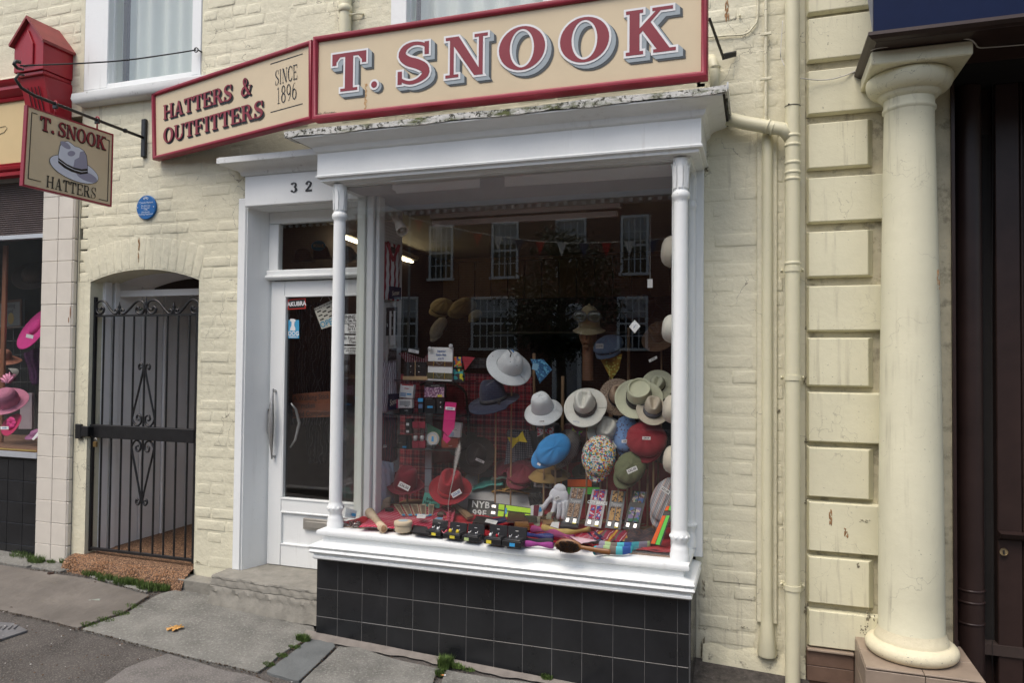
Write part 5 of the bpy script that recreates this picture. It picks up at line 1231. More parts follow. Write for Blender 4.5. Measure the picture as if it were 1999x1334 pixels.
def lyre(zt_, zb__, s):
    """tall pointed lyre ornament on the middle bar"""
    for sg_ in (-1, 1):
        top, bot = (zt_, zb__) if s > 0 else (zb__, zt_)
        q = [Vector((xc + sg_ * .030, GYt, top - s * .012)), Vector((xc + sg_ * .042, GYt, top - s * .022)), Vector((xc + sg_ * .048, GYt, top + s * .0)), Vector((xc + sg_ * .030, GYt, top + s * .016)), Vector((xc + sg_ * .012, GYt, top - s * .01)), Vector((xc + sg_ * .014, GYt, top - s * .05)), Vector((xc + sg_ * .05, GYt, (top * .55 + bot * .45))), Vector((xc + sg_ * .090, GYt, bot + s * .085)), Vector((xc + sg_ * .094, GYt, bot + s * .045)), Vector((xc + sg_ * .060, GYt, bot + s * .005)), Vector((xc + sg_ * .022, GYt, bot + s * .022)), Vector((xc + sg_ * .020, GYt, bot + s * .065)), Vector((xc + sg_ * .048, GYt, bot + s * .078)), Vector((xc + sg_ * .058, GYt, bot + s * .050)), Vector((xc + sg_ * .040, GYt, bot + s * .042))]
        obj('scroll', G().tube(smooth3(q), .0068, 8), BLACK_IRON, gt, smooth=True)
lyre(at(282, 715, GYt).z, zm1, 1); lyre(zm0, at(275, 982, GYt).z, -1)
pd = thing('padlock', 'small brass padlock hanging under the gate lock rail', 'padlock', (-4.42, GYt - .03, .96))
c = at(186, 868, GYt - .03)
obj('padlock_body', G().bbox(c.x - .016, c.x + .016, c.y - .008, c.y + .008, c.z - .018, c.z + .018, .003), mat('old_brass', (.20, .13, .05), .45, .2, 40, metal=.6), pd)
obj('shackle', G().tube([c + Vector((-.010, 0, .018)), c + Vector((-.010, 0, .036)), c + Vector((0, 0, .044)), c + Vector((.010, 0, .036)), c + Vector((.010, 0, .018))], .003, 6), SILVER, pd, smooth=True)

# ================================================================ UPPER WINDOWS
def sash(name, x0, x1, gx0, gx1, z0, label, curt):
    t = thing(name, label, 'window', ((x0 + x1) / 2, W, z0)); y0 = W + .01
    g = G(); g.bbox(x0, gx0 - .005, y0 - .012, y0 + .12, z0, 4.8, .005); g.bbox(gx1 + .005, x1, y0 - .012, y0 + .12, z0, 4.8, .005)
    g.bbox(gx0 - .045, gx0 + .002, y0 + .03, y0 + .10, z0 + .0, 4.8, .005); g.bbox(gx1 - .002, gx1 + .03, y0 + .03, y0 + .10, z0, 4.8, .005); g.bbox(x0, x1, y0 - .01, y0 + .1, z0 - .035, z0 + .03, .005)
    obj('window_frame', g, WHITE, t, smooth='auto')
    obj('pane', G().box(gx0, gx1, y0 + .05, y0 + .055, z0 + .02, 4.8), PANE, t)
    cg_ = G(); NC = 60
    for j in range(2):
        for i in range(NC + 1):
            u = i / NC; cg_.v.append((gx0 + (gx1 - gx0) * u, y0 + .16 + .022 * math.sin(u * 34) + .012 * math.sin(u * 13 + 1), z0 - .02 if j == 0 else 4.8))
    for i in range(NC): cg_.f.append((i, i + 1, NC + 2 + i, NC + 1 + i))
    obj('curtain', cg_, mat('pale_net_curtain', (.60, .66, .62), .9, .04, 3), t, smooth=True)
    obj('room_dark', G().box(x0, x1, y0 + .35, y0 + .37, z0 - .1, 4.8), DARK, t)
    return t
t = sash('sash_window', -4.53, -3.505, -4.305, -3.59, 3.475, 'white upper sash window with pale curtains above the passage', 1)
sp = [(-.01, 3.447), (.062, 3.440), (.082, 3.430), (.086, 3.395), (.078, 3.368), (.06, 3.356), (-.01, 3.35)]
obj('stone_sill', sweep_u(sp, -4.46, -3.45, W + .0, W + .05), WHITE_OLD, t, smooth='auto')
sash('sash_window', -2.10, -1.05, -1.985, -1.15, 3.42, 'white upper sash window half hidden behind the name board', 1)

# ================================================================ LEFT NEIGHBOUR'S SHOP
nb = thing('tiled_pilaster', 'cream glazed tile pilaster between the two shop fronts', 'pilaster', (-4.68, W, 0))
TILEC = mat('cream_glazed_tile', (0.64, 0.60, 0.53), .28, .05, 8, .0003, 20, dirt=.1, dc=(.4, .35, .28), ds=20, dt=.66)
obj('tile_bed', G().box(-4.838, -4.545, 3.862, 4.0, -.1, 2.98), mat('pale_grout', (.30, .29, .27), .9), nb)
zz = .171; k = 0
tilez = [.118 + .1535 * i for i in range(19)]
for z in tilez:
    for a, b_ in ((-4.840, -4.694), (-4.690, -4.556)):
        obj('tile', G().bbox(a, b_, 3.853 + random.uniform(-.0005, .0005), 3.863, z, z + .1515, .0025), TILEC, nb)
    obj('tile', G().bbox(-4.5555, -4.541, 3.8535, 3.888, z, z + .1515, .006), TILEC, nb)
for px, py, s_ in ((137, 610, .035), (134, 625, .018)):
    q = at(px, py, 3.852); obj('glaze_chip', G().ell(q, (.005, .001, s_), 8, 6, fn=lambda p, a: p * (1 + .3 * math.sin(a * 5))), mat('rusty_chip', (.30, .16, .09), .9, .4, 80), nb)
nsf = thing('neighbour_shopfront', 'red and cream shopfront of the next door hat shop', 'shopfront', (-5.6, 3.8, 0))
obj('riser_bed', G().box(-8.0, -4.842, 3.885, 3.95, -.3, .86), mat('dark_grout', (.08, .07, .06), .9), nsf)
for r_ in range(6):
    for c_ in range(8):
        obj('tile', G().bbox(-4.845 - .152 * (c_ + 1) + .0015, -4.845 - .152 * c_ - .0015, 3.877, 3.884, .845 - .152 * (r_ + 1) + .0015, .845 - .152 * r_ - .0015, .0015), BTILE, nsf)
obj('window_sill', G().bbox(-8, -4.842, 3.85, 3.93, .862, .905, .004), mat('aluminium', (.55, .58, .62), .35, .05, 9, metal=.4), nsf)
obj('brass_strip', G().box(-8, -4.842, 3.845, 3.849, .915, .925), mat('brass_strip', (.55, .42, .15), .4, metal=.6), nsf)
obj('display_floor', G().box(-8, -4.842, 3.86, 4.5, .906, .93), mat('brown_hessian', (.20, .11, .07), .9, .2, 40), nsf)
obj('pane', G().box(-8, -4.842, 3.872, 3.878, .93, 2.44), PANE, nsf)
zt_ = at(60, 464, 3.86).z; obj('glazing_bar', G().bbox(-8, -4.842, 3.86, 3.90, zt_ - .006, zt_ + .026, .003), mat('aluminium', (.55, .58, .62)), nsf)
g = G(); z = zt_ + .028; zl = at(60, 352, 3.86).z
rib = G(); N = int((zl - z) / .0155)
for i in range(N):
    rib.lathe([(.0085, -4.842), (.0085, -8.0)], (0, 0, 0), 8, mat4=Matrix.Translation((0, 3.885, z + .008 + i * .0155)) @ Matrix(((0, 0, 1, 0), (1, 0, 0, 0), (0, 1, 0, 0), (0, 0, 0, 1))))
obj('louvre', rib, mat('ribbed_brown_blind', (.07, .05, .045), .3, .2, 9), nsf, smooth=True)
obj('louvre_backing', G().box(-8, -4.842, 3.90, 3.93, z, zl), mat('ribbed_backing', (.16, .12, .11), .5), nsf)
obj('head_board', G().box(-8, -4.842, 3.87, 3.93, zl, 2.98), mat('grey_head_board', (.40, .39, .38), .6), nsf)
# cream fascia with red mouldings
zf0, zf1 = at(30, 318, 3.80).z, at(20, 200, 3.80).z
obj('fascia', G().box(-8, -4.84, 3.80, 3.86, zf0 - .02, zf1 + .06), mat('mustard_cream_fascia', (0.62, 0.47, 0.24), .45, .04, 4), nsf)
z0 = zf0; obj('lower_moulding', sweep_u([(-.03, z0 - .10), (.0, z0 - .10), (.020, z0 - .094), (.022, z0 - .07), (.008, z0 - .062), (.028, z0 - .05), (.032, z0 - .03), (.012, z0 - .02), (.016, z0 - .004), (-.02, z0)], -8, -4.86, 3.80, W, False, True), RED_PAINT, nsf, smooth='auto')
z0 = zf1; obj('upper_moulding', sweep_u([(-.03, z0), (.014, z0 + .004), (.02, z0 + .02), (.010, z0 + .03), (.035, z0 + .05), (.05, z0 + .075), (.045, z0 + .10), (.065, z0 + .12), (.07, z0 + .14), (-.05, z0 + .15)], -8, -4.90, 3.80, W, False, True), RED_PAINT, nsf, smooth='auto')
obj('fascia_flourish', G().tube([at(-6, 250, 3.798), at(10, 246, 3.798), at(14, 250, 3.798), at(8, 258, 3.798), at(-4, 263, 3.798)], .0015, 5), INK, nsf)
# gabled console
cs = thing('gabled_console', 'red gabled console bracket ending the neighbour fascia', 'console', (-4.77, 3.7, 3.3))
cx0, cx1, cy = -4.905, -4.632, 3.66
zc0 = at(55, 138, cy).z; ze = at(55, 84, cy).z; za = at(55, 42, cy).z
xm = (cx0 + cx1) / 2
obj('console_block', G().prism([(cx0, zc0), (cx1, zc0), (cx1, ze), (xm, za), (cx0, ze)], cy, W), RED_PAINT, cs, bev=.003)
dxr, dzr = (cx1 - xm) + .018, ze - za
rf = G()
for s_ in (-1, 1):
    a = Vector((xm, 0, za + .014)); b_ = Vector((xm + s_ * dxr, 0, ze - .016)); nn = Vector((s_ * .5, 0, .85)) * .018
    rf.hexa([(a.x, cy - .025, a.z), (b_.x, cy - .025, b_.z), (b_.x + nn.x, cy - .025, b_.z + nn.z), (a.x, cy - .025, a.z + .02)], [(a.x, W, a.z), (b_.x, W, b_.z), (b_.x + nn.x, W, b_.z + nn.z), (a.x, W, a.z + .02)])
obj('console_roof', rf, mat('weathered_red_paint', (.25, .045, .045), .5, .2, 9, .001, 40), cs)
obj('gable_panel', G().prism([(xm - .052, zc0 + .035), (xm + .052, zc0 + .035), (xm + .052, ze - .01), (xm, za - .06), (xm - .052, ze - .01)], cy - .012, cy + .001), RED_PAINT, cs, bev=.005)
zl0 = at(110, 330, 3.72).z
obj('console_neck', G().bbox(cx0 + .01, cx1 - .01, cy + .012, W, zc0 - .030, zc0 - .001, .006), RED_PAINT, cs, smooth='auto')
obj('console_body', G().hexa([(cx0 + .02, cy + .03, zc0 - .031), (cx1 - .03, cy + .03, zc0 - .031), (cx1 - .0, cy + .14, 2.96), (cx0 + .06, cy + .14, 2.96)], [(cx0 + .02, W, zc0 - .031), (cx1 - .003, W, zc0 - .031), (cx1 - .0, W, 2.96), (cx0 + .06, W, 2.96)]), RED_PAINT, cs)
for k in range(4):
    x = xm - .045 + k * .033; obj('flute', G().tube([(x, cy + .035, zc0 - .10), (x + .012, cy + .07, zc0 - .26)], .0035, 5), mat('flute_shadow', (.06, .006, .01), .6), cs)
# ================================================================ SHOP INTERIOR
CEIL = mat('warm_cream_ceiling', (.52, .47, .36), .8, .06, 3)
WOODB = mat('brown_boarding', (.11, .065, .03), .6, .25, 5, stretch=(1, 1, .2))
rm = thing('shop_room', 'dim shop room with boarded frieze behind the window display', None, (-1.4, 6, .25), kind='structure')
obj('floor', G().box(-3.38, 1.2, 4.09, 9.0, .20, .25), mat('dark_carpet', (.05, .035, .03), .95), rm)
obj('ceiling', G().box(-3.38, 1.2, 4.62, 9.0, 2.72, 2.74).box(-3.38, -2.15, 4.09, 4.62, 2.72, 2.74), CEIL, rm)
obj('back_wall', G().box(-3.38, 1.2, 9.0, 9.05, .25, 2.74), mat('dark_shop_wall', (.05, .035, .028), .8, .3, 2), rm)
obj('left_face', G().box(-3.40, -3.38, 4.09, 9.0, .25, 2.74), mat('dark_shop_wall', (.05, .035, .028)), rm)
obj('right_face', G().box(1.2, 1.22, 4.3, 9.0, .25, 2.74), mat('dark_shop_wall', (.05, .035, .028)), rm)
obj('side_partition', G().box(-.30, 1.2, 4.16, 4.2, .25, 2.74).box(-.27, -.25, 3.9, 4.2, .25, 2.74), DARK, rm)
for i in range(24):
    x = -3.3 + i * .19
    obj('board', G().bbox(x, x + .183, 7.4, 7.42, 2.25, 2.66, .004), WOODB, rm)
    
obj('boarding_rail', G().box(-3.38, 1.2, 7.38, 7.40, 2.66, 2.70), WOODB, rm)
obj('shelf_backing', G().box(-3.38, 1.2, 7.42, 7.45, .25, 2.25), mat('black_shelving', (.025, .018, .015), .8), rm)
for i in range(5):
    x = -2.9 + i * .82; g = G()
    g.add([(x - .37 + .74 * k / 16, 7.39, 1.9 + .34 * math.sin(math.pi * k / 16) ** .7) for k in range(17)] + [(x + .37, 7.39, 1.5), (x - .37, 7.39, 1.5)], [tuple(range(19))])
    obj('shelf_arch', g, mat('black_shelving', (.025, .018, .015)), rm, sol=.02)
obj('shelf_board', G().box(-2.6, .9, 7.0, 7.4, 1.86, 1.88), mat('grey_shelf', (.15, .15, .15), .5), rm)
bx = thing('blind_box', 'long white boxed beam at the back of the window ceiling', 'beam', (-1.2, 4.5, 2.5))
a = at(842, 425, 4.5); b_ = at(1213, 410, 4.5)
obj('box_face', G().bbox(a.x, b_.x, 4.47, 4.53, a.z - .012, a.z + .075, .004), mat('beam_white', (.60, .55, .53), .6, .04, 6), bx)
obj('box_lip', G().bbox(a.x + .02, b_.x - .02, 4.46, 4.50, a.z - .065, a.z - .030, .004), mat('beam_white', (.60, .55, .53)), bx)
def soffit_px(pts): return [tuple(atz(px, py, 2.572))[:2] for px, py in pts]
obj('reflection_strip', G().slab(soffit_px([(766, 352), (937, 340), (937, 364), (774, 376), (772, 371), (766, 368)]), 2.566, 2.571), mat('reflection_white', (.80, .82, .82), .6, .03, 5), bx)  # white strips stand in for bright reflected bands along the soffit
obj('reflection_strip', G().slab(soffit_px([(985, 336), (1318, 318), (1318, 341), (985, 363)]), 2.566, 2.571), mat('reflection_white', (.80, .82, .82)), bx)
TUBE = emit('fluorescent_tube', (1.0, .86, .58), 7.0)
def tube_light(a, b_, label):
    t = thing('strip_light', label, 'strip light', a)
    obj('batten', G().tube([a + Vector((0, 0, .05)), b_ + Vector((0, 0, .05))], .04, 8), mat('batten_white', (.5, .45, .36), .6), t)
    obj('tube', G().tube([a, b_], .017, 10), TUBE, t)
tube_light(atz(810, 514, 2.60), atz(672, 463, 2.60), 'lit fluorescent strip light on the ceiling seen above the shirts')
tube_light(atz(1283, 567, 2.45), atz(1340, 600, 2.45), 'lit fluorescent strip light at the right edge of the window')
tube_light(atz(1000, 520, 2.66) + Vector((0, 1.2, 0)), atz(1180, 510, 2.66) + Vector((0, 1.2, 0)), 'lit strip light far back behind the blind box') if False else None
# window floor
DF = .655
wf = thing('window_floor', 'red cloth covered window floor with wooden front edge', None, (-1.3, 4, DF), kind='structure')
obj('floor_board', G().box(-2.23, -.36, 3.60, 4.66, .60, DF), mat('window_board', (.25, .14, .07), .7), wf)
# ================================================================ OPPOSITE SIDE OF THE STREET (seen mirrored in the glass)
def mir(px, py, yw):
    p = at(px, py, 7.19 - yw); return Vector((p.x, yw, p.z))
m, n, b = nt('red_brickwork_far'); v = n.nodes.new('ShaderNodeTexBrick'); v.inputs['Scale'].default_value = 1.0; v.inputs['Brick Width'].default_value = .23; v.inputs['Row Height'].default_value = .078; v.inputs['Mortar Size'].default_value = .010
v.inputs['Color1'].default_value = (.15, .045, .028, 1); v.inputs['Color2'].default_value = (.22, .075, .045, 1); v.inputs['Mortar'].default_value = (.30, .24, .19, 1)
s_ = xyz(n, 'pos'); c3 = n.nodes.new('ShaderNodeCombineXYZ'); n.links.new(s_[0], c3.inputs[0]); n.links.new(s_[2], c3.inputs[1]); n.links.new(c3.outputs[0], v.inputs['Vector'])
n.links.new(mixc(n, ramp(n, noise(n, pos_node(n), .7, 3), .35, .7), v.outputs['Color'], (.12, .05, .04)), b.inputs['Base Color']); b.inputs['Roughness'].default_value = .9
YO = -14.0
oh = thing('brick_house', 'red brick terraced house with white sash windows across the street', 'house', (-3, YO, 0))
xa, xb = mir(700, 600, YO).x - 6, mir(1400, 600, YO).x + 8
obj('facade', G().box(xa, xb, YO - 6, YO, -.3, 6.35), m, oh)
cz = 6.35
obj('cornice', G().box(xa - .2, xb + .2, YO, YO + .22, cz, cz + .16), WP, oh)
dn = G()
for i in range(90): x = xa + .15 + i * (xb - xa - .3) / 90; dn.box(x, x + .10, YO + .002, YO + .12, cz - .12, cz - .002)
obj('dentil_course', dn, WP, oh)['kind'] = 'stuff'
obj('roof', G().hexa([(xa - .2, YO + .2, cz + .16), (xb + .2, YO + .2, cz + .16), (xb + .2, YO - 3, cz + 1.9), (xa - .2, YO - 3, cz + 1.9)], [(xa - .2, YO - 6.2, cz + .1), (xb + .2, YO - 6.2, cz + .1), (xb + .2, YO - 3.02, cz + 1.7), (xa - .2, YO - 3.02, cz + 1.7)]), mat('slate_roof', (.08, .08, .09), .8, .2, 2), oh)
OGL = mat('far_window_glass', (.02, .022, .025), .08, .2, 2)
def far_win(x0, x1, z0, z1, nx, nz, arch=False):
    w = obj('window', G().box(x0 - .07, x1 + .07, YO + .001, YO + .05, z1, z1 + .08).box(x0 - .07, x0, YO + .001, YO + .05, z0, z1).box(x1, x1 + .07, YO + .001, YO + .05, z0, z1), WP, oh)
    obj('sill', G().box(x0 - .12, x1 + .12, YO + .001, YO + .1, z0 - .08, z0), WP, w)
    obj('pane', G().box(x0, x1, YO + .001, YO + .012, z0, z1), OGL, w)
    g = G()
    for i in range(1, nx): x = x0 + (x1 - x0) * i / nx; g.box(x - .015, x + .015, YO + .013, YO + .03, z0, z1)
    for i in range(1, nz): z = z0 + (z1 - z0) * i / nz; h = .03 if i * 2 == nz else .014; g.box(x0, x1, YO + .014, YO + .034, z - h, z + h)
    obj('glazing_bars', g, WP, w)
    obj('blind', G().box(x0 + .02, x1 - .02, YO + .0122, YO + .0128, z0 + (z1 - z0) * .62, z1), mat('far_blind', (.35, .36, .36), .8), w)
for a, b_, t, bt, nx, nz in ((843, 881, 437, 516, 4, 4), (965, 1008, 432, 513, 4, 4), (1090, 1140, 430, 512, 4, 4), (1217, 1262, 422, 503, 4, 4)):
    p, q = mir(a, t, YO), mir(b_, bt, YO); far_win(p.x, q.x, 4.15, 5.75, nx, nz)
for a, b_, nx, nz in ((925, 1005, 6, 4), (775, 812, 3, 4), (1210, 1260, 4, 4)):
    p, q = mir(a, 585, YO), mir(b_, 680, YO); far_win(p.x, q.x, q.z, p.z, nx, nz)
p, q = mir(1088, 600, YO), mir(1128, 715, YO)
dr_ = obj('door', G().box(p.x, q.x, YO + .001, YO + .04, .1, p.z), mat('grey_far_door', (.30, .31, .32), .6), oh)
obj('door_frame', G().box(p.x - .12, p.x, YO + .001, YO + .1, .1, p.z + .1).box(q.x, q.x + .12, YO + .001, YO + .1, .1, p.z + .1).box(p.x, q.x, YO + .001, YO + .1, p.z, p.z + .1), WP, dr_)
# further houses, so that the street goes on
hb = thing('stucco_house', 'pale rendered house beside the brick terrace across the street', 'house', (xa - 6, YO, 0))
obj('facade', G().box(xa - 14, xa - .02, YO - 6, YO + .1, -.3, 7.4), mat('pale_render', (.3, .27, .23), .8, .1, 1), hb)
for i in range(3):
    for z in (1.2, 4.3):
        x = xa - 12.5 + i * 4.2; w = obj('window', G().box(x, x + 1.1, YO + .101, YO + .16, z, z + 1.7), WP, hb); obj('pane', G().box(x + .08, x + 1.02, YO + .161, YO + .165, z + .08, z + 1.62), OGL, w)
hb = thing('stucco_house', 'grey rendered house at the far right of the street', 'house', (xb + 6, YO, 0))
obj('facade', G().box(xb + .02, xb + 14, YO - 6, YO - .1, -.3, 6.8), mat('grey_render', (.36, .36, .36), .8, .1, 1), hb)
for i in range(3):
    for z in (1.2, 4.2):
        x = xb + 1.5 + i * 4.2; w = obj('window', G().box(x, x + 1.1, YO - .099, YO - .04, z, z + 1.6), WP, hb); obj('pane', G().box(x + .08, x + 1.02, YO - .039, YO - .035, z + .08, z + 1.52), OGL, w)
# street tree
tc = mir(1095, 690, -8.6); tx, ty = tc.x, -8.6
te = thing('street_tree', 'dark leafy street tree standing on the far pavement', 'tree', (tx, ty, 0))
obj('trunk', G().tube([(tx, ty, -.1), (tx + .03, ty, 1.0), (tx - .02, ty + .03, 2.0), (tx + .05, ty, 3.2), (tx, ty, 4.2)], [.13, .11, .10, .07, .03], 10), mat('tree_bark', (.06, .05, .04), .9, .3, 9), te, smooth=True)
random.seed(21); lf = G(); lb = G()
ctop = mir(1080, 470, -8.6).z; cbot = mir(1080, 690, -8.6).z; rw = 1.15 * abs(mir(1165, 560, -8.6).x - mir(990, 560, -8.6).x) / 2
cl_ = []
for _ in range(75):
    a = random.uniform(0, 6.28); u = random.uniform(-1, 1); r = rw * math.sqrt(1 - u * u) * random.uniform(.45, 1.0); cl_.append(Vector((tx - .0 + r * math.cos(a), ty + r * math.sin(a) * .9, (ctop + cbot) / 2 + u * (ctop - cbot) / 2)))
for c in cl_:
    lb.tube([Vector((tx, ty, min(c.z - .25, 3.2))), (Vector((tx, ty, c.z)) + c) / 2, c], [.03, .018, .006], 5)
    for _ in range(95):
        p = c + Vector((random.gauss(0, .2), random.gauss(0, .2), random.gauss(0, .16))); s = random.uniform(.035, .06); e_ = Euler((random.uniform(-1.2, 1.2), random.uniform(-1.2, 1.2), random.uniform(0, 6.28))).to_matrix()
        lf.add([p + e_ @ Vector(q_) for q_ in ((-s, 0, 0), (0, -s * .6, 0), (s, 0, 0), (0, s * .6, 0))], [(0, 1, 2, 3)])
obj('crown', lf, mat('street_tree_leaf', (.016, .030, .010), .6, .5, 2), te); obj('limb', lb, mat('tree_bark', (.06, .05, .04)), te)
# bunting
BC = [mat('bunting_red', (.45, .03, .03), .7), mat('bunting_white', (.7, .7, .7), .7), mat('bunting_blue', (.04, .05, .12), .7)]
bt_ = thing('bunting', 'red white and blue bunting strung high along the street', 'bunting', (0, -4.5, 4))
p0, p1 = mir(800, 425, -4.5), mir(1345, 462, -4.5)
def bp(t): return p0.lerp(p1, t) + Vector((0, 0, -.25 * math.sin(math.pi * t)))
obj('cord', G().tube([bp(i / 20) for i in range(21)], .005, 5), WP, bt_)
for i in range(13):
    t = (i + .5) / 13; c = bp(t); w, h = .085, .24
    obj('pennant', G().add([c + Vector((-w, 0, 0)), c + Vector((w, 0, 0)), c + Vector((0, .02, -h))], [(0, 1, 2)]), BC[i % 3], bt_, sol=.002)
for s_, px in ((0, 800), (1, 1345)): obj('pole', G().tube([(p0 if not s_ else p1) + Vector((0, 0, .1)), Vector(((p0 if not s_ else p1).x, -4.5, -.1))], .02, 6), mat('bunting_pole', (.3, .3, .3), .6), bt_)
# ================================================================ HATS AND CAPS
def felt(name, c, rough=.85, var=.10, bs=80, bm=.0012): return mat(name, c, rough, var, 12, bm, bs, space='obj', sheen=.15)
WSTRAW = mat('white_straw', (.62, .62, .56), .7, .05, 20, .0010, 200, space='obj'); WCOT = mat('white_cotton', (.60, .63, .64), .85, .05, 14, .0020, 30, space='obj')
CSTRAW = mat('pale_green_straw', (.55, .57, .42), .7, .05, 20, .0012, 200, space='obj'); BEIGE = mat('beige_linen', (.50, .45, .36), .85, .08, 40, .0010, 160, space='obj')
def price(parent, px4, Y, txt, m=None, sz=.55, face=None):
    pn = quad_from_px(px4, Y); c = obj('price_tag', pn.slab(0, 1, 0, 1, 0, .001), face or WP, parent)
    if txt: obj('lettering', pn.m(text_geo(txt, pn.h * sz * 1.25, bold=.0004, sx=min(1.0, pn.w / (pn.h * sz * 1.25 * .56 * len(txt)))), .5, .5, .0018), m or INK, c)
def tagq(cx, cy, w, h, rot=0):
    c, s = math.cos(rad(rot)), math.sin(rad(rot)); return [(cx + a * c - b_ * s, cy + a * s + b_ * c) for a, b_ in ((-w / 2, -h / 2), (w / 2, -h / 2), (w / 2, h / 2), (-w / 2, h / 2))]
def stand(x, y, z1, label):
    t = thing('hat_stand', label, 'hat stand', (x, y, DF))
    obj('pole', G().lathe([(.0055, DF), (.0055, z1)], (x, y, 0), 8), mat('pine_pole', (.30, .19, .10), .6, .15, 20), t, smooth=True)
    obj('foot', G().lathe([(.0, DF + .016), (.05, DF + .012), (.052, DF + .001), (.0, DF)], (x, y, 0), 18), mat('pine_pole', (.3, .19, .1)), t, smooth='auto')
def hat(kind, label, cx, cy, wpx, Y, tilt, roll, turn, m, band=None, H=.42, rc=.50, curl=.10, droop=0.0, long=1.14, bandh=.13, cat='hat', st=True, brim_m=None, dent=.30, pinch=.3, group='hats in the shop window'):
    R = msize(wpx / 2, Y, cx) ; c = at(cx, cy, Y); rot = face_rot(tilt, turn, roll)
    t = thing({'bucket': 'bucket_hat', 'pith': 'sun_helmet'}.get(kind, 'brimmed_hat'), label, cat, c, rot, group)
    L = R / max(1, long) if False else R; r0 = R * rc; h = R * 2 * H
    def cf(p, a):
        k = max(0.0, p.z / h); q = Vector(p)
        if kind in ('fedora', 'trilby'):
            tm = max(0, min(1, (k - .45) / .55)) ** 1.3
            if q.y < 0: q.x *= 1 - pinch * tm * min(1, -q.y / (r0 * .6))
            q.z -= dent * h * math.exp(-(q.x / (r0 * .30)) ** 2) * max(0, min(1, (k - .72) / .28)) * (1.0 if q.y < r0 * .55 else .3)
            q.z -= .10 * h * k * (1 if q.y > 0 else .15) * abs(q.y) / r0 * .8
        elif kind == 'bucket':
            q.x *= 1 + .03 * math.sin(a * 3 + k * 4); q.z += .02 * h * math.sin(a * 5)
        return q
    if kind in ('fedora', 'trilby'): prof = [(1.0, 0), (.985, .10), (.96, .30), (.93, .50), (.89, .68), (.83, .82), (.74, .92), (.60, .98), (.42, 1.0), (.22, 1.0), (.02, 1.0)]
    elif kind == 'bucket': prof = [(1.0, 0), (.96, .25), (.90, .5), (.82, .72), (.70, .88), (.5, .97), (.02, 1.0)]
    elif kind == 'gambler': prof = [(1.0, 0), (.98, .3), (.95, .6), (.93, .86), (.90, .95), (.85, .97), (.79, .93), (.76, .84), (.60, .80), (.3, .78), (.02, .78)]
    elif kind == 'pith': prof = [(1.0, 0), (.99, .25), (.93, .5), (.80, .72), (.60, .88), (.34, .97), (.12, 1.0), (.09, 1.06), (.02, 1.07)]
    else: prof = [(1.0, 0), (.99, .25), (.95, .5), (.86, .72), (.68, .89), (.42, .98), (.2, 1.0), (.02, 1.0)]
    def dense(pr):
        o_ = []
        for i in range(len(pr) - 1):
            for j in range(3): f = j / 3; o_.append((pr[i][0] * (1 - f) + pr[i + 1][0] * f, pr[i][1] * (1 - f) + pr[i + 1][1] * f))
        return o_ + [pr[-1]]
    pr = dense(prof)
    obj('crown', G().lathe([(r0 * a, h * b_) for a, b_ in pr], seg=40, ax=.92, ay=.92 * long, fn=cf), m, t, smooth=True, world=False)
    def bf(u, v):
        a = 2 * math.pi * u; e_in = Vector((r0 * .92 * math.cos(a), r0 * .92 * long * math.sin(a), 0)); e_out = Vector((R * math.cos(a), R * (1 + (long - 1) * .5) * math.sin(a), 0))
        p = e_in.lerp(e_out, v); s = abs(math.cos(a))
        p.z = curl * R * (s ** 1.5) * v ** 2 - droop * R * v - (.10 * R * v * v if (kind in ('fedora',) and math.sin(a) < -.5) else 0) + (.012 * R * math.sin(a * 7) * v if kind == 'bucket' else 0)
        if v > .93 and kind != 'bucket': p.z += .01 * R
        return p
    obj('brim', G().grid(bf, 56, 9), brim_m or m, t, smooth=True, world=False, sol=R * .022)
    if band is not None:
        bands = band if isinstance(band, list) else [(band, 0.02, bandh)]
        for bm_, z0, z1 in bands:
            obj('hat_band', G().lathe([(r0 * 1.00, h * z0), (r0 * 1.035, h * (z0 + .01)), (r0 * 1.02, h * (z1 - .01)), (r0 * .99, h * z1)], seg=40, ax=.92, ay=.92 * long), bm_, t, smooth=True, world=False)
    if st: stand(c.x, Y + .04, c.z, 'thin pine stand behind the ' + ' '.join(label.split()[:7]))
    return t
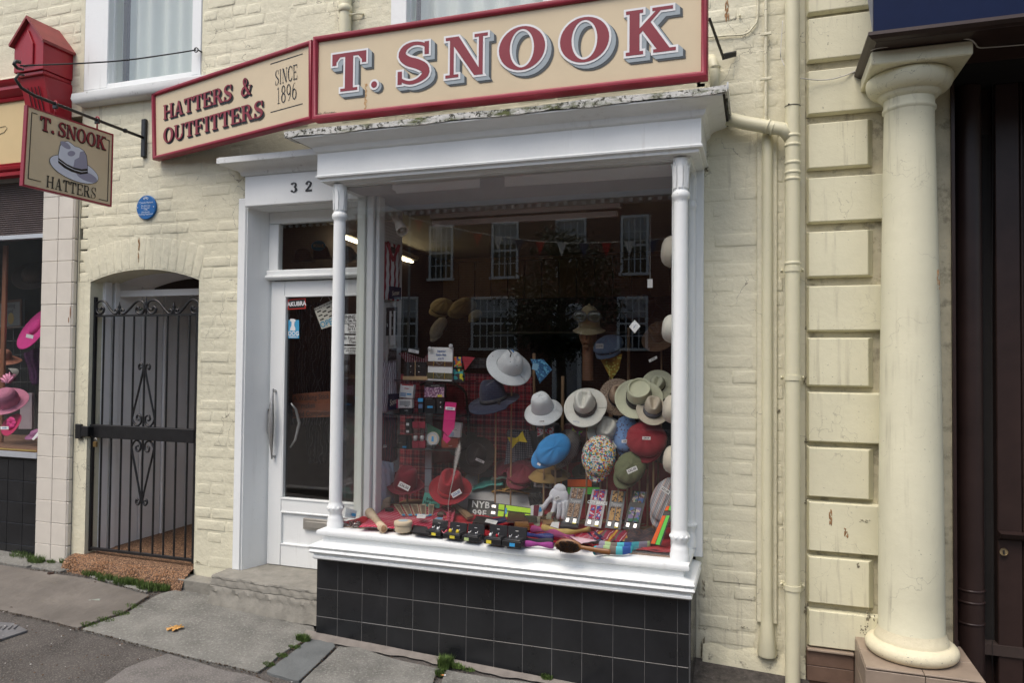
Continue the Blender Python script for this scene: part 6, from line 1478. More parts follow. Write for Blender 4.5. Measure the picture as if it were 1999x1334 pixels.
def cap(kind, label, cx, cy, wpx, hpx, Y, tilt, roll, turn, m, st=True, button=True, peak=1.0, group='caps in the shop window', name='flat_cap', puff=1.0, peak_m=None):
    rx = msize(wpx / 2, Y, cx); ry = msize(hpx / 2, Y, cx) / max(.45, abs(math.sin(rad(tilt))) ); c = at(cx, cy, Y)
    t = thing(name, label, 'cap', c, face_rot(tilt, turn, roll), group); hz = min(rx, ry) * .62 * puff
    def f8(p, a):
        q = Vector(p); k = abs(math.sin(4 * a)); top = max(0, q.z / hz) if hz else 0
        s = 1 - .035 * (1 - k) ** 4 * (1 if kind == 'newsboy' else .3); q.x *= s; q.y *= s
        q.z *= 1 - .04 * (1 - k) ** 4
        if q.z < 0: q.z *= .45
        if kind == 'flat' and q.y < 0: q.z *= 1 - .35 * min(1, -q.y / ry); 
        q.z += .02 * hz * math.sin(a * 3 + 1) + .03 * hz * math.sin(a * 5 + q.x * 60)
        return q
    rings = 14; g = G(); prof = [(math.sin(math.pi * k / rings), -math.cos(math.pi * k / rings)) for k in range(rings + 1)]
    g.lathe([(max(a, .001), b_) for a, b_ in prof], seg=48, mat4=None, fn=lambda p, a: f8(Vector((p.x * rx, p.y * ry, p.z * hz)), a))
    obj('crown', g, m, t, smooth=True, world=False)
    def pf(u, v):
        a = rad(205 + 130 * u); e_in = Vector((rx * .92 * math.cos(a), ry * .90 * math.sin(a), -hz * .25)); k = math.sin(math.pi * u) ** .7
        p = e_in * 1.0; p.y -= ry * .34 * peak * v * k; p.z -= hz * (.10 * v + .25 * v * v * abs(u - .5) * 2); p.x *= 1 - .04 * v; return p
    obj('peak', G().grid(pf, 20, 5), peak_m or m, t, smooth=True, world=False, sol=rx * .05)
    if button and kind != 'flat': obj('button', G().ell((0, 0, hz * .96), (rx * .075, rx * .075, rx * .03), 12, 6), m, t, smooth=True, world=False)
    if st: stand(c.x, Y + .05, c.z, 'thin pine stand behind the ' + ' '.join(label.split()[:7]))
    return t
BLKB = felt('black_ribbon', (.012, .012, .013)); GRYB = felt('grey_ribbon', (.22, .20, .20))
NAVYB = banded('navy_stripe_ribbon', 2, .007, [(0, (.015, .02, .035)), (.5, (.22, .19, .13)), (.65, (.015, .02, .035))])
STRB = banded('grey_black_ribbon', 2, .012, [(0, (.02, .02, .02)), (.35, (.25, .22, .21)), (.7, (.02, .02, .02))])
BWSTR = banded('blue_white_ribbon', 2, .008, [(0, (.03, .045, .08)), (.45, (.45, .48, .50)), (.7, (.03, .03, .04))])
h = hat('bucket', 'tilted white cotton bucket hat with black toggle, highest in the window', 995, 714, 92, 4.16, 36, 38, 0, WCOT, None, H=.30, rc=.62, curl=0, droop=.12, long=1.0)
obj('toggle', G().tube([at(993, 683, 4.04), at(998, 690, 4.035), at(996, 697, 4.04)], .004, 6), BLKB, h); obj('toggle_tab', G().tube([at(999, 683, 4.035), at(1003, 688, 4.035)], .0035, 6), mat('toggle_blue', (.03, .2, .5)), h)
for px, py in ((996, 707), (1009, 714), (962, 696)): obj('eyelet', G().ell(at(px, py, 4.045), (.0025, .001, .0025), 8, 5), BLKB, h)
h = hat('fedora', 'navy wide brimmed hat with striped cord band in front of the tartan', 964, 782, 100, 4.14, 18, -3, -12, felt('navy_canvas', (.014, .019, .042)), [(NAVYB, .03, .24)], H=.42, rc=.56, curl=.06, droop=.10, dent=.12, pinch=.22)
obj('band_bow', G().bbox(-.008, .008, -.002, .002, -.012, .012, .001).xf(Matrix.Translation(at(974, 786, 4.05))), BLKB, h)
h = hat('bucket', 'small white bucket hat beside the white panama', 1059, 797, 76, 4.12, 40, 0, 0, WCOT, None, H=.44, rc=.64, curl=0, droop=.30, long=1.0)
price(h, tagq(1058, 823, 12, 5), 4.0, '£16.95')
h = hat('fedora', 'white panama with grey striped band, widest hat in the middle', 1143, 795, 84, 4.12, 52, 3, 0, WSTRAW, [(STRB, .02, .30)], H=.46, rc=.56, curl=.05, dent=.34, pinch=.35)
obj('pen_price', quad_from_px(tagq(1125, 824, 22, 6, 12), 4.02).m(text_geo('£67.75', .013), .5, .5, 0), INKB, h)
h = hat('fedora', 'brown open weave straw hat partly behind the pale green gambler', 1206, 775, 72, 4.30, 66, 0, 14, mat('brown_straw', (.36, .26, .18), .75, .12, 40, .001, 200, space='obj'), [(BLKB, .02, .34)], H=.42, rc=.55, curl=.02,
        brim_m=celled('open_weave_brim', (.32, .24, .17), [(.03, .02, .02), (.05, .035, .03)], 150, .35))
h = hat('gambler', 'pale green straw gambler hat with oval crown and black band', 1247, 780, 92, 4.15, 46, 18, -6, CSTRAW, [(BLKB, .03, .40)], H=.42, rc=.56, curl=.16)
obj('brand_mark', quad_from_px(tagq(1232, 790, 14, 5, 60), 4.05).m(text_geo('BAILEY', .008), .5, .5, 0), INK, h)
h = hat('fedora', 'beige linen trilby with blue and white striped band', 1274, 803, 64, 4.06, 44, 4, 10, BEIGE, [(BWSTR, .02, .36)], H=.54, rc=.60, curl=.10)
h = hat('fedora', 'plain white trilby low under the white panama', 1183, 845, 74, 4.20, 46, 14, 8, WSTRAW, [(GRYB, .02, .10)], H=.42, rc=.58, curl=.06)
FE1 = felt('maroon_felt', (.22, .014, .030)); FE2 = felt('crimson_felt', (.27, .010, .020)); FE3 = felt('dark_chocolate_felt', (.020, .012, .011))
h = hat('trilby', 'maroon felt trilby lowest at the left of the window', 790, 948, 72, 4.14, 14, 22, -10, FE1, None, H=.56, rc=.66, curl=.22, dent=.10, pinch=.25)
price(h, tagq(789, 950, 23, 11, 27), 3.99, '£36.50')
h = hat('trilby', 'crimson felt trilby with red band behind the tall feather', 879, 957, 82, 4.12, 30, 12, 6, FE2, [(felt('bright_red_ribbon', (.36, .012, .020)), .04, .26)], H=.54, rc=.64, curl=.14, dent=.28)
price(h, tagq(891, 964, 20, 10, -30), 3.97, '£33.50', INKB)
h = hat('fedora', 'dark chocolate felt hat behind the crimson trilby', 930, 890, 74, 4.34, 60, 10, 0, FE3, None, H=.30, rc=.6, curl=.05)
price(h, tagq(937, 900, 18, 5, 24), 4.20, '£49.95', face=mat('dim_card', (.35, .34, .34), .7))
h = hat('bucket', 'mustard yellow hat under the blue flat cap', 1072, 918, 82, 4.26, 12, 0, 0, felt('mustard_wool', (.30, .19, .06)), None, H=.22, rc=.6, curl=0, droop=.3, long=1.0)
# hats on the right hand side of the window, brims against the side glass
CRM = mat('cream_wool_felt', (.60, .56, .46), .85, .04, 14, .001, 120, space='obj', sheen=.2)
for i, (cy, hh, lb, mm, bnd) in enumerate(((492, 82, 'cream felt hat with black band, topmost of the column by the right post', CRM, BLKB), (643, 74, 'white felt hat below the black banded one by the right post', WSTRAW, None), (800, 74, 'cream felt hat touching the beige trilby by the right post', CRM, None), (899, 72, 'cream felt hat above the striped cap by the right post', CRM, None))):
    hat('round', lb, 1324, cy, hh, 3.84, 4, -84, 0, mm, bnd, H=.40 if i != 1 else .42, rc=.86, curl=.02, cat='hat', st=False, bandh=.32, group='pale hats beside the right post')
# caps
h = cap('newsboy', 'red eight panel newsboy cap with a button', 1262, 858, 80, 66, 4.08, 62, 6, 0, felt('red_cotton_cap', (.24, .014, .024)), name='newsboy_cap', peak=1.0)
price(h, tagq(1262, 856, 16, 6, 2), 3.90, '£39.95')
WEAVE = celled('woven_paper_multicolour', (.8, .78, .7), [(.65, .62, .52), (.05, .10, .32), (.55, .52, .42), (.45, .03, .03), (.04, .20, .08), (.65, .40, .02), (.66, .64, .56), (.04, .34, .46)], 125, bmp=.003)
h = cap('newsboy', 'multicoloured woven paper newsboy cap', 1169, 890, 68, 76, 4.06, 66, 4, 0, WEAVE, name='newsboy_cap')
price(h, tagq(1162, 898, 18, 7, 6), 3.88, '£35.95')
SPOT = celled('beetle_print_blue', (.16, .28, .52), [(.20, .05, .015), (.03, .04, .03), (.30, .16, .03)], 62, .16)
m, n, b = nt('beetle_print_cotton'); v = n.nodes.new('ShaderNodeTexVoronoi'); v.inputs['Scale'].default_value = 62; n.links.new(pos_node(n, 'obj'), v.inputs['Vector'])
n.links.new(mixc(n, sock(n, 'LESS_THAN', v.outputs['Distance'], .26), (.17, .30, .56), (.10, .035, .02)), b.inputs['Base Color']); b.inputs['Roughness'].default_value = .85
h = cap('newsboy', 'light blue cap printed with small brown beetles', 1222, 848, 52, 70, 4.20, 70, 0, 0, m, name='newsboy_cap', button=False)
price(h, tagq(1220, 862, 13, 6, -4), 4.05, '£28')
GT = checked('olive_tweed', (.10, .115, .055), [(.030, 0, .05, (.05, .06, .03), .8), (.0022, 0, .4, (.16, .17, .09), .35)], axes=(0, 1))
h = cap('newsboy', 'olive green checked tweed cap with peak pointing down left', 1230, 914, 58, 60, 4.04, 58, 28, 0, GT, name='baker_cap', button=False, peak=1.2)
price(h, tagq(1234, 918, 21, 9, -24), 3.89, '£32.50')
HT = checked('houndstooth_wool', (.34, .31, .29), [(.0075, 0, .5, (.03, .028, .03), .85)], axes=(0, 1))
h = cap('newsboy', 'grey houndstooth cap behind the blue flat cap', 1104, 872, 56, 62, 4.20, 58, 20, 0, HT, name='newsboy_cap', button=False)
h = cap('flat', 'bright blue flat cap leaning down to the left', 1080, 878, 56, 66, 4.08, 58, 48, 0, felt('sky_blue_cotton', (.035, .22, .50)), peak=1.25)
price(h, tagq(1052, 907, 7, 4, 30), 3.95, None)
cap('flat', 'dusty burgundy flat cap lying above the neon braces', 1020, 924, 58, 36, 4.30, 22, 18, 0, felt('burgundy_cord', (.16, .022, .035)), st=False)
cap('flat', 'second burgundy cap half hidden behind the bags', 985, 916, 44, 26, 4.42, 20, 10, 0, felt('wine_cord', (.12, .018, .03)), st=False)
STC = banded('regatta_stripe', 0, .030, [(0, (.30, .28, .27)), (.12, (.05, .10, .20)), (.2, (.55, .55, .55)), (.28, (.30, .28, .27)), (.5, (.55, .55, .55)), (.56, (.30, .05, .04)), (.64, (.32, .30, .28)), (.8, (.05, .10, .20)), (.88, (.3, .28, .27))], rough=.8)
h = cap('flat', 'pale flat cap with regatta stripes by the right post', 1302, 976, 60, 82, 3.92, 62, 20, 0, STC, st=False, button=False)
price(h, tagq(1299, 958, 20, 8, 34), 3.80, '£31.95')
# caps and hats deeper in the shop
TANC = felt('tan_cotton', (.42, .33, .17))
t = cap('flat', 'tan cap glowing under the shop lights, left of the lit group', 864, 600, 46, 26, 6.1, 25, 25, 0, TANC, st=False, group='tan caps inside the shop')
t = cap('flat', 'tan cap with raised peak, middle of the lit group', 905, 600, 40, 34, 6.1, 30, 40, 0, TANC, st=False, group='tan caps inside the shop')
t = cap('flat', 'small tan cap, lowest of the lit group', 928, 616, 24, 20, 6.0, 30, 10, 0, TANC, st=False, group='tan caps inside the shop')
t = cap('newsboy', 'pale baseball shaped cap hanging under the lit tan caps', 856, 640, 30, 42, 5.6, 40, 0, 0, BEIGE, st=False, group='tan caps inside the shop', name='baseball_cap')
cap('flat', 'faded denim blue cap high on a pine stick', 1188, 676, 60, 40, 4.7, 20, -8, 0, felt('faded_denim', (.09, .14, .22)))
hat('fedora', 'brown leather hat behind the white felt hat at the right', 1290, 655, 80, 4.6, 40, -30, 0, felt('brown_leather', (.13, .07, .035)), None, H=.36, curl=.1)
hat('fedora', 'dark brown hat hanging in the gloom above the leather one', 1255, 607, 90, 5.6, 30, 30, 0, felt('dim_brown_felt', (.10, .045, .03)), None, H=.36, st=False)
# sun helmet with goggles on a head form
sh = hat('pith', 'tan sun helmet wearing flying goggles on a wooden head', 1150, 638, 64, 4.75, 12, 0, 10, felt('khaki_canvas', (.45, .36, .20)), None, H=.66, rc=.70, droop=.35, long=1.05, st=False)
LEN = mat('goggle_lens', (.10, .095, .07), .15, .1, 20, metal=.2); YG = 4.60
for cx in (1132, 1160):
    c = at(cx, 618, YG); r = msize(12, YG)
    obj('goggle_rim', G().lathe([(r * .82, -.006), (r, -.004), (r, .004), (r * .82, .006)], c, 24, ax=1.15, mat4=Matrix.Rotation(rad(90), 4, 'X')), mat('goggle_chrome', (.22, .21, .20), .3, .1, 20, metal=.8), sh, smooth=True)
    obj('goggle_lens', G().ell(c, (r * .98, .006, r * .82), 18, 8), LEN, sh, smooth=True)
obj('goggle_strap', G().tube([at(1117, 620, YG + .05), at(1120, 616, YG)], .008, 6).tube([at(1174, 617, YG), at(1180, 624, YG + .06)], .008, 6), felt('strap_brown', (.05, .03, .02)), sh)
hd = thing('head_form', 'wooden display head wearing the sun helmet', 'display head', at(1148, 690, 4.75))
c = at(1148, 655, 4.76)
def headf(p, a):
    q = Vector(p)
    return q
g = G(); g.ell(c, (.060, .075, .095), 24, 16, fn=lambda p, a: Vector((p.x * (1 - .22 * max(0, -p.z)), p.y, p.z)))
g.ell(c + Vector((0, -.076, -.012)), (.011, .016, .022), 10, 8); g.ell(c + Vector((0, -.070, -.050)), (.022, .008, .006), 10, 6); g.ell(c + Vector((0, -.064, -.078)), (.022, .014, .014), 10, 6)
g.lathe([(.038, -.30), (.036, -.10), (.040, -.05)], c, 16)
obj('head', g, mat('carved_head_wood', (.28, .14, .075), .5, .15, 14), hd, smooth=True)
# second, unlit display head with an old belt
# ================================================================ CLOTHING, SHELVES AND SMALL GOODS
def cloth(name, label, cat, px4, Y, m, folds=6, amp=.008, group=None, parent=None, th=.003, seed=0, nu=30, nv=30):
    pn = quad_from_px(px4, Y); ph = seed * 1.7
    def f(u, v): return pn.p(u, v, amp * (math.sin(u * folds * 3.1 + ph + v * 2) + .5 * math.sin(u * folds * 7 + v * 5 + ph) + .5 * math.sin(v * 9 + u * 3 + ph)))
    o = obj(name, G().grid(f, nu, nv), m, parent, smooth=True, sol=th)
    if parent is None: tag(o, label, cat, group)
    return o
TART = checked('red_tartan', (.30, .016, .03), [(.055, 0, .30, (.06, .008, .018), .8), (.055, .008, .05, (.35, .28, .24), .55), (.055, .030, .04, (.30, .22, .2), .45), (.018, 0, .10, (.02, .01, .03), .6)], kind='pos')
cloth('tartan_cloth', 'red tartan cloth hanging behind the navy hat', 'cloth', [(888, 728), (1040, 735), (1042, 960), (886, 965)], 4.50, TART, 5, .008, seed=1)
cloth('tartan_cloth', 'red tartan cloth hung behind the glass shelves', 'cloth', [(770, 730), (886, 730), (886, 985), (768, 985)], 4.46, TART, 5, .006, seed=2)
cloth('red_waistcoat', 'plain dark red waistcoat hanging right of the shelves', 'waistcoat', [(842, 752), (905, 752), (912, 905), (842, 905)], 4.40, felt('dark_red_wool', (.20, .014, .022)), 3, .006, seed=3)
obj_ = thing('coat_hanger', 'black padded hanger curve over the red waistcoat', 'hanger', at(880, 750, 4.39))
obj('hanger_arm', G().tube(smooth3([at(820, 752, 4.38), at(845, 745, 4.38), at(880, 748, 4.38), at(905, 762, 4.38), at(912, 790, 4.38), at(916, 900, 4.38)]), .008, 8), BLKB, obj_, smooth=True)
bkb = G(); p, q = at(1030, 830, 4.62), at(1322, 940, 4.62); bkb.box(p.x, q.x + .05, 4.62, 4.64, DF, p.z)
tag(obj('backing_screen', bkb, felt('black_screen_cloth', (.010, .009, .010))), 'low black screen closing the back of the window display', 'screen')
bkb = G(); p, q = at(740, 860, 4.64), at(1045, 985, 4.64); bkb.box(p.x, q.x, 4.65, 4.67, DF, p.z); tag(obj('backing_screen', bkb, felt('brown_screen', (.03, .016, .012))), 'low dark brown screen behind the tartan cloth', 'screen')
# side panel with packed shirts on the left
SX = -2.200
def side(py0, py1, y0, y1, out=0.0):
    """board facing right on the left side of the window: corners by height in the picture at its front edge"""
    z1, z0 = atx(740, py0, SX).z, atx(740, py1, SX).z
    return z0, z1
pgb = thing('pegboard', 'white perforated panel lining the left side of the window', 'pegboard', (SX, 4.1, 1.5))
PEG = celled('pegboard_white', (.55, .55, .55), [(.05, .05, .05)], 60, .0)
obj('panel', G().box(SX - .035, SX - .012, 3.97, 4.30, DF, 2.565), mat('pegboard_paint', (.7, .7, .7), .7, .05, 9), pgb)
pd_ = G()
for i in range(14):
    for j in range(20):
        y, z = 4.0 + i * .02, 2.10 + j * .02; pd_.lathe([(.0001, 0), (.003, 0)], (SX - .0115, y, z), 6, mat4=Matrix.Rotation(rad(90), 4, 'Y'))
pd_o = obj('peg_holes', pd_, BLKB, pgb); pd_o['kind'] = 'stuff'
def pack(label, top, bot, m, ys=(3.985, 4.20), tilt=0.0, lab=None, extra=None, thick=.018, name='shirt_pack', group='packed shirts on the left side panel'):
    """a folded packed garment hung on the side panel, facing right"""
    x = SX
    TL, TR = atx(740, top[0], x), atx(776, top[1], x); 
    A = Vector((x, ys[0], at(738, top[0], ys[0]).z)); B = Vector((x + .01, ys[1], at(776, top[1], ys[1]).z)); C_ = Vector((x + .01, ys[1], at(776, bot[1], ys[1]).z)); D_ = Vector((x, ys[0], at(738, bot[0], ys[0]).z))
    pn = Pan(A, B, C_, D_)
    if pn.n.x < 0: pn.n = -pn.n
    t = thing(name, label, 'shirt', D_, group=group)
    def f(u, v): return pn.p(u, v, thick * (.5 + .5 * min(1, 6 * min(u, 1 - u)) * min(1, 6 * min(v, 1 - v))) + .0025 * math.sin(u * 21 + v * 3) + .002 * math.sin(v * 30 + u * 5))
    g = G().grid(f, 22, 26)
    obj('folded_shirt', g, m, t, smooth=True, sol=.004)
    def f2(u, v): return f(u, v) + pn.n * (.006 + .002 * math.sin(u * 15 + v * 23))
    obj('plastic_wrap', G().grid(f2, 14, 16), WRAP, t, smooth=True)
    if lab:
        a0, a1, b0, b1, tx, lm = lab; o = obj('label_card', pn.slab(a0, a1, b0, b1, thick + .009, thick + .011), lm, t)
        obj('lettering', pn.m(text_geo(tx, pn.h * (b1 - b0) * .52, sx=.8, shear=.3, bold=.0006), (a0 + a1) / 2, (b0 + b1) / 2, thick + .013, .15), mat('label_cream', (.6, .56, .46), .6), t)
    return t, pn, f
WRAP = glass_mat('clear_plastic_wrap', (.97, .97, .97), rough=.12, f0=.05)
NLAB = mat('navy_label', (.010, .016, .055), .5)
RS = banded('red_white_shirt_stripe', 1, .058, [(0, (.38, .03, .06)), (.42, (.78, .79, .82)), (.95, (.38, .03, .06))], kind='pos')
t, pn, f = pack('red and white striped rugby shirt in plastic, top of the side panel', (470, 480), (585, 588), RS, lab=(.30, .98, .02, .24, 'Somax', NLAB))
cg = G(); cpts = [(.18, .99), (.34, .82), (.50, .70), (.66, .84), (.84, .99)]
obj('collar', G().tube([pn.p(a, b_, .026) for a, b_ in cpts], .011, 6), mat('collar_red', (.33, .03, .05), .8), t, smooth=True); obj('neck_patch', pn.slab(.40, .62, .82, .93, .024, .027), BLKB, t)
t, pn, f = pack('white boxed braces with black backing below the rugby shirt', (592, 590), (712, 708), mat('pale_box', (.55, .55, .53), .6, .05, 9), ys=(3.985, 4.17), thick=.02, name='braces_box')
obj('dark_card', pn.slab(.22, .92, .46, .92, .023, .0255), BLKB, t)
for a in (.40, .66): obj('brace_strap', pn.slab(a, a + .10, .30, .86, .026, .029), WP, t)
obj('brace_back', pn.slab(.40, .76, .30, .46, .026, .029), WP, t); obj('label_card', pn.slab(.40, .90, .05, .24, .023, .026), BLKB, t); obj('lettering', pn.m(text_geo('SWAN', .05, sx=.6), .64, .14, .028), GRYB, t)
PS = banded('pyjama_stripe', 1, .017, [(0, (.75, .75, .8)), (.45, (.04, .05, .12)), (.60, (.30, .06, .08)), (.68, (.04, .05, .12)), (.8, (.75, .75, .8))], kind='pos')
pack('white and navy striped pyjamas in plastic with dark label', (694, 705), (808, 800), PS, ys=(3.975, 4.19), lab=(.38, .98, .03, .33, 'Somax', NLAB))
DS = banded('dark_stripe', 1, .022, [(0, (.012, .016, .045)), (.5, (.34, .03, .05)), (.68, (.012, .016, .045))], kind='pos')
t, pn, f = pack('navy and red striped pyjamas in plastic, second from the bottom', (806, 812), (916, 898), DS, ys=(3.985, 4.20))
price(t, tagq(750, 872, 9, 5, -8), 4.02, '£39.95'); 
LS = banded('pale_blue_stripe', 1, .010, [(0, (.65, .74, .85)), (.5, (.14, .20, .34)), (.75, (.65, .74, .85))], kind='pos', wob=.02)
pack('pale blue striped shirt in plastic at the bottom left', (898, 905), (990, 982), LS, ys=(3.955, 4.16), thick=.03)
sp = thing('spot_lamp', 'unlit cream spot lamp on the left of the window', 'spot lamp', at(752, 432, 4.0))
a, b_ = at(769, 418, 4.0), at(786, 452, 3.93); d = (b_ - a)
rotm = d.to_track_quat('Z', 'Y').to_matrix().to_4x4(); L = d.length
LMP = mat('cream_lamp_enamel', (.75, .70, .62), .4, .04, 9)
obj('lamp_shade', G().lathe([(.0, -.002), (.020, .0), (.024, .01), (.023, L * .55), (.030, L * .68), (.037, L), (.034, L), (.027, L * .68), (.02, L * .55)], (0, 0, 0), 24, mat4=Matrix.Translation(a) @ rotm), LMP, sp, smooth='auto')
obj('lamp_arm', G().tube([at(750, 432, 4.06), at(772, 430, 4.0)], .006, 8), LMP, sp); obj('lamp_base', G().ell(at(748, 432, 4.08), (.012, .030, .030), 16, 10), LMP, sp, smooth=True)
obj('bulb', G().ell(b_ - d * .12, (.018, .018, .018), 12, 8), mat('unlit_bulb', (.45, .43, .38), .3), sp, smooth=True)
# glass shelf unit
su = thing('shelf_unit', 'three glass shelves on a white upright at the left', 'shelf unit', at(838, 975, 4.3))
YSH = 4.22
SHG = mat('smoked_shelf_glass', (.03, .035, .035), .15)
for (xa_, xb_, py) in ((772, 908, 743), (770, 900, 810), (768, 894, 877)):
    z = at(830, py, YSH - .08).z; p, q = at(xa_, py, YSH - .08), at(xb_, py, YSH - .08)
    obj('glass_shelf', G().box(p.x, q.x, YSH - .09, YSH + .10, z - .006, z), SHG, su)
p = at(838, 800, YSH + .12); z0_, z1_ = DF, at(838, 735, YSH + .12).z
zz = z0_; k = 0
while zz < z1_:
    zt_ = min(z1_, zz + .115); obj('upright_panel', G().bbox(p.x - .022, p.x + .022, YSH + .11, YSH + .125, zz + .002, zt_ - .003, .001), mat('grey_white_plastic', (.75, .77, .78), .4, .03, 9), su); zz = zt_
def box3(name, label, cat, px4, Y, depth, m, group=None):
    pn = quad_from_px(px4, Y); t = thing(name, label, cat, pn.p(.5, 0), group=group); obj('body', pn.slab(0, 1, 0, 1, -depth, 0), m, t, bev=.0008); return t, pn
def rc(x0, y0, x1, y1): return [(x0, y0), (x1, y0), (x1, y1), (x0, y1)]
YG1 = YSH - .07
YLW = mat('yellow_dot', (.62, .52, .05), .6); BDOT = mat('blue_dot', (.04, .30, .60), .6); BOXK = mat('black_card_box', (.014, .014, .015), .5); SLV = mat('silver_trinket', (.38, .38, .38), .25, .05, 30, metal=.8)
GOLD = mat('gold_trinket', (.55, .40, .10), .3, .05, 30, metal=.8)
# top shelf
t, pn = box3('cufflink_display', 'black cufflink display standing on a pale wooden base', 'display card', rc(788, 707, 832, 735), YG1, .02, BOXK)
obj('wooden_base', quad_from_px(rc(786, 735, 835, 742), YG1 - .01).slab(0, 1, 0, 1, -.04, .0), mat('pale_pine', (.50, .34, .18), .5, .1, 20), t); obj('divider', pn.slab(.50, .53, 0, 1.1, 0, .002), mat('pale_pine', (.5, .34, .18)), t)
for a, b_ in ((.32, .68), (.32, .30), (.68, .68), (.68, .30)): obj('cufflink', G().ell(pn.p(a, b_, .003), (.004, .002, .004), 8, 6), SLV, t)
obj('price_label', quad_from_px([(798, 681), (818, 685), (817, 691), (797, 687)], YG1).slab(0, 1, 0, 1, 0, .001), WP, t); obj('lettering', quad_from_px([(798, 681), (818, 685), (817, 691), (797, 687)], YG1).m(text_geo('£31.50', .013, sx=.8), .5, .5, .002), INK, t)
for i, (px4, lb) in enumerate((([(778, 690), (790, 688), (835, 704), (800, 716)], 'burgundy tie with thin white stripes fanned left of the belt card'), ([(822, 706), (836, 690), (838, 694), (838, 712)], 'end of a burgundy striped tie tucked beside the belt card'))):
    cloth('striped_tie', lb, 'tie', px4, YG1 + .06, banded('burgundy_stripe', 0, .016, [(0, (.13, .012, .025)), (.6, (.13, .012, .025)), (.62, (.45, .40, .40)), (.8, (.13, .012, .025))], kind='pos'), 2, .002, seed=i)
t, pn = box3('belt_card', 'white card advertising snake belts with two belts round it', 'belt card', [(836, 678), (884, 679), (882, 745), (835, 743)], YG1 - .02, .012, WP)
write(pn, t, [('Superior', .55, .885, .017, .0004, .95), ('Snake Belt', .54, .775, .017, .0004, .95), ('£12.75', .53, .66, .016, .0004, .95)], INKB)
for b0, b1, cm_ in ((.44, .58, felt('brown_belt', (.07, .035, .02))), (.06, .24, felt('olive_belt', (.09, .085, .04)))):
    obj('belt', pn.slab(-.02, 1.02, b0, b1, .001, .005), cm_, t)
    c0 = (b0 + b1) / 2; obj('snake_clasp', G().tube([pn.p(.28 + .05 * i, c0 + (b1 - b0) * .30 * math.sin(i * 1.05), .008) for i in range(8)], .0018, 6), SLV, t, smooth=True)
    for a in (.24, .70): obj('belt_keeper', pn.slab(a, a + .025, b0 - .01, b1 + .01, .004, .007), GOLD, t)
for px, py in ((839, 681), (880, 676)): obj('suction_pad', G().lathe([(0, -.004), (.010, -.004), (.014, 0), (.010, .003), (0, .003)], at(px, py, YG1 - .04), 18, mat4=Matrix.Rotation(rad(90), 4, 'X')), mat('frosted_pad', (.5, .5, .5), .2), t, smooth=True)
SOCK1 = celled('bright_sock_print', (.1, .1, .1), [(.02, .12, .25), (.55, .10, .03), (.6, .45, .03), (.03, .25, .10), (.12, .03, .2)], 70, kind='pos')
t, pn = box3('sock_box', 'small boxed bright patterned socks beside the belt card', 'box', rc(886, 697, 901, 718), YG1, .03, SOCK1, 'sock boxes')
t, pn = box3('sock_box', 'lower boxed yellow and blue socks beside the belt card', 'box', rc(885, 721, 904, 744), YG1, .03, celled('yellow_sock_print', (.1, .1, .1), [(.02, .02, .03), (.55, .5, .03), (.03, .3, .3), (.02, .02, .03)], 55, kind='pos'), 'sock boxes')
t = tag(obj('red_pennant', G().add([at(902, 696, YG1), at(927, 698, YG1 + .02), at(908, 724, YG1)], [(0, 1, 2)]), mat('pennant_red', (.33, .02, .035), .7), sol=.002), 'small red pointed flag beside the sock boxes', 'flag')
cloth('black_spotted_cloth', 'black cloth with tiny white flowers beside the bucket hat', 'cloth', [(925, 700), (955, 700), (950, 718), (915, 720)], YG1 + .04, celled('tiny_flower_print', (.01, .01, .012), [(.5, .5, .55)], 150, .0) if False else BLKB, 3, .004)
# middle shelf
def small_box(label, r, m, Y=YG1, rows=(), im=INK, name='gift_box', depth=.03, extra=(), group='small boxes on the glass shelves'):
    t, pn = box3(name, label, 'box', rc(*r) if len(r) == 4 and not isinstance(r[0], tuple) else r, Y, depth, m, group)
    write(pn, t, rows, im)
    for a0, a1, b0, b1, em in extra: obj('printed_panel', pn.slab(a0, a1, b0, b1, .0005, .0015), em, t)
    return t, pn
REDP = mat('red_print', (.45, .02, .03), .6)
small_box('white box with red oval mark, upper left of the middle shelf', [(782, 750), (808, 752), (805, 778), (779, 776)], WP, rows=[('Ocktis', .5, .70, .012, .0004)], im=REDP, extra=[(.1, .95, .92, 1, REDP), (.06, .5, .08, .38, mat('pale_blue_print', (.30, .40, .55))), (.55, .9, .22, .34, BDOT)])
small_box('white box marked in black below the red oval box', rc(777, 780, 804, 797), WP, rows=[('TISSUE', .62, .22, .010, .0004)], extra=[(-.12, 0, 0, 1, mat('pink_side', (.45, .04, .10))), (.12, .9, .30, .82, mat('grey_print', (.35, .37, .38)))])
small_box('black card box under the white box', rc(779, 798, 803, 808), BOXK, rows=[('SOCKS', .6, .6, .008)], im=WP)
PAIS = celled('paisley_pink', (.2, .1, .2), [(.30, .16, .24), (.12, .05, .12), (.50, .36, .44), (.20, .10, .18)], 130, kind='pos')
small_box('black box showing a pink paisley cloth', rc(828, 750, 868, 777), BOXK, extra=[(.02, .98, .04, .76, PAIS), (.66, .88, .06, .22, YLW)], rows=[('Necktie & Pocket', .55, .88, .008)], im=WP)
small_box('narrow blue box with a blue collar print', rc(816, 778, 826, 806), BOXK, extra=[(.0, 1, .75, 1, BDOT), (.1, .9, .3, .6, mat('slate_print', (.10, .16, .28)))])
small_box('black watch box with blue dot on the middle shelf', rc(829, 779, 850, 808), BOXK, extra=[(.25, .75, .38, .52, BDOT)])
t, pn = small_box('black card with two silver cufflinks', rc(852, 778, 866, 808), BOXK)
for b_ in (.70, .40): obj('cufflink', G().ell(pn.p(.6, b_, .003), (.006, .003, .006), 8, 6), SLV, t); obj('cufflink_bar', G().tube([pn.p(.6, b_, .004), pn.p(.85, b_ + .1, .008)], .0012, 5), SLV, t)
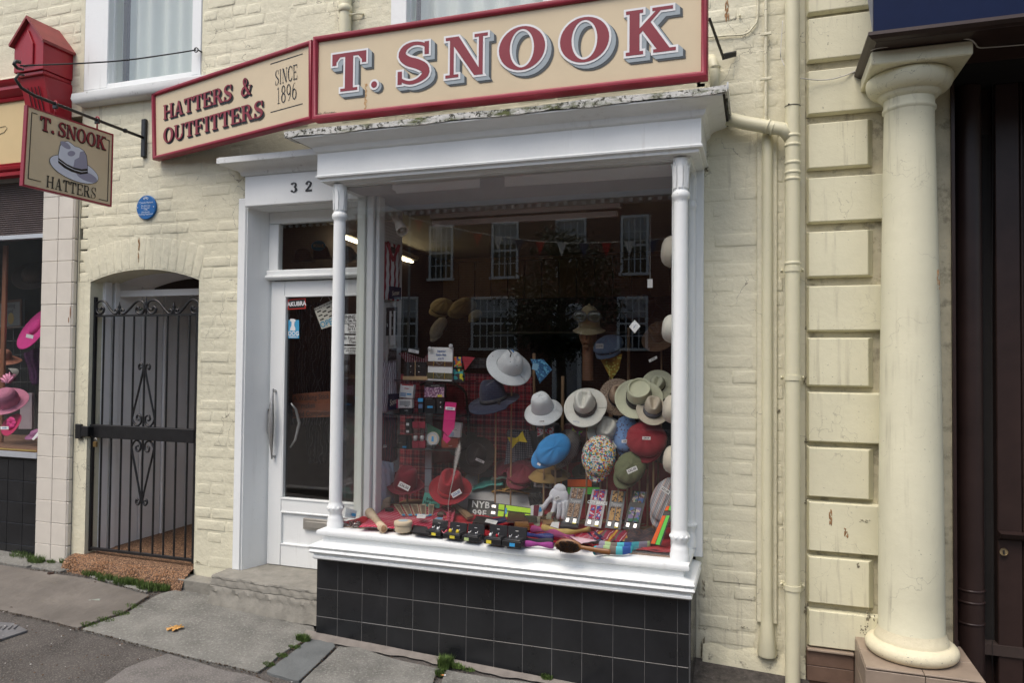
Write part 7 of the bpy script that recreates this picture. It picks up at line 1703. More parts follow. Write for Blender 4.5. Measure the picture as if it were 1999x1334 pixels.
tp = quad_from_px([(869, 785), (891, 787), (883, 866), (864, 852)], YG1 - .06)
tt = thing('pink_tie', 'bright pink tie hanging down in front of the shelves', 'tie', tp.p(.5, 0))
PK = mat('fuchsia_silk', (.55, .02, .16), .45, .06, 20, .0006, 120)
pts = [(869, 785), (891, 787), (889, 810), (887, 836), (875, 853), (864, 841), (866, 815)]
def flat_px(pts, Y, th, m, name, parent): 
    q = [at(px, py, Y) for px, py in pts]; g = G(); n_ = len(q)
    g.add(q + [p + Vector((0, th, 0)) for p in q], [tuple(range(n_ - 1, -1, -1)), tuple(range(n_, 2 * n_))] + [(i, (i + 1) % n_, (i + 1) % n_ + n_, i + n_) for i in range(n_)])
    return obj(name, g, m, parent, bev=.001)
flat_px(pts, YG1 - .06, .004, PK, 'tie_blade', tt)
flat_px([(866, 845), (874, 853), (880, 858), (872, 867), (864, 858)], YG1 - .055, .003, PK, 'tie_tail', tt)
price(tt, [(870, 794), (889, 796), (888, 802), (869, 800)], YG1 - .064, '£12.95', INKB)
# lower shelf
t, pn = small_box('black box with two white dog cufflinks and blue dot', rc(776, 850, 800, 875), BOXK, extra=[(.40, .72, .0, .14, BDOT)])
for a in (.12, .62):
    dgm = G().add([(x * .0105, 0, z * .0105) for x, z in ((-.9, -.8), (-.6, -.8), (-.5, -.1), (.3, -.1), (.4, -.8), (.7, -.8), (.75, .3), (1.0, .9), (.6, .7), (.4, .35), (-.6, .35), (-.95, .7))], [tuple(range(12))]); obj('dog_cufflink', pn.m(dgm, a + .12, .42, .003), SLV, t, sol=.001)
small_box('black box with white square studs on the lower shelf', rc(792, 818, 803, 848), BOXK, extra=[(.1, .6, .55, .72, WP), (.1, .6, .10, .25, WP)])
CLR = glass_mat('clear_bottle', (.9, .9, .9), rough=.05, f0=.08)
for i, x in enumerate((811, 824)):
    t = thing('collar_bottle', ['clear bottle in maroon card, left of the pair', 'clear bottle in maroon card, right of the pair'][i], 'bottle', at(x, 876, YG1), group='bottles in maroon cards')
    obj('card_top', quad_from_px(rc(x - 6, 824, x + 6, 836), YG1).slab(0, 1, 0, 1, -.004, 0), mat('maroon_card', (.28, .02, .045), .6), t); obj('card_foot', quad_from_px(rc(x - 6, 861, x + 6, 875), YG1).slab(0, 1, 0, 1, -.02, 0), mat('maroon_card', (.28, .02, .045)), t)
    c = at(x, 861, YG1 + .006); h_ = msize(25, YG1); obj('bottle', G().lathe([(.0, 0), (.013, 0), (.015, h_ * .35), (.012, h_ * .5), (.015, h_ * .6), (.010, h_)], c, 16), CLR, t, smooth=True); obj('bristles', G().lathe([(.0, 0), (.012, 0), (.013, h_ * .4), (.0, h_ * .45)], c, 14), WP, t, smooth=True)
t = thing('round_tin', 'round cream tin lid with a blue print leaning on the shelf', 'tin', at(846, 876, YG1))
c = at(846, 857, YG1 - .01); r = msize(14, YG1)
obj('lid', G().lathe([(0, -.004), (r * .96, -.004), (r, -.002), (r, .010), (0, .010)], c, 32, mat4=Matrix.Rotation(rad(90), 4, 'X')), mat('tin_cream', (.55, .50, .42), .5), t, smooth='auto')
obj('print_ring', G().lathe([(r * .80, 0), (r * .86, 0)], c + Vector((0, -.012, 0)), 32, mat4=Matrix.Rotation(rad(90), 4, 'X')), BDOT, t); obj('print_figure', G().add([c + Vector((dx, -.0125, dz)) for dx, dz in ((-.008, -.016), (.008, -.016), (.007, .016), (-.006, .016))], [(0, 1, 2, 3)]), BDOT, t)
obj('jar', G().lathe([(0, 0), (.012, 0), (.012, .010), (.013, .011), (.013, .019), (0, .019)], at(847, 875, YG1 - .05), 18), BOXK, t, smooth='auto')
small_box('green leaflet tucked behind the round tin', [(833, 826), (862, 842), (860, 872), (834, 850)], mat('dark_green_leaflet', (.03, .10, .06), .6), Y=YG1 + .03, depth=.003)
small_box('white box with red oval mark at the right of the lower shelf', [(876, 824), (900, 826), (897, 855), (874, 853)], WP, Y=YG1 + .02, extra=[(.1, .5, .05, .35, mat('pale_blue_print', (.3, .4, .55)))], rows=[('Socks', .6, .5, .010)])
small_box('rust red card box at the end of the lower shelf', rc(862, 856, 894, 875), mat('rust_card', (.26, .045, .02), .6), rows=[('CLASSIC', .55, .2, .007)], im=WP)
# shirts with bow ties
CK = checked('grey_gingham', (.22, .22, .24), [(.014, 0, .40, (.03, .035, .05), .8)], kind='pos')
def bow(label, cx, cy, w, h, Y, m, rot=0):
    t = thing('bow_tie', label, 'bow tie', at(cx, cy, Y), group='bow ties on the shirts'); c_, s_ = math.cos(rad(rot)), math.sin(rad(rot))
    for sg_ in (-1, 1):
        q = [(0, -.14), (sg_ * .5, -.5), (sg_ * .46, 0), (sg_ * .5, .5), (0, .14)]
        P = [at(cx + (a * w) * c_ - (b_ * h) * s_, cy + (a * w) * s_ + (b_ * h) * c_, Y - .004 * abs(a)) for a, b_ in q]
        obj('wing', G().add(P, [(0, 1, 2, 3, 4) if sg_ < 0 else (4, 3, 2, 1, 0)]), m, t, sol=.006)
    obj('knot', G().ell(at(cx, cy, Y - .008), (msize(w * .11, Y), .007, msize(h * .24, Y)), 10, 8), m, t, smooth=True)
cloth('checked_shirt', 'folded grey gingham shirt with a yellow bow tie', 'shirt', [(992, 845), (1032, 838), (1043, 892), (985, 908)], 4.34, CK, 4, .006, seed=5)
cloth('grey_shirt', 'folded slate grey shirt with a white bow tie', 'shirt', [(1032, 842), (1096, 836), (1092, 905), (1040, 900)], 4.38, felt('slate_shirt', (.07, .075, .085)), 4, .006, seed=6)
cloth('burgundy_shirt', 'folded deep burgundy shirt with a multicoloured bow tie', 'shirt', [(1104, 828), (1150, 826), (1152, 900), (1108, 905)], 4.40, felt('burgundy_shirt', (.07, .012, .022)), 4, .006, seed=7)
for nm, cx, cy, mm, lb, rx in (('shirt_collar', 1012, 846, CK, 'grey gingham collar standing above the yellow bow tie', 24), ('shirt_collar', 1070, 832, felt('slate_shirt', (.07, .075, .085)), 'slate collar standing above the white bow tie', 24), ('shirt_collar', 1122, 834, felt('burgundy_shirt', (.07, .012, .022)), 'burgundy collar standing above the multicoloured bow tie', 22)):
    c = at(cx, cy, 4.36); r = msize(rx, 4.36, cx); tag(obj(nm, G().lathe([(r * .98, -.02), (r * 1.0, .0), (r * .86, .018), (r * .80, .0)], c, 28, ay=.6), mm, smooth=True), lb, 'collar', 'shirt collars')
bow('bright yellow bow tie on the gingham shirt', 1010, 859, 32, 24, 4.22, mat('yellow_silk', (.62, .47, .02), .5), -22)
bow('white bow tie with small red motifs on the slate shirt', 1065, 843, 33, 18, 4.24, celled('white_red_motif', (.6, .58, .62), [(.6, .58, .62), (.45, .04, .08), (.6, .58, .62)], 110, kind='pos'), -4)
bow('green yellow and purple bow tie on the burgundy shirt', 1124, 846, 22, 18, 4.26, celled('harlequin', (.5, .4, .02), [(.55, .45, .02), (.03, .03, .03), (.15, .03, .25), (.05, .28, .06)], 120, kind='pos'), 20)
for px4, c_, lb in (([(1036, 702), (1060, 702), (1078, 722), (1054, 749)], (.03, .14, .30), 'blue paisley pocket square hung point down'), ([(1168, 694), (1214, 692), (1208, 722), (1194, 742)], (.40, .24, .03), 'mustard bandana with black spots hung point down')):
    cloth('pocket_square', lb, 'pocket square', px4, 4.62 if px4[0][0] > 1100 else 4.3, celled('bandana' + str(px4[0][0]), c_, [tuple(x * .35 for x in c_), tuple(min(1, x * 3) for x in c_)], 85, .22) if False else celled('bandana' + str(px4[0][0]), c_, [c_, c_, c_, tuple(min(.6, x * 2.6 + .05) for x in c_)], 100, kind='pos'), 3, .004)
for i, (px, py0, py1, Y, lb) in enumerate(((1042, 690, 860, 4.50, 'pine upright left of the small bucket hat'), (1098, 735, 850, 4.52, 'pine upright between bucket hat and panama'), (1193, 690, 760, 4.66, 'pine upright under the denim cap'), (1227, 640, 740, 4.9, 'pine upright right of the mustard bandana'))):
    p, q = at(px, py0, Y), at(px, py1, Y); tag(obj('wooden_upright', G().bbox(p.x - .009, p.x + .009, Y, Y + .018, DF, p.z, .002), mat('pine_pole', (.3, .19, .1))), lb, 'upright', 'pine uprights of the display')
t, pn = card('diamond_card', [(1239, 625), (1250, 637), (1239, 651), (1228, 638)], 3.62, WP, 'small white diamond card with blue mark on the window glass', 'sticker'); write(pn, t, [('i', .5, .5, .03)], INKB)
t, pn = card('paper_ticket', rc(1264, 545, 1274, 562), 3.9, WP, 'small paper ticket hanging on a thread near the right post', 'ticket'); obj('thread', G().tube([at(1269, 545, 3.9), at(1269, 420, 3.9)], .0007, 4), WP, t)
t, pn = card('open_card', rc(1163, 671, 1178, 681), 4.5, mat('dim_card', (.35, .34, .34)), 'small dim card pinned to the denim cap', 'price card'); write(pn, t, [('£13.95', .5, .5, .018, .0003, .8)])
t, pn = card('price_card', [(1266, 703), (1282, 695), (1283, 700), (1268, 708)], 4.3, WP, 'tilted white price card under the brown leather hat', 'price card'); write(pn, t, [('£14.50', .5, .5, .011, .0003, .8)])
t, pn = card('blue_ticket', [(1041, 709), (1052, 712), (1049, 724), (1038, 721)], 4.2, mat('pale_blue_card', (.2, .4, .55), .6), 'little blue ticket on the bucket hat brim', 'ticket')
# ================================================================ WINDOW FLOOR GOODS
def fl(px, py, up=0.0): return atz(px, py, DF + .012 + up)
REDC = mat('red_felt_cloth', (.36, .012, .022), .85, .12, 8, .0025, 22)
def wrinkle(x, y): return .0035 * math.sin(x * 23 + y * 11) + .003 * math.sin(y * 31 - x * 9) + .002 * math.sin(x * 61)
g = G(); g.grid(lambda u, v: Vector((-2.225 + 1.85 * u, 3.612 + .62 * v, DF + .006 + wrinkle(-2.2 + 1.85 * u, 3.6 + .6 * v) + (.012 if v < .06 else 0))), 90, 40)
tag(obj('red_floor_cloth', g, REDC, smooth=True, sol=.003), 'red felt cloth spread over the window floor', 'cloth')
g = G(); pa, pb = at(1000, 960, 4.4), at(1322, 960, 4.3)
g.grid(lambda u, v: Vector((pa.x + (-.385 - pa.x) * u, 4.20 + .36 * v, DF + .01 + .30 * v ** 1.3 + .012 * math.sin(u * 30 + v * 3) + .008 * math.sin(u * 11 - v * 9))), 60, 24)
tag(obj('red_drape', g, mat('dark_red_drape', (.24, .010, .018), .85, .15, 8), smooth=True, sol=.003), 'dark red drape rising at the back of the window floor', 'cloth')
g = G(); a = at(1170, 1088, 3.66); 
g.grid(lambda u, v: Vector((-.78 + .40 * u, 3.625 + .12 * v, DF + .010 + .050 * u * math.sin(math.pi * min(1, v + .25)) * (.6 + .4 * math.sin(u * 5)) + .004 * math.sin(u * 26))), 30, 12)
tag(obj('red_fold', g, REDC, smooth=True, sol=.003), 'raised fold of red cloth in the right front corner', 'cloth')
g = G(); pa, pb = at(905, 940, 4.4), at(1060, 940, 4.4)
g.grid(lambda u, v: Vector((pa.x + (pb.x - pa.x) * u, 4.22 + .30 * v, DF + .01 + .22 * v ** .8 + .006 * math.sin(u * 22 + v * 4))), 24, 12)
tag(obj('white_cloth', g, mat('grey_white_satin', (.42, .41, .40), .6, .05, 9), smooth=True, sol=.003), 'pale satin cloth mound behind the number plate', 'cloth')
DOTS = mat('scarf_red', (.34, .014, .04), .7, .1, 20)
m, n, b = nt('anchor_print_red'); o_ = xyz(n, 'pos'); f1 = sock(n, 'FRACT', sock(n, 'DIVIDE', o_[0], .028)); f2 = sock(n, 'FRACT', sock(n, 'DIVIDE', o_[1], .022))
n.links.new(mixc(n, sock(n, 'MULTIPLY', sock(n, 'LESS_THAN', f1, .35), sock(n, 'LESS_THAN', f2, .28)), (.36, .012, .045), (.55, .38, .42)), b.inputs['Base Color']); b.inputs['Roughness'].default_value = .8; ANCH = m
def flatcloth(name, label, cat, px4, m, up=.012, amp=.004, folds=4, th=.003, seed=0, group=None):
    pn = Pan(*[fl(*p, up) for p in px4]); pn.n = Vector((0, 0, 1))
    return tag(obj(name, G().grid(lambda u, v: pn.p(u, v, amp * (math.sin(u * folds * 3 + seed) + .6 * math.sin(v * 8 + seed + u * 4))), 26, 14), m, smooth=True, sol=th), label, cat, group)
flatcloth('anchor_scarf', 'red scarf with small pale anchors under the brushes', 'scarf', [(762, 985), (865, 985), (880, 1035), (700, 1030)], ANCH, .010, .003)
flatcloth('anchor_scarf', 'second red anchor scarf folded beside the feather', 'scarf', [(868, 985), (892, 983), (880, 1042), (862, 1040)], ANCH, .020, .005, seed=2)
# bowls, box, soap, brushes
IV = mat('pale_lime_wood', (.55, .45, .31), .5, .08, 12)
def bowl(label, px, pyb, w, h):
    c = fl(px, pyb); k = w / 2 * (c - EYE).dot(FWD) / FPX; hh = h * (c - EYE).dot(FWD) / FPX
    t = thing('shaving_bowl', label, 'bowl', c, group='pale wooden shaving bowls')
    obj('bowl_body', G().lathe([(0, 0), (k * .82, 0), (k * .92, hh * .2), (k * .94, hh * .55), (k * .86, hh * .6)], c, 32), IV, t, smooth='auto')
    obj('bowl_lid', G().lathe([(k * .97, hh * .60), (k * 1.0, hh * .64), (k * 1.0, hh * .88), (k * .95, hh * .96), (k * .6, hh), (0, hh)], c, 32), IV, t, smooth='auto')
    obj('lid_print', G().lathe([(k * .55, hh * 1.004), (0, hh * 1.006)], c, 24), mat('grey_lid_print', (.30, .38, .42), .6), t)
bowl('pale wooden lidded bowl by the blue striped shirt', 747, 994, 32, 24); bowl('pale wooden lidded bowl nearest the sill', 787, 1038, 36, 21)
t = thing('loofah_brush', 'bundle of pale bristles tied with twine lying on the red cloth', 'brush', fl(735, 1020))
a, b_ = fl(722, 1002, .02), fl(748, 1033, .012); d = (b_ - a)
obj('bristle_bundle', G().tube([a, a + d * .25, a + d * .6, b_], [.030, .024, .020, .024], 16), mat('cream_bristles', (.56, .44, .30), .9, .25, 60, .003, 150, stretch=(1, 1, 1)), t, smooth=True)
obj('bristle_end', G().ell(b_, (.021, .008, .019), 14, 8), mat('brown_bristle_end', (.25, .15, .08), .9, .3, 90), t, smooth=True); obj('twine', G().tube([a + d * .5 + Vector((.022 * math.cos(k * .7), .004, .022 * math.sin(k * .7))) for k in range(10)], .0016, 5), mat('twine', (.35, .28, .2)), t)
cloth('tissue_wrap', 'clear crinkled tissue trailing from the bristle bundle', 'wrapping', [(708, 1006), (724, 1002), (722, 1030), (708, 1026)], 3.95, mat('white_tissue', (.55, .54, .52), .5), 4, .006)
t, pn = card('small_card', [(676, 991), (697, 998), (694, 1013), (673, 1010)], 3.72, mat('blue_white_card', (.45, .50, .55), .5), 'small folded white card in the left front corner', 'card'); write(pn, t, [('3', .55, .4, .022)], INKB); obj('card_flash', pn.slab(.62, .98, .25, .6, .001, .002), BDOT, t)
t = thing('dark_pouch', 'clear bag of dark brown balls in the left front corner', 'bag', fl(694, 1027))
for k in range(12): obj('ball', G().ell(fl(682 + 24 * random.random(), 1020 + 7 * random.random(), .006), (.010, .010, .008), 8, 6), mat('dark_soap', (.06, .03, .025), .5, .3, 30), t, smooth=True)
obj('clear_bag', G().ell(fl(694, 1024, .006), (.042, .028, .018), 18, 10, fn=lambda p, a: p * (1 + .07 * math.sin(a * 7))), WRAP, t, smooth=True)
t, pn = small_box('dark red cubic soap box beside the bristle bundle', [(748, 1006), (766, 1003), (765, 1020), (750, 1023)], mat('soap_red', (.20, .012, .03), .5), Y=4.0, name='soap_box', depth=.05); obj('round_mark', G().lathe([(0, 0), (.008, 0)], pn.p(.5, .4, .002), 14, mat4=Matrix.Rotation(rad(90), 4, 'X')), WP, t)
t, pn = small_box('long maroon box lying behind the bristle bundle', [(730, 998), (745, 994), (754, 1010), (742, 1016)], mat('soap_red', (.2, .012, .03)), Y=4.06, name='soap_box', depth=.05, extra=[(.2, .8, .2, .8, WP)])
t, pn = small_box('tall maroon and white box against the corner post', rc(709, 966, 723, 1006), mat('maroon_card', (.28, .02, .045)), Y=4.02, name='brush_box', depth=.03, extra=[(.08, .92, .10, .38, WP), (.08, .92, .42, .72, mat('grey_window', (.38, .37, .36)))])
t = thing('dark_jar', 'small black lidded jar beside the pale bowl', 'jar', fl(760, 1000)); obj('jar_body', G().lathe([(0, 0), (.024, 0), (.024, .016), (0, .016)], fl(760, 1003), 22), CLR, t, smooth='auto'); obj('jar_lid', G().lathe([(.025, .016), (.026, .030), (.0, .031)], fl(760, 1003), 22), BOXK, t, smooth='auto')
HORN = mat('brown_horn', (.16, .10, .07), .35, .3, 40)
for i, (x0, x1) in enumerate(((770, 782), (786, 800), (803, 818), (820, 834), (838, 850))):
    pn = Pan(fl(x0 - 2, 986, .03), fl(x1 - 2, 986, .03), fl(x1 + 10 - i * 4, 1008, .014), fl(x0 + 14 - i * 4, 1008, .014)); t = thing('comb_packet', 'horn comb in a buff packet, %s of the fan' % ['first from the left', 'second from the left', 'middle', 'fourth from the left', 'last on the right'][i], 'comb', pn.p(.5, 0), group='comb packets fanned out')
    obj('packet', pn.slab(0, 1, 0, 1, 0, .004), mat('buff_packet', (.42, .34, .24), .6), t); obj('comb_back', pn.slab(.16, .36, .12, .9, .004, .0065), HORN, t)
    for k in range(9): obj('comb_tooth', pn.slab(.36, .84, .12 + k * .087, .12 + k * .087 + .05, .004, .006), HORN, t)
    obj('blue_seal', pn.slab(.2, .8, -.04, .06, .004, .007), BDOT, t)
def openbox(label, cx, cyt, w, h, cfg, lab, tilt=0, off=.05):
    """open black cufflink box: base tray plus raised lid"""
    c = fl(cx, cyt + h); k = (c - EYE).dot(FWD) / FPX; W_, H_ = w * k, h * k
    t = thing('cufflink_box', label, 'cufflink box', c, Euler((0, 0, rad(tilt))).to_matrix(), 'open cufflink boxes along the sill')
    obj('tray', G().bbox(-W_ / 2, W_ / 2, 0, W_ * .72, 0, H_ * .34, .002), BOXK, t, world=False, smooth='auto')
    ln = G(); ln.hexa([(-W_ / 2, W_ * .70, H_ * .30), (W_ / 2, W_ * .70, H_ * .30), (W_ / 2, W_ * .80, H_ * 1.0), (-W_ / 2, W_ * .80, H_ * 1.0)], [(-W_ / 2, W_ * .78, H_ * .26), (W_ / 2, W_ * .78, H_ * .26), (W_ / 2, W_ * .92, H_ * .96), (-W_ / 2, W_ * .92, H_ * .96)])
    obj('lid', ln, BOXK, t, world=False, bev=.001); obj('lining', G().hexa([(-W_ * .42, W_ * .695, H_ * .36), (W_ * .42, W_ * .695, H_ * .36), (W_ * .42, W_ * .785, H_ * .94), (-W_ * .42, W_ * .785, H_ * .94)], [(-W_ * .42, W_ * .705, H_ * .36), (W_ * .42, W_ * .705, H_ * .36), (W_ * .42, W_ * .795, H_ * .94), (-W_ * .42, W_ * .795, H_ * .94)]), mat('black_satin', (.02, .02, .022), .35), t, world=False)
    obj('cushion', G().bbox(-W_ * .44, W_ * .44, W_ * .06, W_ * .66, H_ * .30, H_ * .42, .003), mat('black_satin', (.02, .02, .022)), t, world=False, smooth='auto')
    for (x, m_, s_) in cfg:
        obj('cufflink', G().ell((x * W_, W_ * .30, H_ * .48), (W_ * .075 * s_, W_ * .06 * s_, H_ * .13 * s_), 10, 8), m_, t, smooth=True, world=False); obj('cufflink_post', G().tube([(x * W_, W_ * .32, H_ * .42), (x * W_ + W_ * .05, W_ * .45, H_ * .62)], W_ * .016, 5), SLV, t, world=False)
    obj('lid_mark', G().box(-W_ * .08, W_ * .08, W_ * .735, W_ * .738, H_ * .74, H_ * .77), WP, t, world=False)
    if lab is not None: obj('price_dot', G().box(W_ * off - W_ * .14, W_ * off + W_ * .14, -.0015, -.0003, H_ * .04, H_ * .24), lab, t, world=False)
BAN = mat('banana_enamel', (.60, .45, .03), .4); REDE = mat('red_enamel', (.4, .01, .02), .3); GRND = mat('pale_green_dot', (.40, .50, .22), .6)
openbox('open black cufflink box with white round links, leftmost of the row', 845, 1021, 34, 26, [(-.2, SLV, .9), (.15, WP, 1.0)], YLW, -6)
openbox('open black cufflink box with yellow banana links', 881, 1027, 38, 26, [(-.22, BAN, 1.3), (.2, BAN, 1.3)], YLW, -5)
openbox('open black cufflink box with silver bars, third in the row', 917, 1030, 36, 28, [(-.2, SLV, .9), (.22, SLV, .9)], GRND, -5, -.2)
openbox('open black cufflink box with white and red links', 961, 1032, 38, 32, [(-.25, WP, 1.0), (.12, REDE, .9)], YLW, -5, -.2)
openbox('open black cufflink box with silver rings, rightmost of the row', 998, 1036, 40, 33, [(-.2, SLV, .8), (.15, SLV, .8)], BDOT, -4)
for i, (x, y, w, h) in enumerate(((836, 1048, 0, 0),)): pass
t = thing('black_packet', 'flat black packet between the pale bowl and the cufflink boxes', 'packet', fl(820, 1042)); pn = Pan(fl(806, 1028, .02), fl(834, 1032, .02), fl(838, 1046, .006), fl(806, 1042, .006)); obj('packet', pn.slab(0, 1, 0, 1, 0, .008), BOXK, t)
# feather quill
t = thing('quill', 'tall silvery feather quill standing among the brushes', 'feather', at(877, 1015, 3.98))
YQ = 3.97; spn = [(876, 1013), (875, 985), (880, 955), (887, 925), (893, 900), (898, 866)]
obj('quill_shaft', G().tube([at(px, py, YQ) for px, py in spn], [.0022, .0026, .003, .003, .002, .001], 6), mat('silver_quill', (.50, .48, .46), .35, .2, 60, metal=.3), t, smooth=True)
vg = G(); prof = [(0, 0), (.15, .9), (.3, 1.0), (.5, .8), (.7, .45), (.9, .25), (1.0, .14)]; NQ = 70
for i in range(NQ):
    u = i / NQ; px = 898 - 15 * u; py = 866 + 80 * u
    w = 0
    for j in range(len(prof) - 1):
        if prof[j][0] <= u <= prof[j + 1][0]: f_ = (u - prof[j][0]) / (prof[j + 1][0] - prof[j][0]); w = prof[j][1] * (1 - f_) + prof[j + 1][1] * f_
    w *= 6.2
    for s_ in (-1, 1):
        a, b_ = at(px, py, YQ), at(px + s_ * w, py - 5 + random.uniform(-1, 1), YQ + random.uniform(-.003, .003)); a2 = at(px - .25, py + 1.5, YQ)
        vg.add([a, b_, a2], [(0, 1, 2)])
obj('feather_vane', vg, mat('silver_quill', (.5, .48, .46)), t, sol=.0006)
t, pn = card('festival_card', [(829, 962), (860, 967), (858, 993), (823, 988)], 4.14, mat('mint_card', (.10, .38, .32), .6), 'mint green hat festival card behind the quill', 'card'); write(pn, t, [('Bridport', .52, .55, .026, .0008, .85), ('Hat', .24, .28, .026, .0008, .9), ('Festival', .66, .24, .014, .0004, .9)])
# number plate
t = thing('number_plate', 'dark grey plate with pale characters leaning at the back', 'number plate', fl(940, 1011)); pn = quad_from_px([(914, 974), (965, 979), (963, 1014), (911, 1010)], [4.18, 4.18, 4.10, 4.10]); 
obj('plate', pn.slab(0, 1, 0, 1, -.006, 0), mat('pressed_dark_plate', (.035, .035, .032), .5), t, bev=.002)
obj('plate_characters', pn.m(text_geo('NYB', .062, bold=.0012, sx=.92, spacing=1.1), .5, .70, .003), mat('plate_white', (.55, .56, .54), .5), t, sol=.002); obj('plate_characters', pn.m(text_geo('99F', .062, bold=.0012, sx=.92, spacing=1.1), .47, .22, .003), mat('plate_white', (.55, .56, .54)), t, sol=.002)
# neon braces
NEON = mat('neon_yellow_webbing', (.42, .70, .03), .7, .05, 40, .0006, 200); NOR = mat('neon_orange_webbing', (.75, .12, .01), .7, .05, 40); NGR = mat('neon_green_webbing', (.12, .62, .08), .7, .05, 40)
def braces(label, px4, Y, straps, clips=(), dots=(), card_m=None, depth=.004, group='braces displayed on cards'):
    pn = quad_from_px(px4, Y); t = thing('braces_card', label, 'braces', pn.p(.5, 0), group=group); obj('card', pn.slab(0, 1, 0, 1, -depth, 0), card_m or BOXK, t, bev=.0008)
    for a0, a1, b0, b1, m_ in straps: obj('strap', pn.slab(a0, a1, b0, b1, .001, .0045), m_, t)
    for a, b_, w, h in clips: obj('clip', pn.slab(a, a + w, b_, b_ + h, .004, .0075), SLV, t)
    for a0, a1, b0, b1, m_ in dots: obj('price_dot', pn.slab(a0, a1, b0, b1, .005, .0065), m_, t)
    return t, pn
braces('neon yellow braces on a black card beside the number plate', [(958, 981), (1042, 993), (1040, 1018), (955, 1010)], [4.16, 4.16, 4.10, 4.10], [(.20, .33, .56, .92, NEON), (.20, .33, .10, .46, NEON), (.37, 1, .56, .92, NEON), (.37, 1, .10, .46, NEON)], [(.04, .62, .10, .18), (.04, .18, .10, .18)], [(.36, .40, .30, .70, BDOT)])
braces('orange and green braces in a long black box at the back', [(1091, 934), (1172, 934), (1172, 966), (1090, 966)], 4.24, [(.01, .08, .50, .95, NOR), (.01, .08, .02, .46, NGR), (.22, .80, .48, .92, NOR), (.22, .98, .02, .44, NGR)], [(.84, .62, .10, .16), (.10, .3, .05, .3)], depth=.03)
UJ = celled('union_print', (.5, .5, .6), [(.42, .03, .06), (.55, .55, .62), (.04, .06, .30), (.42, .03, .06), (.04, .06, .30)], 95, kind='pos'); TW = celled('brown_fleck', (.2, .15, .1), [(.16, .09, .05), (.38, .28, .20), (.07, .04, .03), (.24, .15, .09)], 210, kind='pos')
DOGP = celled('spaniel_print', (.4, .25, .1), [(.42, .26, .10), (.05, .03, .02), (.36, .20, .07), (.42, .26, .10)], 110, kind='pos'); DUCK = celled('duck_print', (.1, .1, .2), [(.05, .14, .36), (.16, .07, .04), (.03, .15, .07), (.20, .16, .30), (.5, .45, .35)], 75, kind='pos')
GC = mat('grey_braces_card', (.15, .16, .17), .6); PCD = mat('pale_braces_card', (.40, .40, .40), .6)
def bc(label, px4, Y, pat, cm_, word, wm, dot, yy=(.02, .68)):
    st_ = []
    for a0, a1 in ((.14, .46), (.54, .86)): st_ += [(a0, a1, .70, .98, pat), (a0, a1, .20, .56, pat)]
    t, pn = braces(label, px4, Y, st_, [(.16, .05, .20, .10), (.62, .05, .20, .10)], [(.60, .84, .02, .07, dot)] if dot else [], cm_)
    for a in (.25, .72): obj('clip_wire', G().tube([pn.p(a - .09, .20, .005), pn.p(a - .06, .14, .006), pn.p(a + .06, .14, .006), pn.p(a + .09, .20, .005)], .0012, 5), SLV, t)
    write(pn, t, [(word, .5, .63, .026, .0006, .8)], wm); return t, pn
Y2 = [4.08, 4.08, 3.96, 3.96]
t, pn = bc('brown flecked braces on a grey card, leftmost of four', [(1115, 952), (1144, 954), (1129, 1027), (1099, 1023)], Y2, TW, GC, 'Topper', PCD, YLW)
t, pn = bc('flag patterned braces on a pale card, second of four', [(1157, 955), (1186, 957), (1173, 1032), (1141, 1027)], Y2, UJ, PCD, 'CITY BRACE', WP, YLW)
bc('spaniel patterned braces on a dark card, third of four', [(1194, 958), (1222, 960), (1211, 1035), (1181, 1031)], Y2, DOGP, GC, 'Topper', PCD, YLW)
t, pn = bc('duck patterned braces on a black card, rightmost of four', [(1235, 958), (1264, 961), (1247, 1037), (1216, 1033)], Y2, DUCK, BOXK, '', PCD, None)
for r_ in range(5):
    for c_ in range(2):
        pass
braces('orange and green striped braces packet leaning in the right corner', [(1300, 990), (1316, 988), (1290, 1066), (1269, 1062)], [3.80, 3.80, 3.68, 3.68], [(.06, .44, .0, .74, NOR), (.50, .86, .0, .74, NGR), (.06, .44, .88, 1, NOR), (.5, .86, .88, 1, NGR)], card_m=BOXK)
# white gloves
t = thing('white_gloves', 'pair of white cotton gloves hanging fingers down', 'gloves', at(1085, 985, 4.08)); GLV = mat('white_cotton_glove', (.60, .62, .66), .85, .05, 30, .001, 90)
YGv = 4.08
def finger(pts, r): return G().tube(smooth3([at(px, py, YGv - .012) for px, py in pts], 4), r, 10)
g = G(); g.add([], []); palm = [(1091, 950), (1100, 958), (1108, 972), (1106, 984), (1090, 985), (1078, 980), (1072, 970), (1084, 956)]
def palmg():
    q = G(); cc_ = at(1091, 970, YGv); 
    for z_, k in ((-.012, .75), (-.018, .9), (-.012, 1.0), (.0, 1.0), (.008, .8)):
        pass
    q.ell(cc_, (msize(20, YGv), .020, msize(19, YGv)), 20, 12); q.ell(at(1093, 956, YGv), (msize(13, YGv), .016, msize(11, YGv)), 16, 10); return q
obj('glove_palm', palmg(), GLV, t, smooth=True)
for pts in ([(1106, 978), (1109, 992), (1107, 1006)], [(1100, 980), (1102, 996), (1100, 1011)], [(1092, 982), (1092, 998), (1090, 1010)], [(1085, 980), (1082, 993), (1078, 1004)], [(1078, 970), (1069, 980), (1061, 992)]):
    obj('glove_finger', finger(pts, [msize(3.8, YGv)] * (len(pts) * 4 - 4) + [msize(3.0, YGv)] if False else msize(4.8, YGv)), GLV, t, smooth=True)
    e_ = at(*pts[-1], YGv - .012); obj('fingertip', G().ell(e_, (msize(4.8, YGv), msize(4.8, YGv), msize(5, YGv)), 10, 8), GLV, t, smooth=True)
price(t, tagq(1088, 973, 10, 8, -25), YGv - .03, '£9.95')
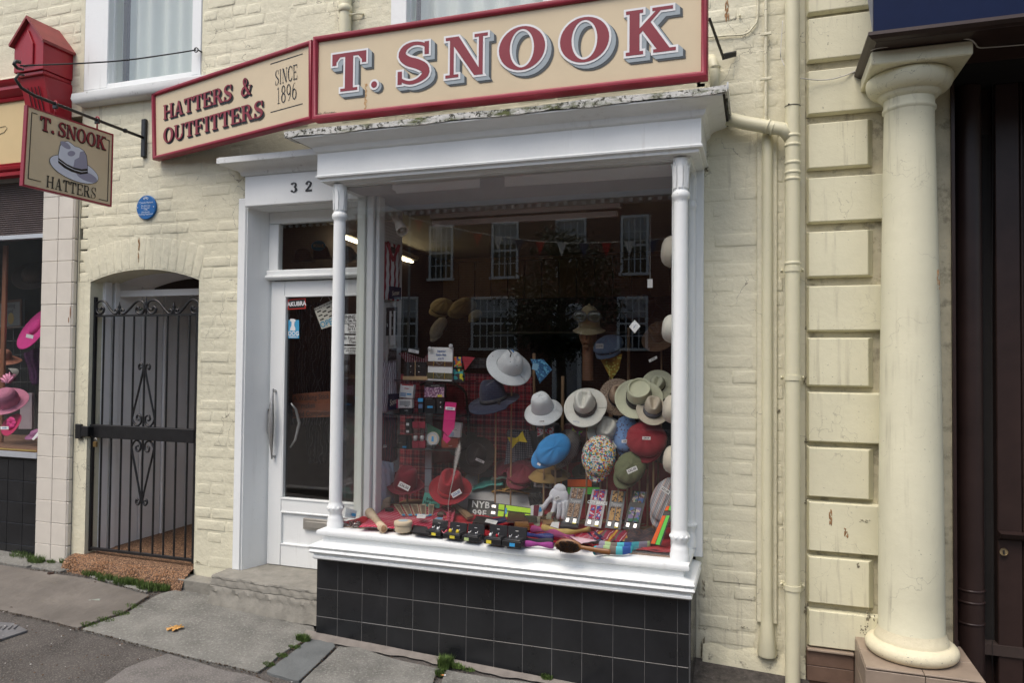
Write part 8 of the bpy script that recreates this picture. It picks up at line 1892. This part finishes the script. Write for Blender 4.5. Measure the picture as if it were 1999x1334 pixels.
# bow tie box, belts, wallets, bags
t, pn = small_box('black box holding a black bow tie on white', [(1042, 927), (1081, 931), (1078, 956), (1040, 952)], BOXK, Y=4.22, name='bow_tie_box', depth=.02, extra=[(.05, .95, .08, .92, mat('grey_white_tray', (.42, .43, .43), .6)), (.62, .80, .50, .68, BDOT)])
for sg_ in (-1, 1): obj('bow_wing', G().add([pn.p(.5, .42, .004), pn.p(.5 + sg_ * .32, .15, .006), pn.p(.5 + sg_ * .34, .78, .006), pn.p(.5, .60, .004)], [(0, 1, 2, 3) if sg_ > 0 else (3, 2, 1, 0)]), BLKB, t, sol=.004)
for px4, mm, lb, nm in (([(930, 940), (985, 926), (982, 948), (922, 960)], (.06, .30, .26), 'teal shirt in a shiny plastic bag', 'shirt_bag'), ([(955, 948), (1030, 938), (1038, 955), (985, 960)], (.36, .20, .05), 'golden brown shirt in a shiny plastic bag', 'shirt_bag'), ([(962, 926), (998, 924), (996, 938), (960, 940)], (.09, .14, .12), 'grey green folded scarf above the teal bag', 'scarf'), ([(955, 957), (1010, 958), (1035, 966), (960, 962)], (.30, .33, .36), 'blue white patterned scarf under the golden bag', 'scarf'), ([(984, 914), (1012, 912), (1014, 924), (980, 926)], (.20, .02, .04), 'crumpled crimson cloth above the bags', 'cloth')):
    pn = quad_from_px(px4, [4.44, 4.44, 4.30, 4.30]); o = obj(nm, G().grid(lambda u, v: pn.p(u, v, .012 * min(1, 5 * min(u, 1 - u)) + .004 * math.sin(u * 13 + v * 5) + .003 * math.sin(v * 17)), 22, 12), mat('cloth_%d' % px4[0][0], mm, .5, .15, 14, .002, 30), smooth=True, sol=.006); tag(o, lb, 'folded clothing', 'folded goods at the back of the display')
    if nm == 'shirt_bag': obj('plastic_wrap', G().grid(lambda u, v: pn.p(u, v, .020 + .004 * math.sin(u * 19 + v * 9)), 14, 8), WRAP, o, smooth=True)
cloth('dark_scarf', 'black knitted gloves lying behind the white gloves', 'gloves', [(1030, 966), (1058, 962), (1070, 984), (1036, 988)], 4.20, BLKB, 4, .008, seed=4)
t = thing('maroon_belt', 'maroon elastic belt on a white card beside the gloves', 'belt', fl(1048, 1016)); pn = quad_from_px([(1036, 988), (1062, 986), (1058, 1008), (1036, 1010)], 4.10); obj('card', pn.slab(0, 1, 0, 1, -.01, 0), WP, t); obj('belt', pn.slab(.25, .65, -.35, 1.02, .001, .006), felt('maroon_webbing', (.13, .012, .03)), t); obj('price_dot', pn.slab(.68, .9, .4, .8, .001, .003), BDOT, t); obj('belt_end', quad_from_px([(1042, 1010), (1054, 1010), (1054, 1032), (1042, 1032)], [4.09, 4.09, 3.96, 3.96]).slab(0, 1, 0, 1, 0, .004), felt('sage_webbing', (.22, .22, .16)), t)
t = thing('rolled_belt', 'rolled olive elastic belt in front of the gloves', 'belt', fl(1080, 1015)); c = fl(1078, 1012, .03)
obj('belt_roll', G().lathe([(.030, -.018), (.033, -.018), (.033, .018), (.030, .018), (.030, -.018)], c, 26, mat4=Matrix.Rotation(rad(80), 4, 'Y') @ Matrix.Rotation(rad(20), 4, 'X')), felt('sage_webbing', (.22, .22, .16)), t, smooth='auto')
t = thing('olive_belt', 'coiled dark olive belt beside the neon braces', 'belt', fl(1035, 1018)); c = fl(1036, 1014, .022); obj('belt_roll', G().lathe([(.034, -.016), (.038, -.016), (.038, .016), (.034, .016), (.034, -.016)], c, 26, ay=.6), felt('dark_olive_webbing', (.035, .04, .02)), t, smooth='auto')
def wallet(label, px4, c_, nm='wallet', up=.015, th=.012, cat='wallet', rough=.4):
    pn = Pan(*[fl(*p, up) for p in px4]); pn.n = Vector((0, 0, 1)); t = thing(nm, label, cat, pn.p(.5, .5), group='leather goods on the window floor'); obj('leather', pn.slab(0, 1, 0, 1, 0, th), mat('leather_%d' % px4[0][0], c_, rough, .15, 20, .0008, 60), t, bev=.002); obj('stitching', pn.frame(.003, th, th + .0015), mat('stitch_%d' % px4[0][0], tuple(x * .5 for x in c_), .6), t); return t, pn
wallet('brown leather wallet behind the cufflink boxes', [(992, 1004), (1024, 1008), (1030, 1022), (990, 1022)], (.07, .025, .02), up=.02)
wallet('dark leather wallet lying near the number plate', [(930, 1012), (962, 1016), (958, 1028), (922, 1026)], (.025, .02, .02), up=.02)
wallet('navy leather card case beside the dark wallet', [(962, 1018), (985, 1014), (990, 1020), (962, 1027)], (.02, .03, .10), up=.03)
wallet('brown leather strip standing open by the combs', [(886, 990), (894, 990), (925, 1012), (912, 1016)], (.28, .18, .10), up=.02)
wallet('small brown leather pouch behind the pink glove', [(1004, 1026), (1030, 1022), (1034, 1036), (1006, 1036)], (.22, .11, .04), up=.01, th=.02)
wallet('tan leather pouch behind the yellow scarf', [(1058, 1022), (1080, 1020), (1084, 1030), (1060, 1032)], (.24, .13, .05), up=.01, th=.018)
t, pn = wallet('clear packed dark socks behind the white card', [(1096, 1022), (1128, 1024), (1128, 1034), (1092, 1032)], (.02, .02, .022), nm='sock_packet', cat='socks')
for i, (px4, tx, lb) in enumerate((([(950, 1014), (972, 1018), (968, 1025), (946, 1020)], 'FAZZINO', 'white name card lying among the wallets'), ([(1078, 1020), (1092, 1020), (1090, 1033), (1074, 1028)], '', 'blank white card by the gloves'), ([(815, 1004), (832, 1006), (830, 1013), (813, 1012)], '£8.95', 'white and blue price card under the combs'))):
    pn = Pan(*[fl(*p, .045 if i != 1 else .03) for p in px4]); pn.n = Vector((0, -.3, 1)).normalized(); t = thing('price_card', lb, 'price card', pn.p(.5, .5)); obj('card', pn.slab(0, 1, 0, 1, 0, .001), WP, t)
    if tx: obj('lettering', pn.m(text_geo(tx, .010, bold=.0002), .5, .5, .002), INK, t)
for i, (px, py, r, c_, lb) in enumerate(((832, 1012, .022, (.04, .16, .26), 'small blue tin beside the combs'), (858, 1018, .028, (.30, .34, .36), 'flat silver tin by the foot of the quill'), (846, 1012, .008, (.4, .02, .03), 'tiny red stopper beside the blue tin'))):
    c = fl(px, py, .002); t = thing('round_tin', lb, 'tin', c, group='little tins by the quill'); obj('tin_body', G().lathe([(0, 0), (r, 0), (r, .014), (r * .97, .016), (0, .016)], c, 24), mat('tin_%d' % px, c_, .4), t, smooth='auto'); obj('tin_label', G().lathe([(r * .6, .0165), (0, .0168)], c, 20), BDOT if i == 1 else WP, t)
t = thing('leather_shaving_roll', 'amber glazed comb and dark pouch beside the quill', 'pouch', fl(865, 1008)); obj('pouch', G().ell(fl(862, 1006, .02), (.03, .02, .022), 14, 8), mat('dark_pouch', (.05, .03, .02), .5), t, smooth=True); obj('amber_piece', G().ell(fl(872, 1013, .012), (.022, .018, .010), 12, 8), mat('amber', (.35, .14, .03), .3), t, smooth=True)
# scarves and gloves in the front
def softroll(name, label, cat, pts, r, m, up=.012, flat=.6, group=None, seg=10):
    q = smooth3([fl(px, py, up) for px, py in pts], 5); o = obj(name, G().tube(q, [r * (.75 + .25 * math.sin(i * .9)) for i in range(len(q))], seg, flat=flat), m, smooth=True); return tag(o, label, cat, group)
grp = 'folded scarves and socks on the window floor'
softroll('scarf', 'pink mauve knitted scarf across the middle of the floor', 'scarf', [(1036, 1034), (1060, 1036), (1090, 1044), (1120, 1052)], .022, mat('mauve_knit', (.30, .05, .16), .9, .15, 30, .002, 120), .03, group=grp)
softroll('scarf', 'pale yellow knitted gloves lying over the mauve scarf', 'gloves', [(1058, 1030), (1085, 1036), (1115, 1040), (1150, 1034)], .018, mat('yellow_knit', (.50, .36, .12), .9, .15, 30, .002, 120), .045, group=grp)
softroll('scarf', 'royal blue folded scarf under the mauve one', 'scarf', [(1010, 1042), (1040, 1046), (1080, 1050)], .020, mat('blue_knit', (.03, .05, .20), .9, .15, 30, .002, 120), .012, group=grp)
softroll('scarf', 'charcoal folded scarf behind the hairbrush', 'scarf', [(1015, 1056), (1045, 1056), (1080, 1058)], .018, mat('charcoal_knit', (.03, .03, .035), .9, .2, 30, .002, 120), .012, group=grp)
softroll('scarf', 'magenta folded scarf in front beside the hairbrush', 'scarf', [(1022, 1062), (1050, 1063), (1080, 1066)], .017, mat('magenta_knit', (.28, .05, .22), .9, .2, 30, .002, 120), .008, group=grp)
flatcloth('spotted_kerchief', 'red kerchief with white spots behind the hairbrush', 'kerchief', [(1095, 1046), (1158, 1038), (1170, 1052), (1120, 1060)], ANCH, .028, .003, 3, seed=3)
flatcloth('pink_label', 'pale pink card on the spotted kerchief', 'card', [(1112, 1048), (1135, 1050), (1165, 1056), (1135, 1062)], mat('pale_pink', (.55, .38, .42), .7), .038, .001)
stripes = banded('pocket_stripes', 0, .075, [(0, (.30, .015, .04)), (.22, (.55, .42, .45)), (.28, (.30, .015, .04)), (.42, (.55, .30, .03)), (.6, (.25, .02, .05)), (.75, (.08, .14, .10)), (.86, (.25, .02, .08))], kind='pos')
flatcloth('pocket_squares', 'row of striped pocket squares fanned in front of the braces cards', 'pocket square', [(1160, 1036), (1222, 1036), (1226, 1056), (1180, 1060)], stripes, .020, .003, 6, seed=1)
flatcloth('dark_scarf', 'dark paisley scarf lying right of the pocket squares', 'scarf', [(1226, 1036), (1286, 1032), (1282, 1060), (1216, 1062)], celled('dark_paisley', (.1, .05, .05), [(.05, .03, .04), (.12, .06, .05), (.03, .03, .04)], 60, kind='pos'), .020, .006, 4, seed=5)
flatcloth('navy_kerchief', 'navy spotted kerchief behind the red one', 'kerchief', [(1142, 1040), (1168, 1038), (1182, 1056), (1160, 1056)], mat('navy_spot', (.02, .03, .09), .8), .024, .003)
# striped socks
SOK = banded('sock_stripes', 0, .190, [(0, (.05, .34, .40)), (.16, (.22, .20, .26)), (.34, (.30, .42, .20)), (.50, (.15, .12, .10)), (.66, (.08, .40, .45)), (.82, (.03, .08, .28))], rough=.9, kind='pos', wob=.02)
for pts_, u_, lb in (([(1170, 1064), (1195, 1068), (1232, 1067), (1268, 1064)], .022, 'upper striped sock in teal, green and grey at the front right'), ([(1158, 1076), (1182, 1074), (1215, 1076), (1232, 1073)], .014, 'lower striped sock in teal and grey nearest the sill')):
    q = smooth3([fl(px, py, u_) for px, py in pts_], 6); tag(obj('striped_sock', G().tube(q, [.024 * math.sin(math.pi * min(.5, (i + 1.2) / 6)) * (1 - .25 * i / len(q)) for i in range(len(q))], 14, flat=.45), SOK, smooth=True), lb, 'sock', grp)
# hairbrush
t = thing('hairbrush', 'oval wooden hairbrush lying bristles towards the street', 'hairbrush', fl(1120, 1068)); c = fl(1108, 1068, .028); k = (c - EYE).dot(FWD) / FPX
WD = mat('polished_brush_wood', (.20, .085, .03), .35, .2, 12)
obj('brush_back', G().ell(c + Vector((0, .014, .0)), (27 * k, .014, 14 * k), 26, 14), WD, t, smooth=True)
bg_ = G(); rnd = random.Random(6)
for i in range(420):
    a = rnd.uniform(0, 6.28); r_ = math.sqrt(rnd.random()); p = c + Vector((24 * k * r_ * math.cos(a), .004, 11.5 * k * r_ * math.sin(a))); bg_.tube([p, p + Vector((rnd.uniform(-.002, .002), -.018, rnd.uniform(-.002, .002)))], .0011, 4)
o = obj('bristles', bg_, mat('boar_bristle', (.025, .014, .010), .7), t); o['kind'] = 'stuff'
obj('brush_handle', G().tube(smooth3([c + Vector((24 * k, .014, 0)), c + Vector((45 * k, .010, -.004)), c + Vector((66 * k, .008, -.008)), c + Vector((84 * k, .010, -.010))], 5), [.010] * 5 + [.012] * 5 + [.014] * 5 + [.010], 12, flat=.7), WD, t, smooth=True)
# neighbour's window goods
def nb_hat(kind, label, cx, cy, w, Y, tilt, roll, c_, **k): return hat(kind, label, cx, cy, w, Y, tilt, roll, 0, mat('sinamay_%d_%d' % (cx, cy), c_, .8, .08, 30, .001, 160, space='obj'), st=False, group='occasion hats in the neighbour window', **k)
YN = 4.12
t = nb_hat('round', 'large fuchsia saucer hat tilted against the tiled pilaster', 72, 640, 96, YN, 56, -24, (.55, .03, .22), H=.10, rc=.35, curl=.06); price(t, tagq(58, 657, 14, 7, 12), YN - .17, None)
stand(at(80, 640, YN).x, YN + .05, at(80, 640, YN).z, 'thin pine stand behind the fuchsia saucer hat')
t = nb_hat('round', 'dusty pink hat with a wide band and bow at the left edge', 14, 785, 70, YN - .1, 34, 28, (.60, .22, .33), H=.42, rc=.6, curl=.08)
for k_ in range(5):
    a = rad(30 + k_ * 30); p = at(18, 748, YN - .25); obj('bow_loop', G().tube([p, p + Vector((.06 * math.cos(a) - .01, -.01, .06 * math.sin(a))), p + Vector((.075 * math.cos(a + .4), 0, .075 * math.sin(a + .4))), p], .006, 6, flat=2.0), mat('pink_ribbon', (.62, .26, .38), .6), t, smooth=True)
t = nb_hat('round', 'hot pink flower fascinator on a low stand', 24, 830, 44, YN - .12, 60, 0, (.55, .02, .12), H=.14, rc=.5, curl=.15)
for k_ in range(7):
    a = rad(k_ * 51); p = at(22, 826, YN - .24); obj('petal', G().ell(p + Vector((.026 * math.cos(a), 0, .026 * math.sin(a))), (.024, .006, .018), 10, 6), mat('pink_petal', (.60, .04, .20), .7), t, smooth=True)
price(t, tagq(9, 836, 16, 6, 0), YN - .27, '£18.50', INKB)
t = nb_hat('round', 'mauve pillbox on the window shelf by the pilaster', 72, 848, 40, YN - .1, 20, 0, (.38, .14, .30), H=.22, rc=.6, curl=.02, droop=.1); price(t, [(62, 858), (79, 838), (83, 842), (66, 860)], YN - .25, None)
t = nb_hat('round', 'brown fur felt hat hanging high in the neighbour window', 66, 540, 70, 4.45, 40, 40, (.12, .09, .075), H=.3, rc=.55, curl=.1)
t = nb_hat('round', 'peach straw hat brim at the left edge of the neighbour window', 6, 700, 60, 4.2, 12, 16, (.50, .20, .13), H=.3, rc=.5, droop=.2)
t = nb_hat('round', 'pale grey hat with dark veil behind the pink one', 8, 738, 52, 4.3, 40, 10, (.42, .42, .40), H=.4, rc=.6)
cloth('feather_boa', 'dark purple feathery cloth hanging beside the pilaster', 'cloth', [(48, 690), (80, 676), (78, 750), (66, 752)], 4.2, mat('dark_plum', (.07, .02, .07), .9, .4, 60, .004, 90), 4, .012)
t, pn = box3('white_board', 'plain pale board standing behind the pink hats', 'board', [(42, 768), (62, 768), (62, 838), (36, 838)], 4.3, .02, mat('pale_pink_board', (.45, .38, .42), .6))
for px, w in ((6, 8),): tag(obj('timber_post', G().bbox(at(2, 600, 4.05).x, at(10, 600, 4.05).x, 4.05, 4.07, .93, 2.44), mat('reddish_post', (.25, .10, .05), .6)), 'reddish timber post at the left edge of the neighbour window', 'post')
p = at(80, 700, 4.35); tag(obj('timber_post', G().bbox(p.x - .008, p.x + .008, 4.35, 4.37, .93, at(80, 680, 4.35).z), mat('reddish_post', (.25, .1, .05), .6)), 'short timber post beside the tiled pilaster', 'post')
t = thing('wire_grid', 'chrome wire grid panel at the back of the neighbour window', 'grid panel', at(45, 800, 4.5))
for k_ in range(9): p, q = at(-30 + k_ * 14, 640, 4.5), at(-30 + k_ * 14, 840, 4.5); obj('wire', G().tube([p, q], .0028, 6), SLV, t)
for k_ in range(8): p, q = at(-30, 640 + k_ * 27, 4.5), at(84, 638 + k_ * 27, 4.5); obj('wire', G().tube([p, q], .0028, 6), SLV, t)
t, pn = box3('picture_poster', 'dim vintage style picture board in the neighbour window', 'poster', [(-20, 590), (44, 584), (44, 640), (-20, 645)], 4.55, .02, mat('dim_poster', (.20, .20, .19), .7)); obj('poster_frame', pn.frame(.02, 0, .01), mat('brown_poster_frame', (.10, .05, .03), .6), t); obj('poster_figure', G().ell(pn.p(.66, .35, .003), (.035, .003, .05), 14, 8), mat('poster_ochre', (.35, .25, .08)), t); write(pn, t, [('Looking', .62, .80, .05, 0, .8), ('Good', .6, .6, .05, 0, .8)])
# garments hanging inside the shop door
DST = banded('dark_garment_stripe', 0, .016, [(0, (.012, .012, .014)), (.7, (.10, .10, .11)), (.85, (.012, .012, .014))], kind='pos', wob=.05)
for px4, Y, lb, sd in (([(576, 600), (612, 590), (625, 830), (572, 830)], 4.62, 'dark striped jacket hanging behind the door glass', 1), ([(608, 588), (665, 600), (668, 830), (612, 830)], 4.75, 'second dark striped coat deeper behind the door glass', 2), ([(596, 815), (652, 815), (640, 905), (600, 905)], 4.8, 'dark striped trousers hanging low behind the door', 3)):
    cloth('hanging_garment', lb, 'coat', px4, Y, DST, 5, .016, 'garments inside the door', seed=sd)
# things seen through the transom light
t = thing('oval_sign', 'blue oval trade sign hanging inside the transom light', 'sign', at(622, 480, 4.5)); c = at(622, 480, 4.5)
obj('oval', G().lathe([(0, 0), (.058, 0), (.058, .006)], c, 30, ay=.62, mat4=Matrix.Rotation(rad(90), 4, 'X')), mat('oval_blue', (.03, .20, .34), .5), t)
obj('lettering', quad_from_px(rc(608, 470, 636, 490), 4.49).m(text_geo('ROGUE', .030, sx=.85), .5, .5, .001), mat('oval_buff', (.6, .5, .25), .5), t)
for i, (cx, cy, w, lb) in enumerate(((592, 512, 46, 'black felt hat on the shelf behind the transom, leftmost'), (628, 506, 44, 'black felt hat on the shelf behind the transom, middle'), (665, 512, 40, 'black felt hat on the shelf behind the transom, rightmost'))): hat('round', lb, cx, cy, w, 4.6, 8, 0, 0, FE3, None, H=.6, rc=.8, st=False, group='hats behind the transom')
cloth('teal_garment', 'pale teal garment under the strip light in the transom', 'garment', [(662, 476), (684, 482), (702, 505), (664, 518)], 4.9, mat('dim_teal_cloth', (.10, .22, .20), .9), 3, .01)
hat('fedora', 'cream straw hat brim showing behind the pale green gambler', 1284, 752, 62, 4.34, 60, 10, 0, CSTRAW, [(BLKB, .02, .3)], H=.3)
hat('trilby', 'dark olive hat half hidden under the multicoloured cap', 1140, 922, 46, 4.34, 30, 0, 0, felt('dark_olive_felt', (.04, .04, .022)), None, H=.4)
hat('round', 'black hat tucked behind the chocolate felt one', 905, 868, 60, 4.42, 40, -10, 0, FE3, None, H=.4)
cap('flat', 'dark plum cap hanging behind the burgundy shirt', 1140, 838, 44, 34, 4.45, 40, 0, 0, felt('plum_wool', (.07, .01, .03)), st=False)
cap('newsboy', 'brown tweed cap under the red newsboy cap', 1250, 898, 40, 26, 4.3, 30, 0, 0, felt('brown_tweed', (.13, .07, .04)), st=False, name='newsboy_cap')
t = thing('head_form', 'turned wooden block between the mustard hat and the box', 'hat block', at(1086, 930, 4.2)); c = at(1086, 950, 4.22)
obj('block', G().lathe([(.020, -.20), (.020, -.04), (.030, .0), (.022, .03), (.034, .06), (.036, .10)], c, 18), mat('dark_turned_wood', (.06, .03, .02), .4), t, smooth=True)
RUST = mat('rust_mark', (.30, .17, .08), .9, .5, 90)
def mark(px, py, w, h, Y, parent, m=RUST, name='paint_chip', seed=0):
    rnd = random.Random(px); c = at(px, py, Y); k = msize(1, Y, px); g = G()
    for _ in range(16):
        q = c + Vector((rnd.uniform(-.5, .5) * w * k, 0, rnd.uniform(-.5, .5) * h * k)); r = k * min(w, 7) * rnd.uniform(.08, .26); g.ell(q, (r, .0012, r * rnd.uniform(1, 3) * min(2.5, h / w / 2)), 7, 4)
    obj(name, g, m, parent, smooth=True)
mark(271, 478, 4, 22, W - .004, wl); mark(270, 502, 3, 18, W - .004, wl); mark(1419, 18, 7, 36, W - .003, wr); mark(1832, 548, 4, 40, 3.600, cl)
GRM = mat('olive_grime', (.21, .19, .135), .95, .4, 60)
for px, py, w, h in ((1652, 1040, 6, 16), (1621, 1010, 5, 26)): mark(px, py, w, h, W - .043, qs)
for px, py, w, h in ((1675, 1105, 6, 8), (1688, 1018, 18, 6), (1700, 1205, 14, 30), (1690, 1232, 20, 20)): mark(px, py, w, h, W - .043, qs, GRM)
for px, py, w, h in ((1573, 742, 10, 16), (1574, 1190, 8, 20), (1574, 860, 6, 12), (1574, 640, 5, 8), (1574, 980, 6, 10), (1574, 1290, 8, 40)): mark(px, py, w, h, W - .008, wr, GRM)
for px, py, w, h in ((1372, 1228, 16, 4), (1372, 1268, 6, 36), (1425, 1232, 26, 4), (1456, 1226, 22, 6), (1374, 1150, 4, 30), (1450, 1290, 30, 8), (1516, 1090, 4, 16), (1518, 802, 8, 8), (1438, 232, 20, 8), (1378, 330, 8, 8), (386, 1098, 12, 4)): mark(px, py, w, h, W - .005, wr, GRM)
mark(1790, 1292, 46, 12, 3.508, cl, mat('bare_cement', (.22, .21, .20), .95)); mark(1740, 118, 30, 8, 3.53, cl, GRM)
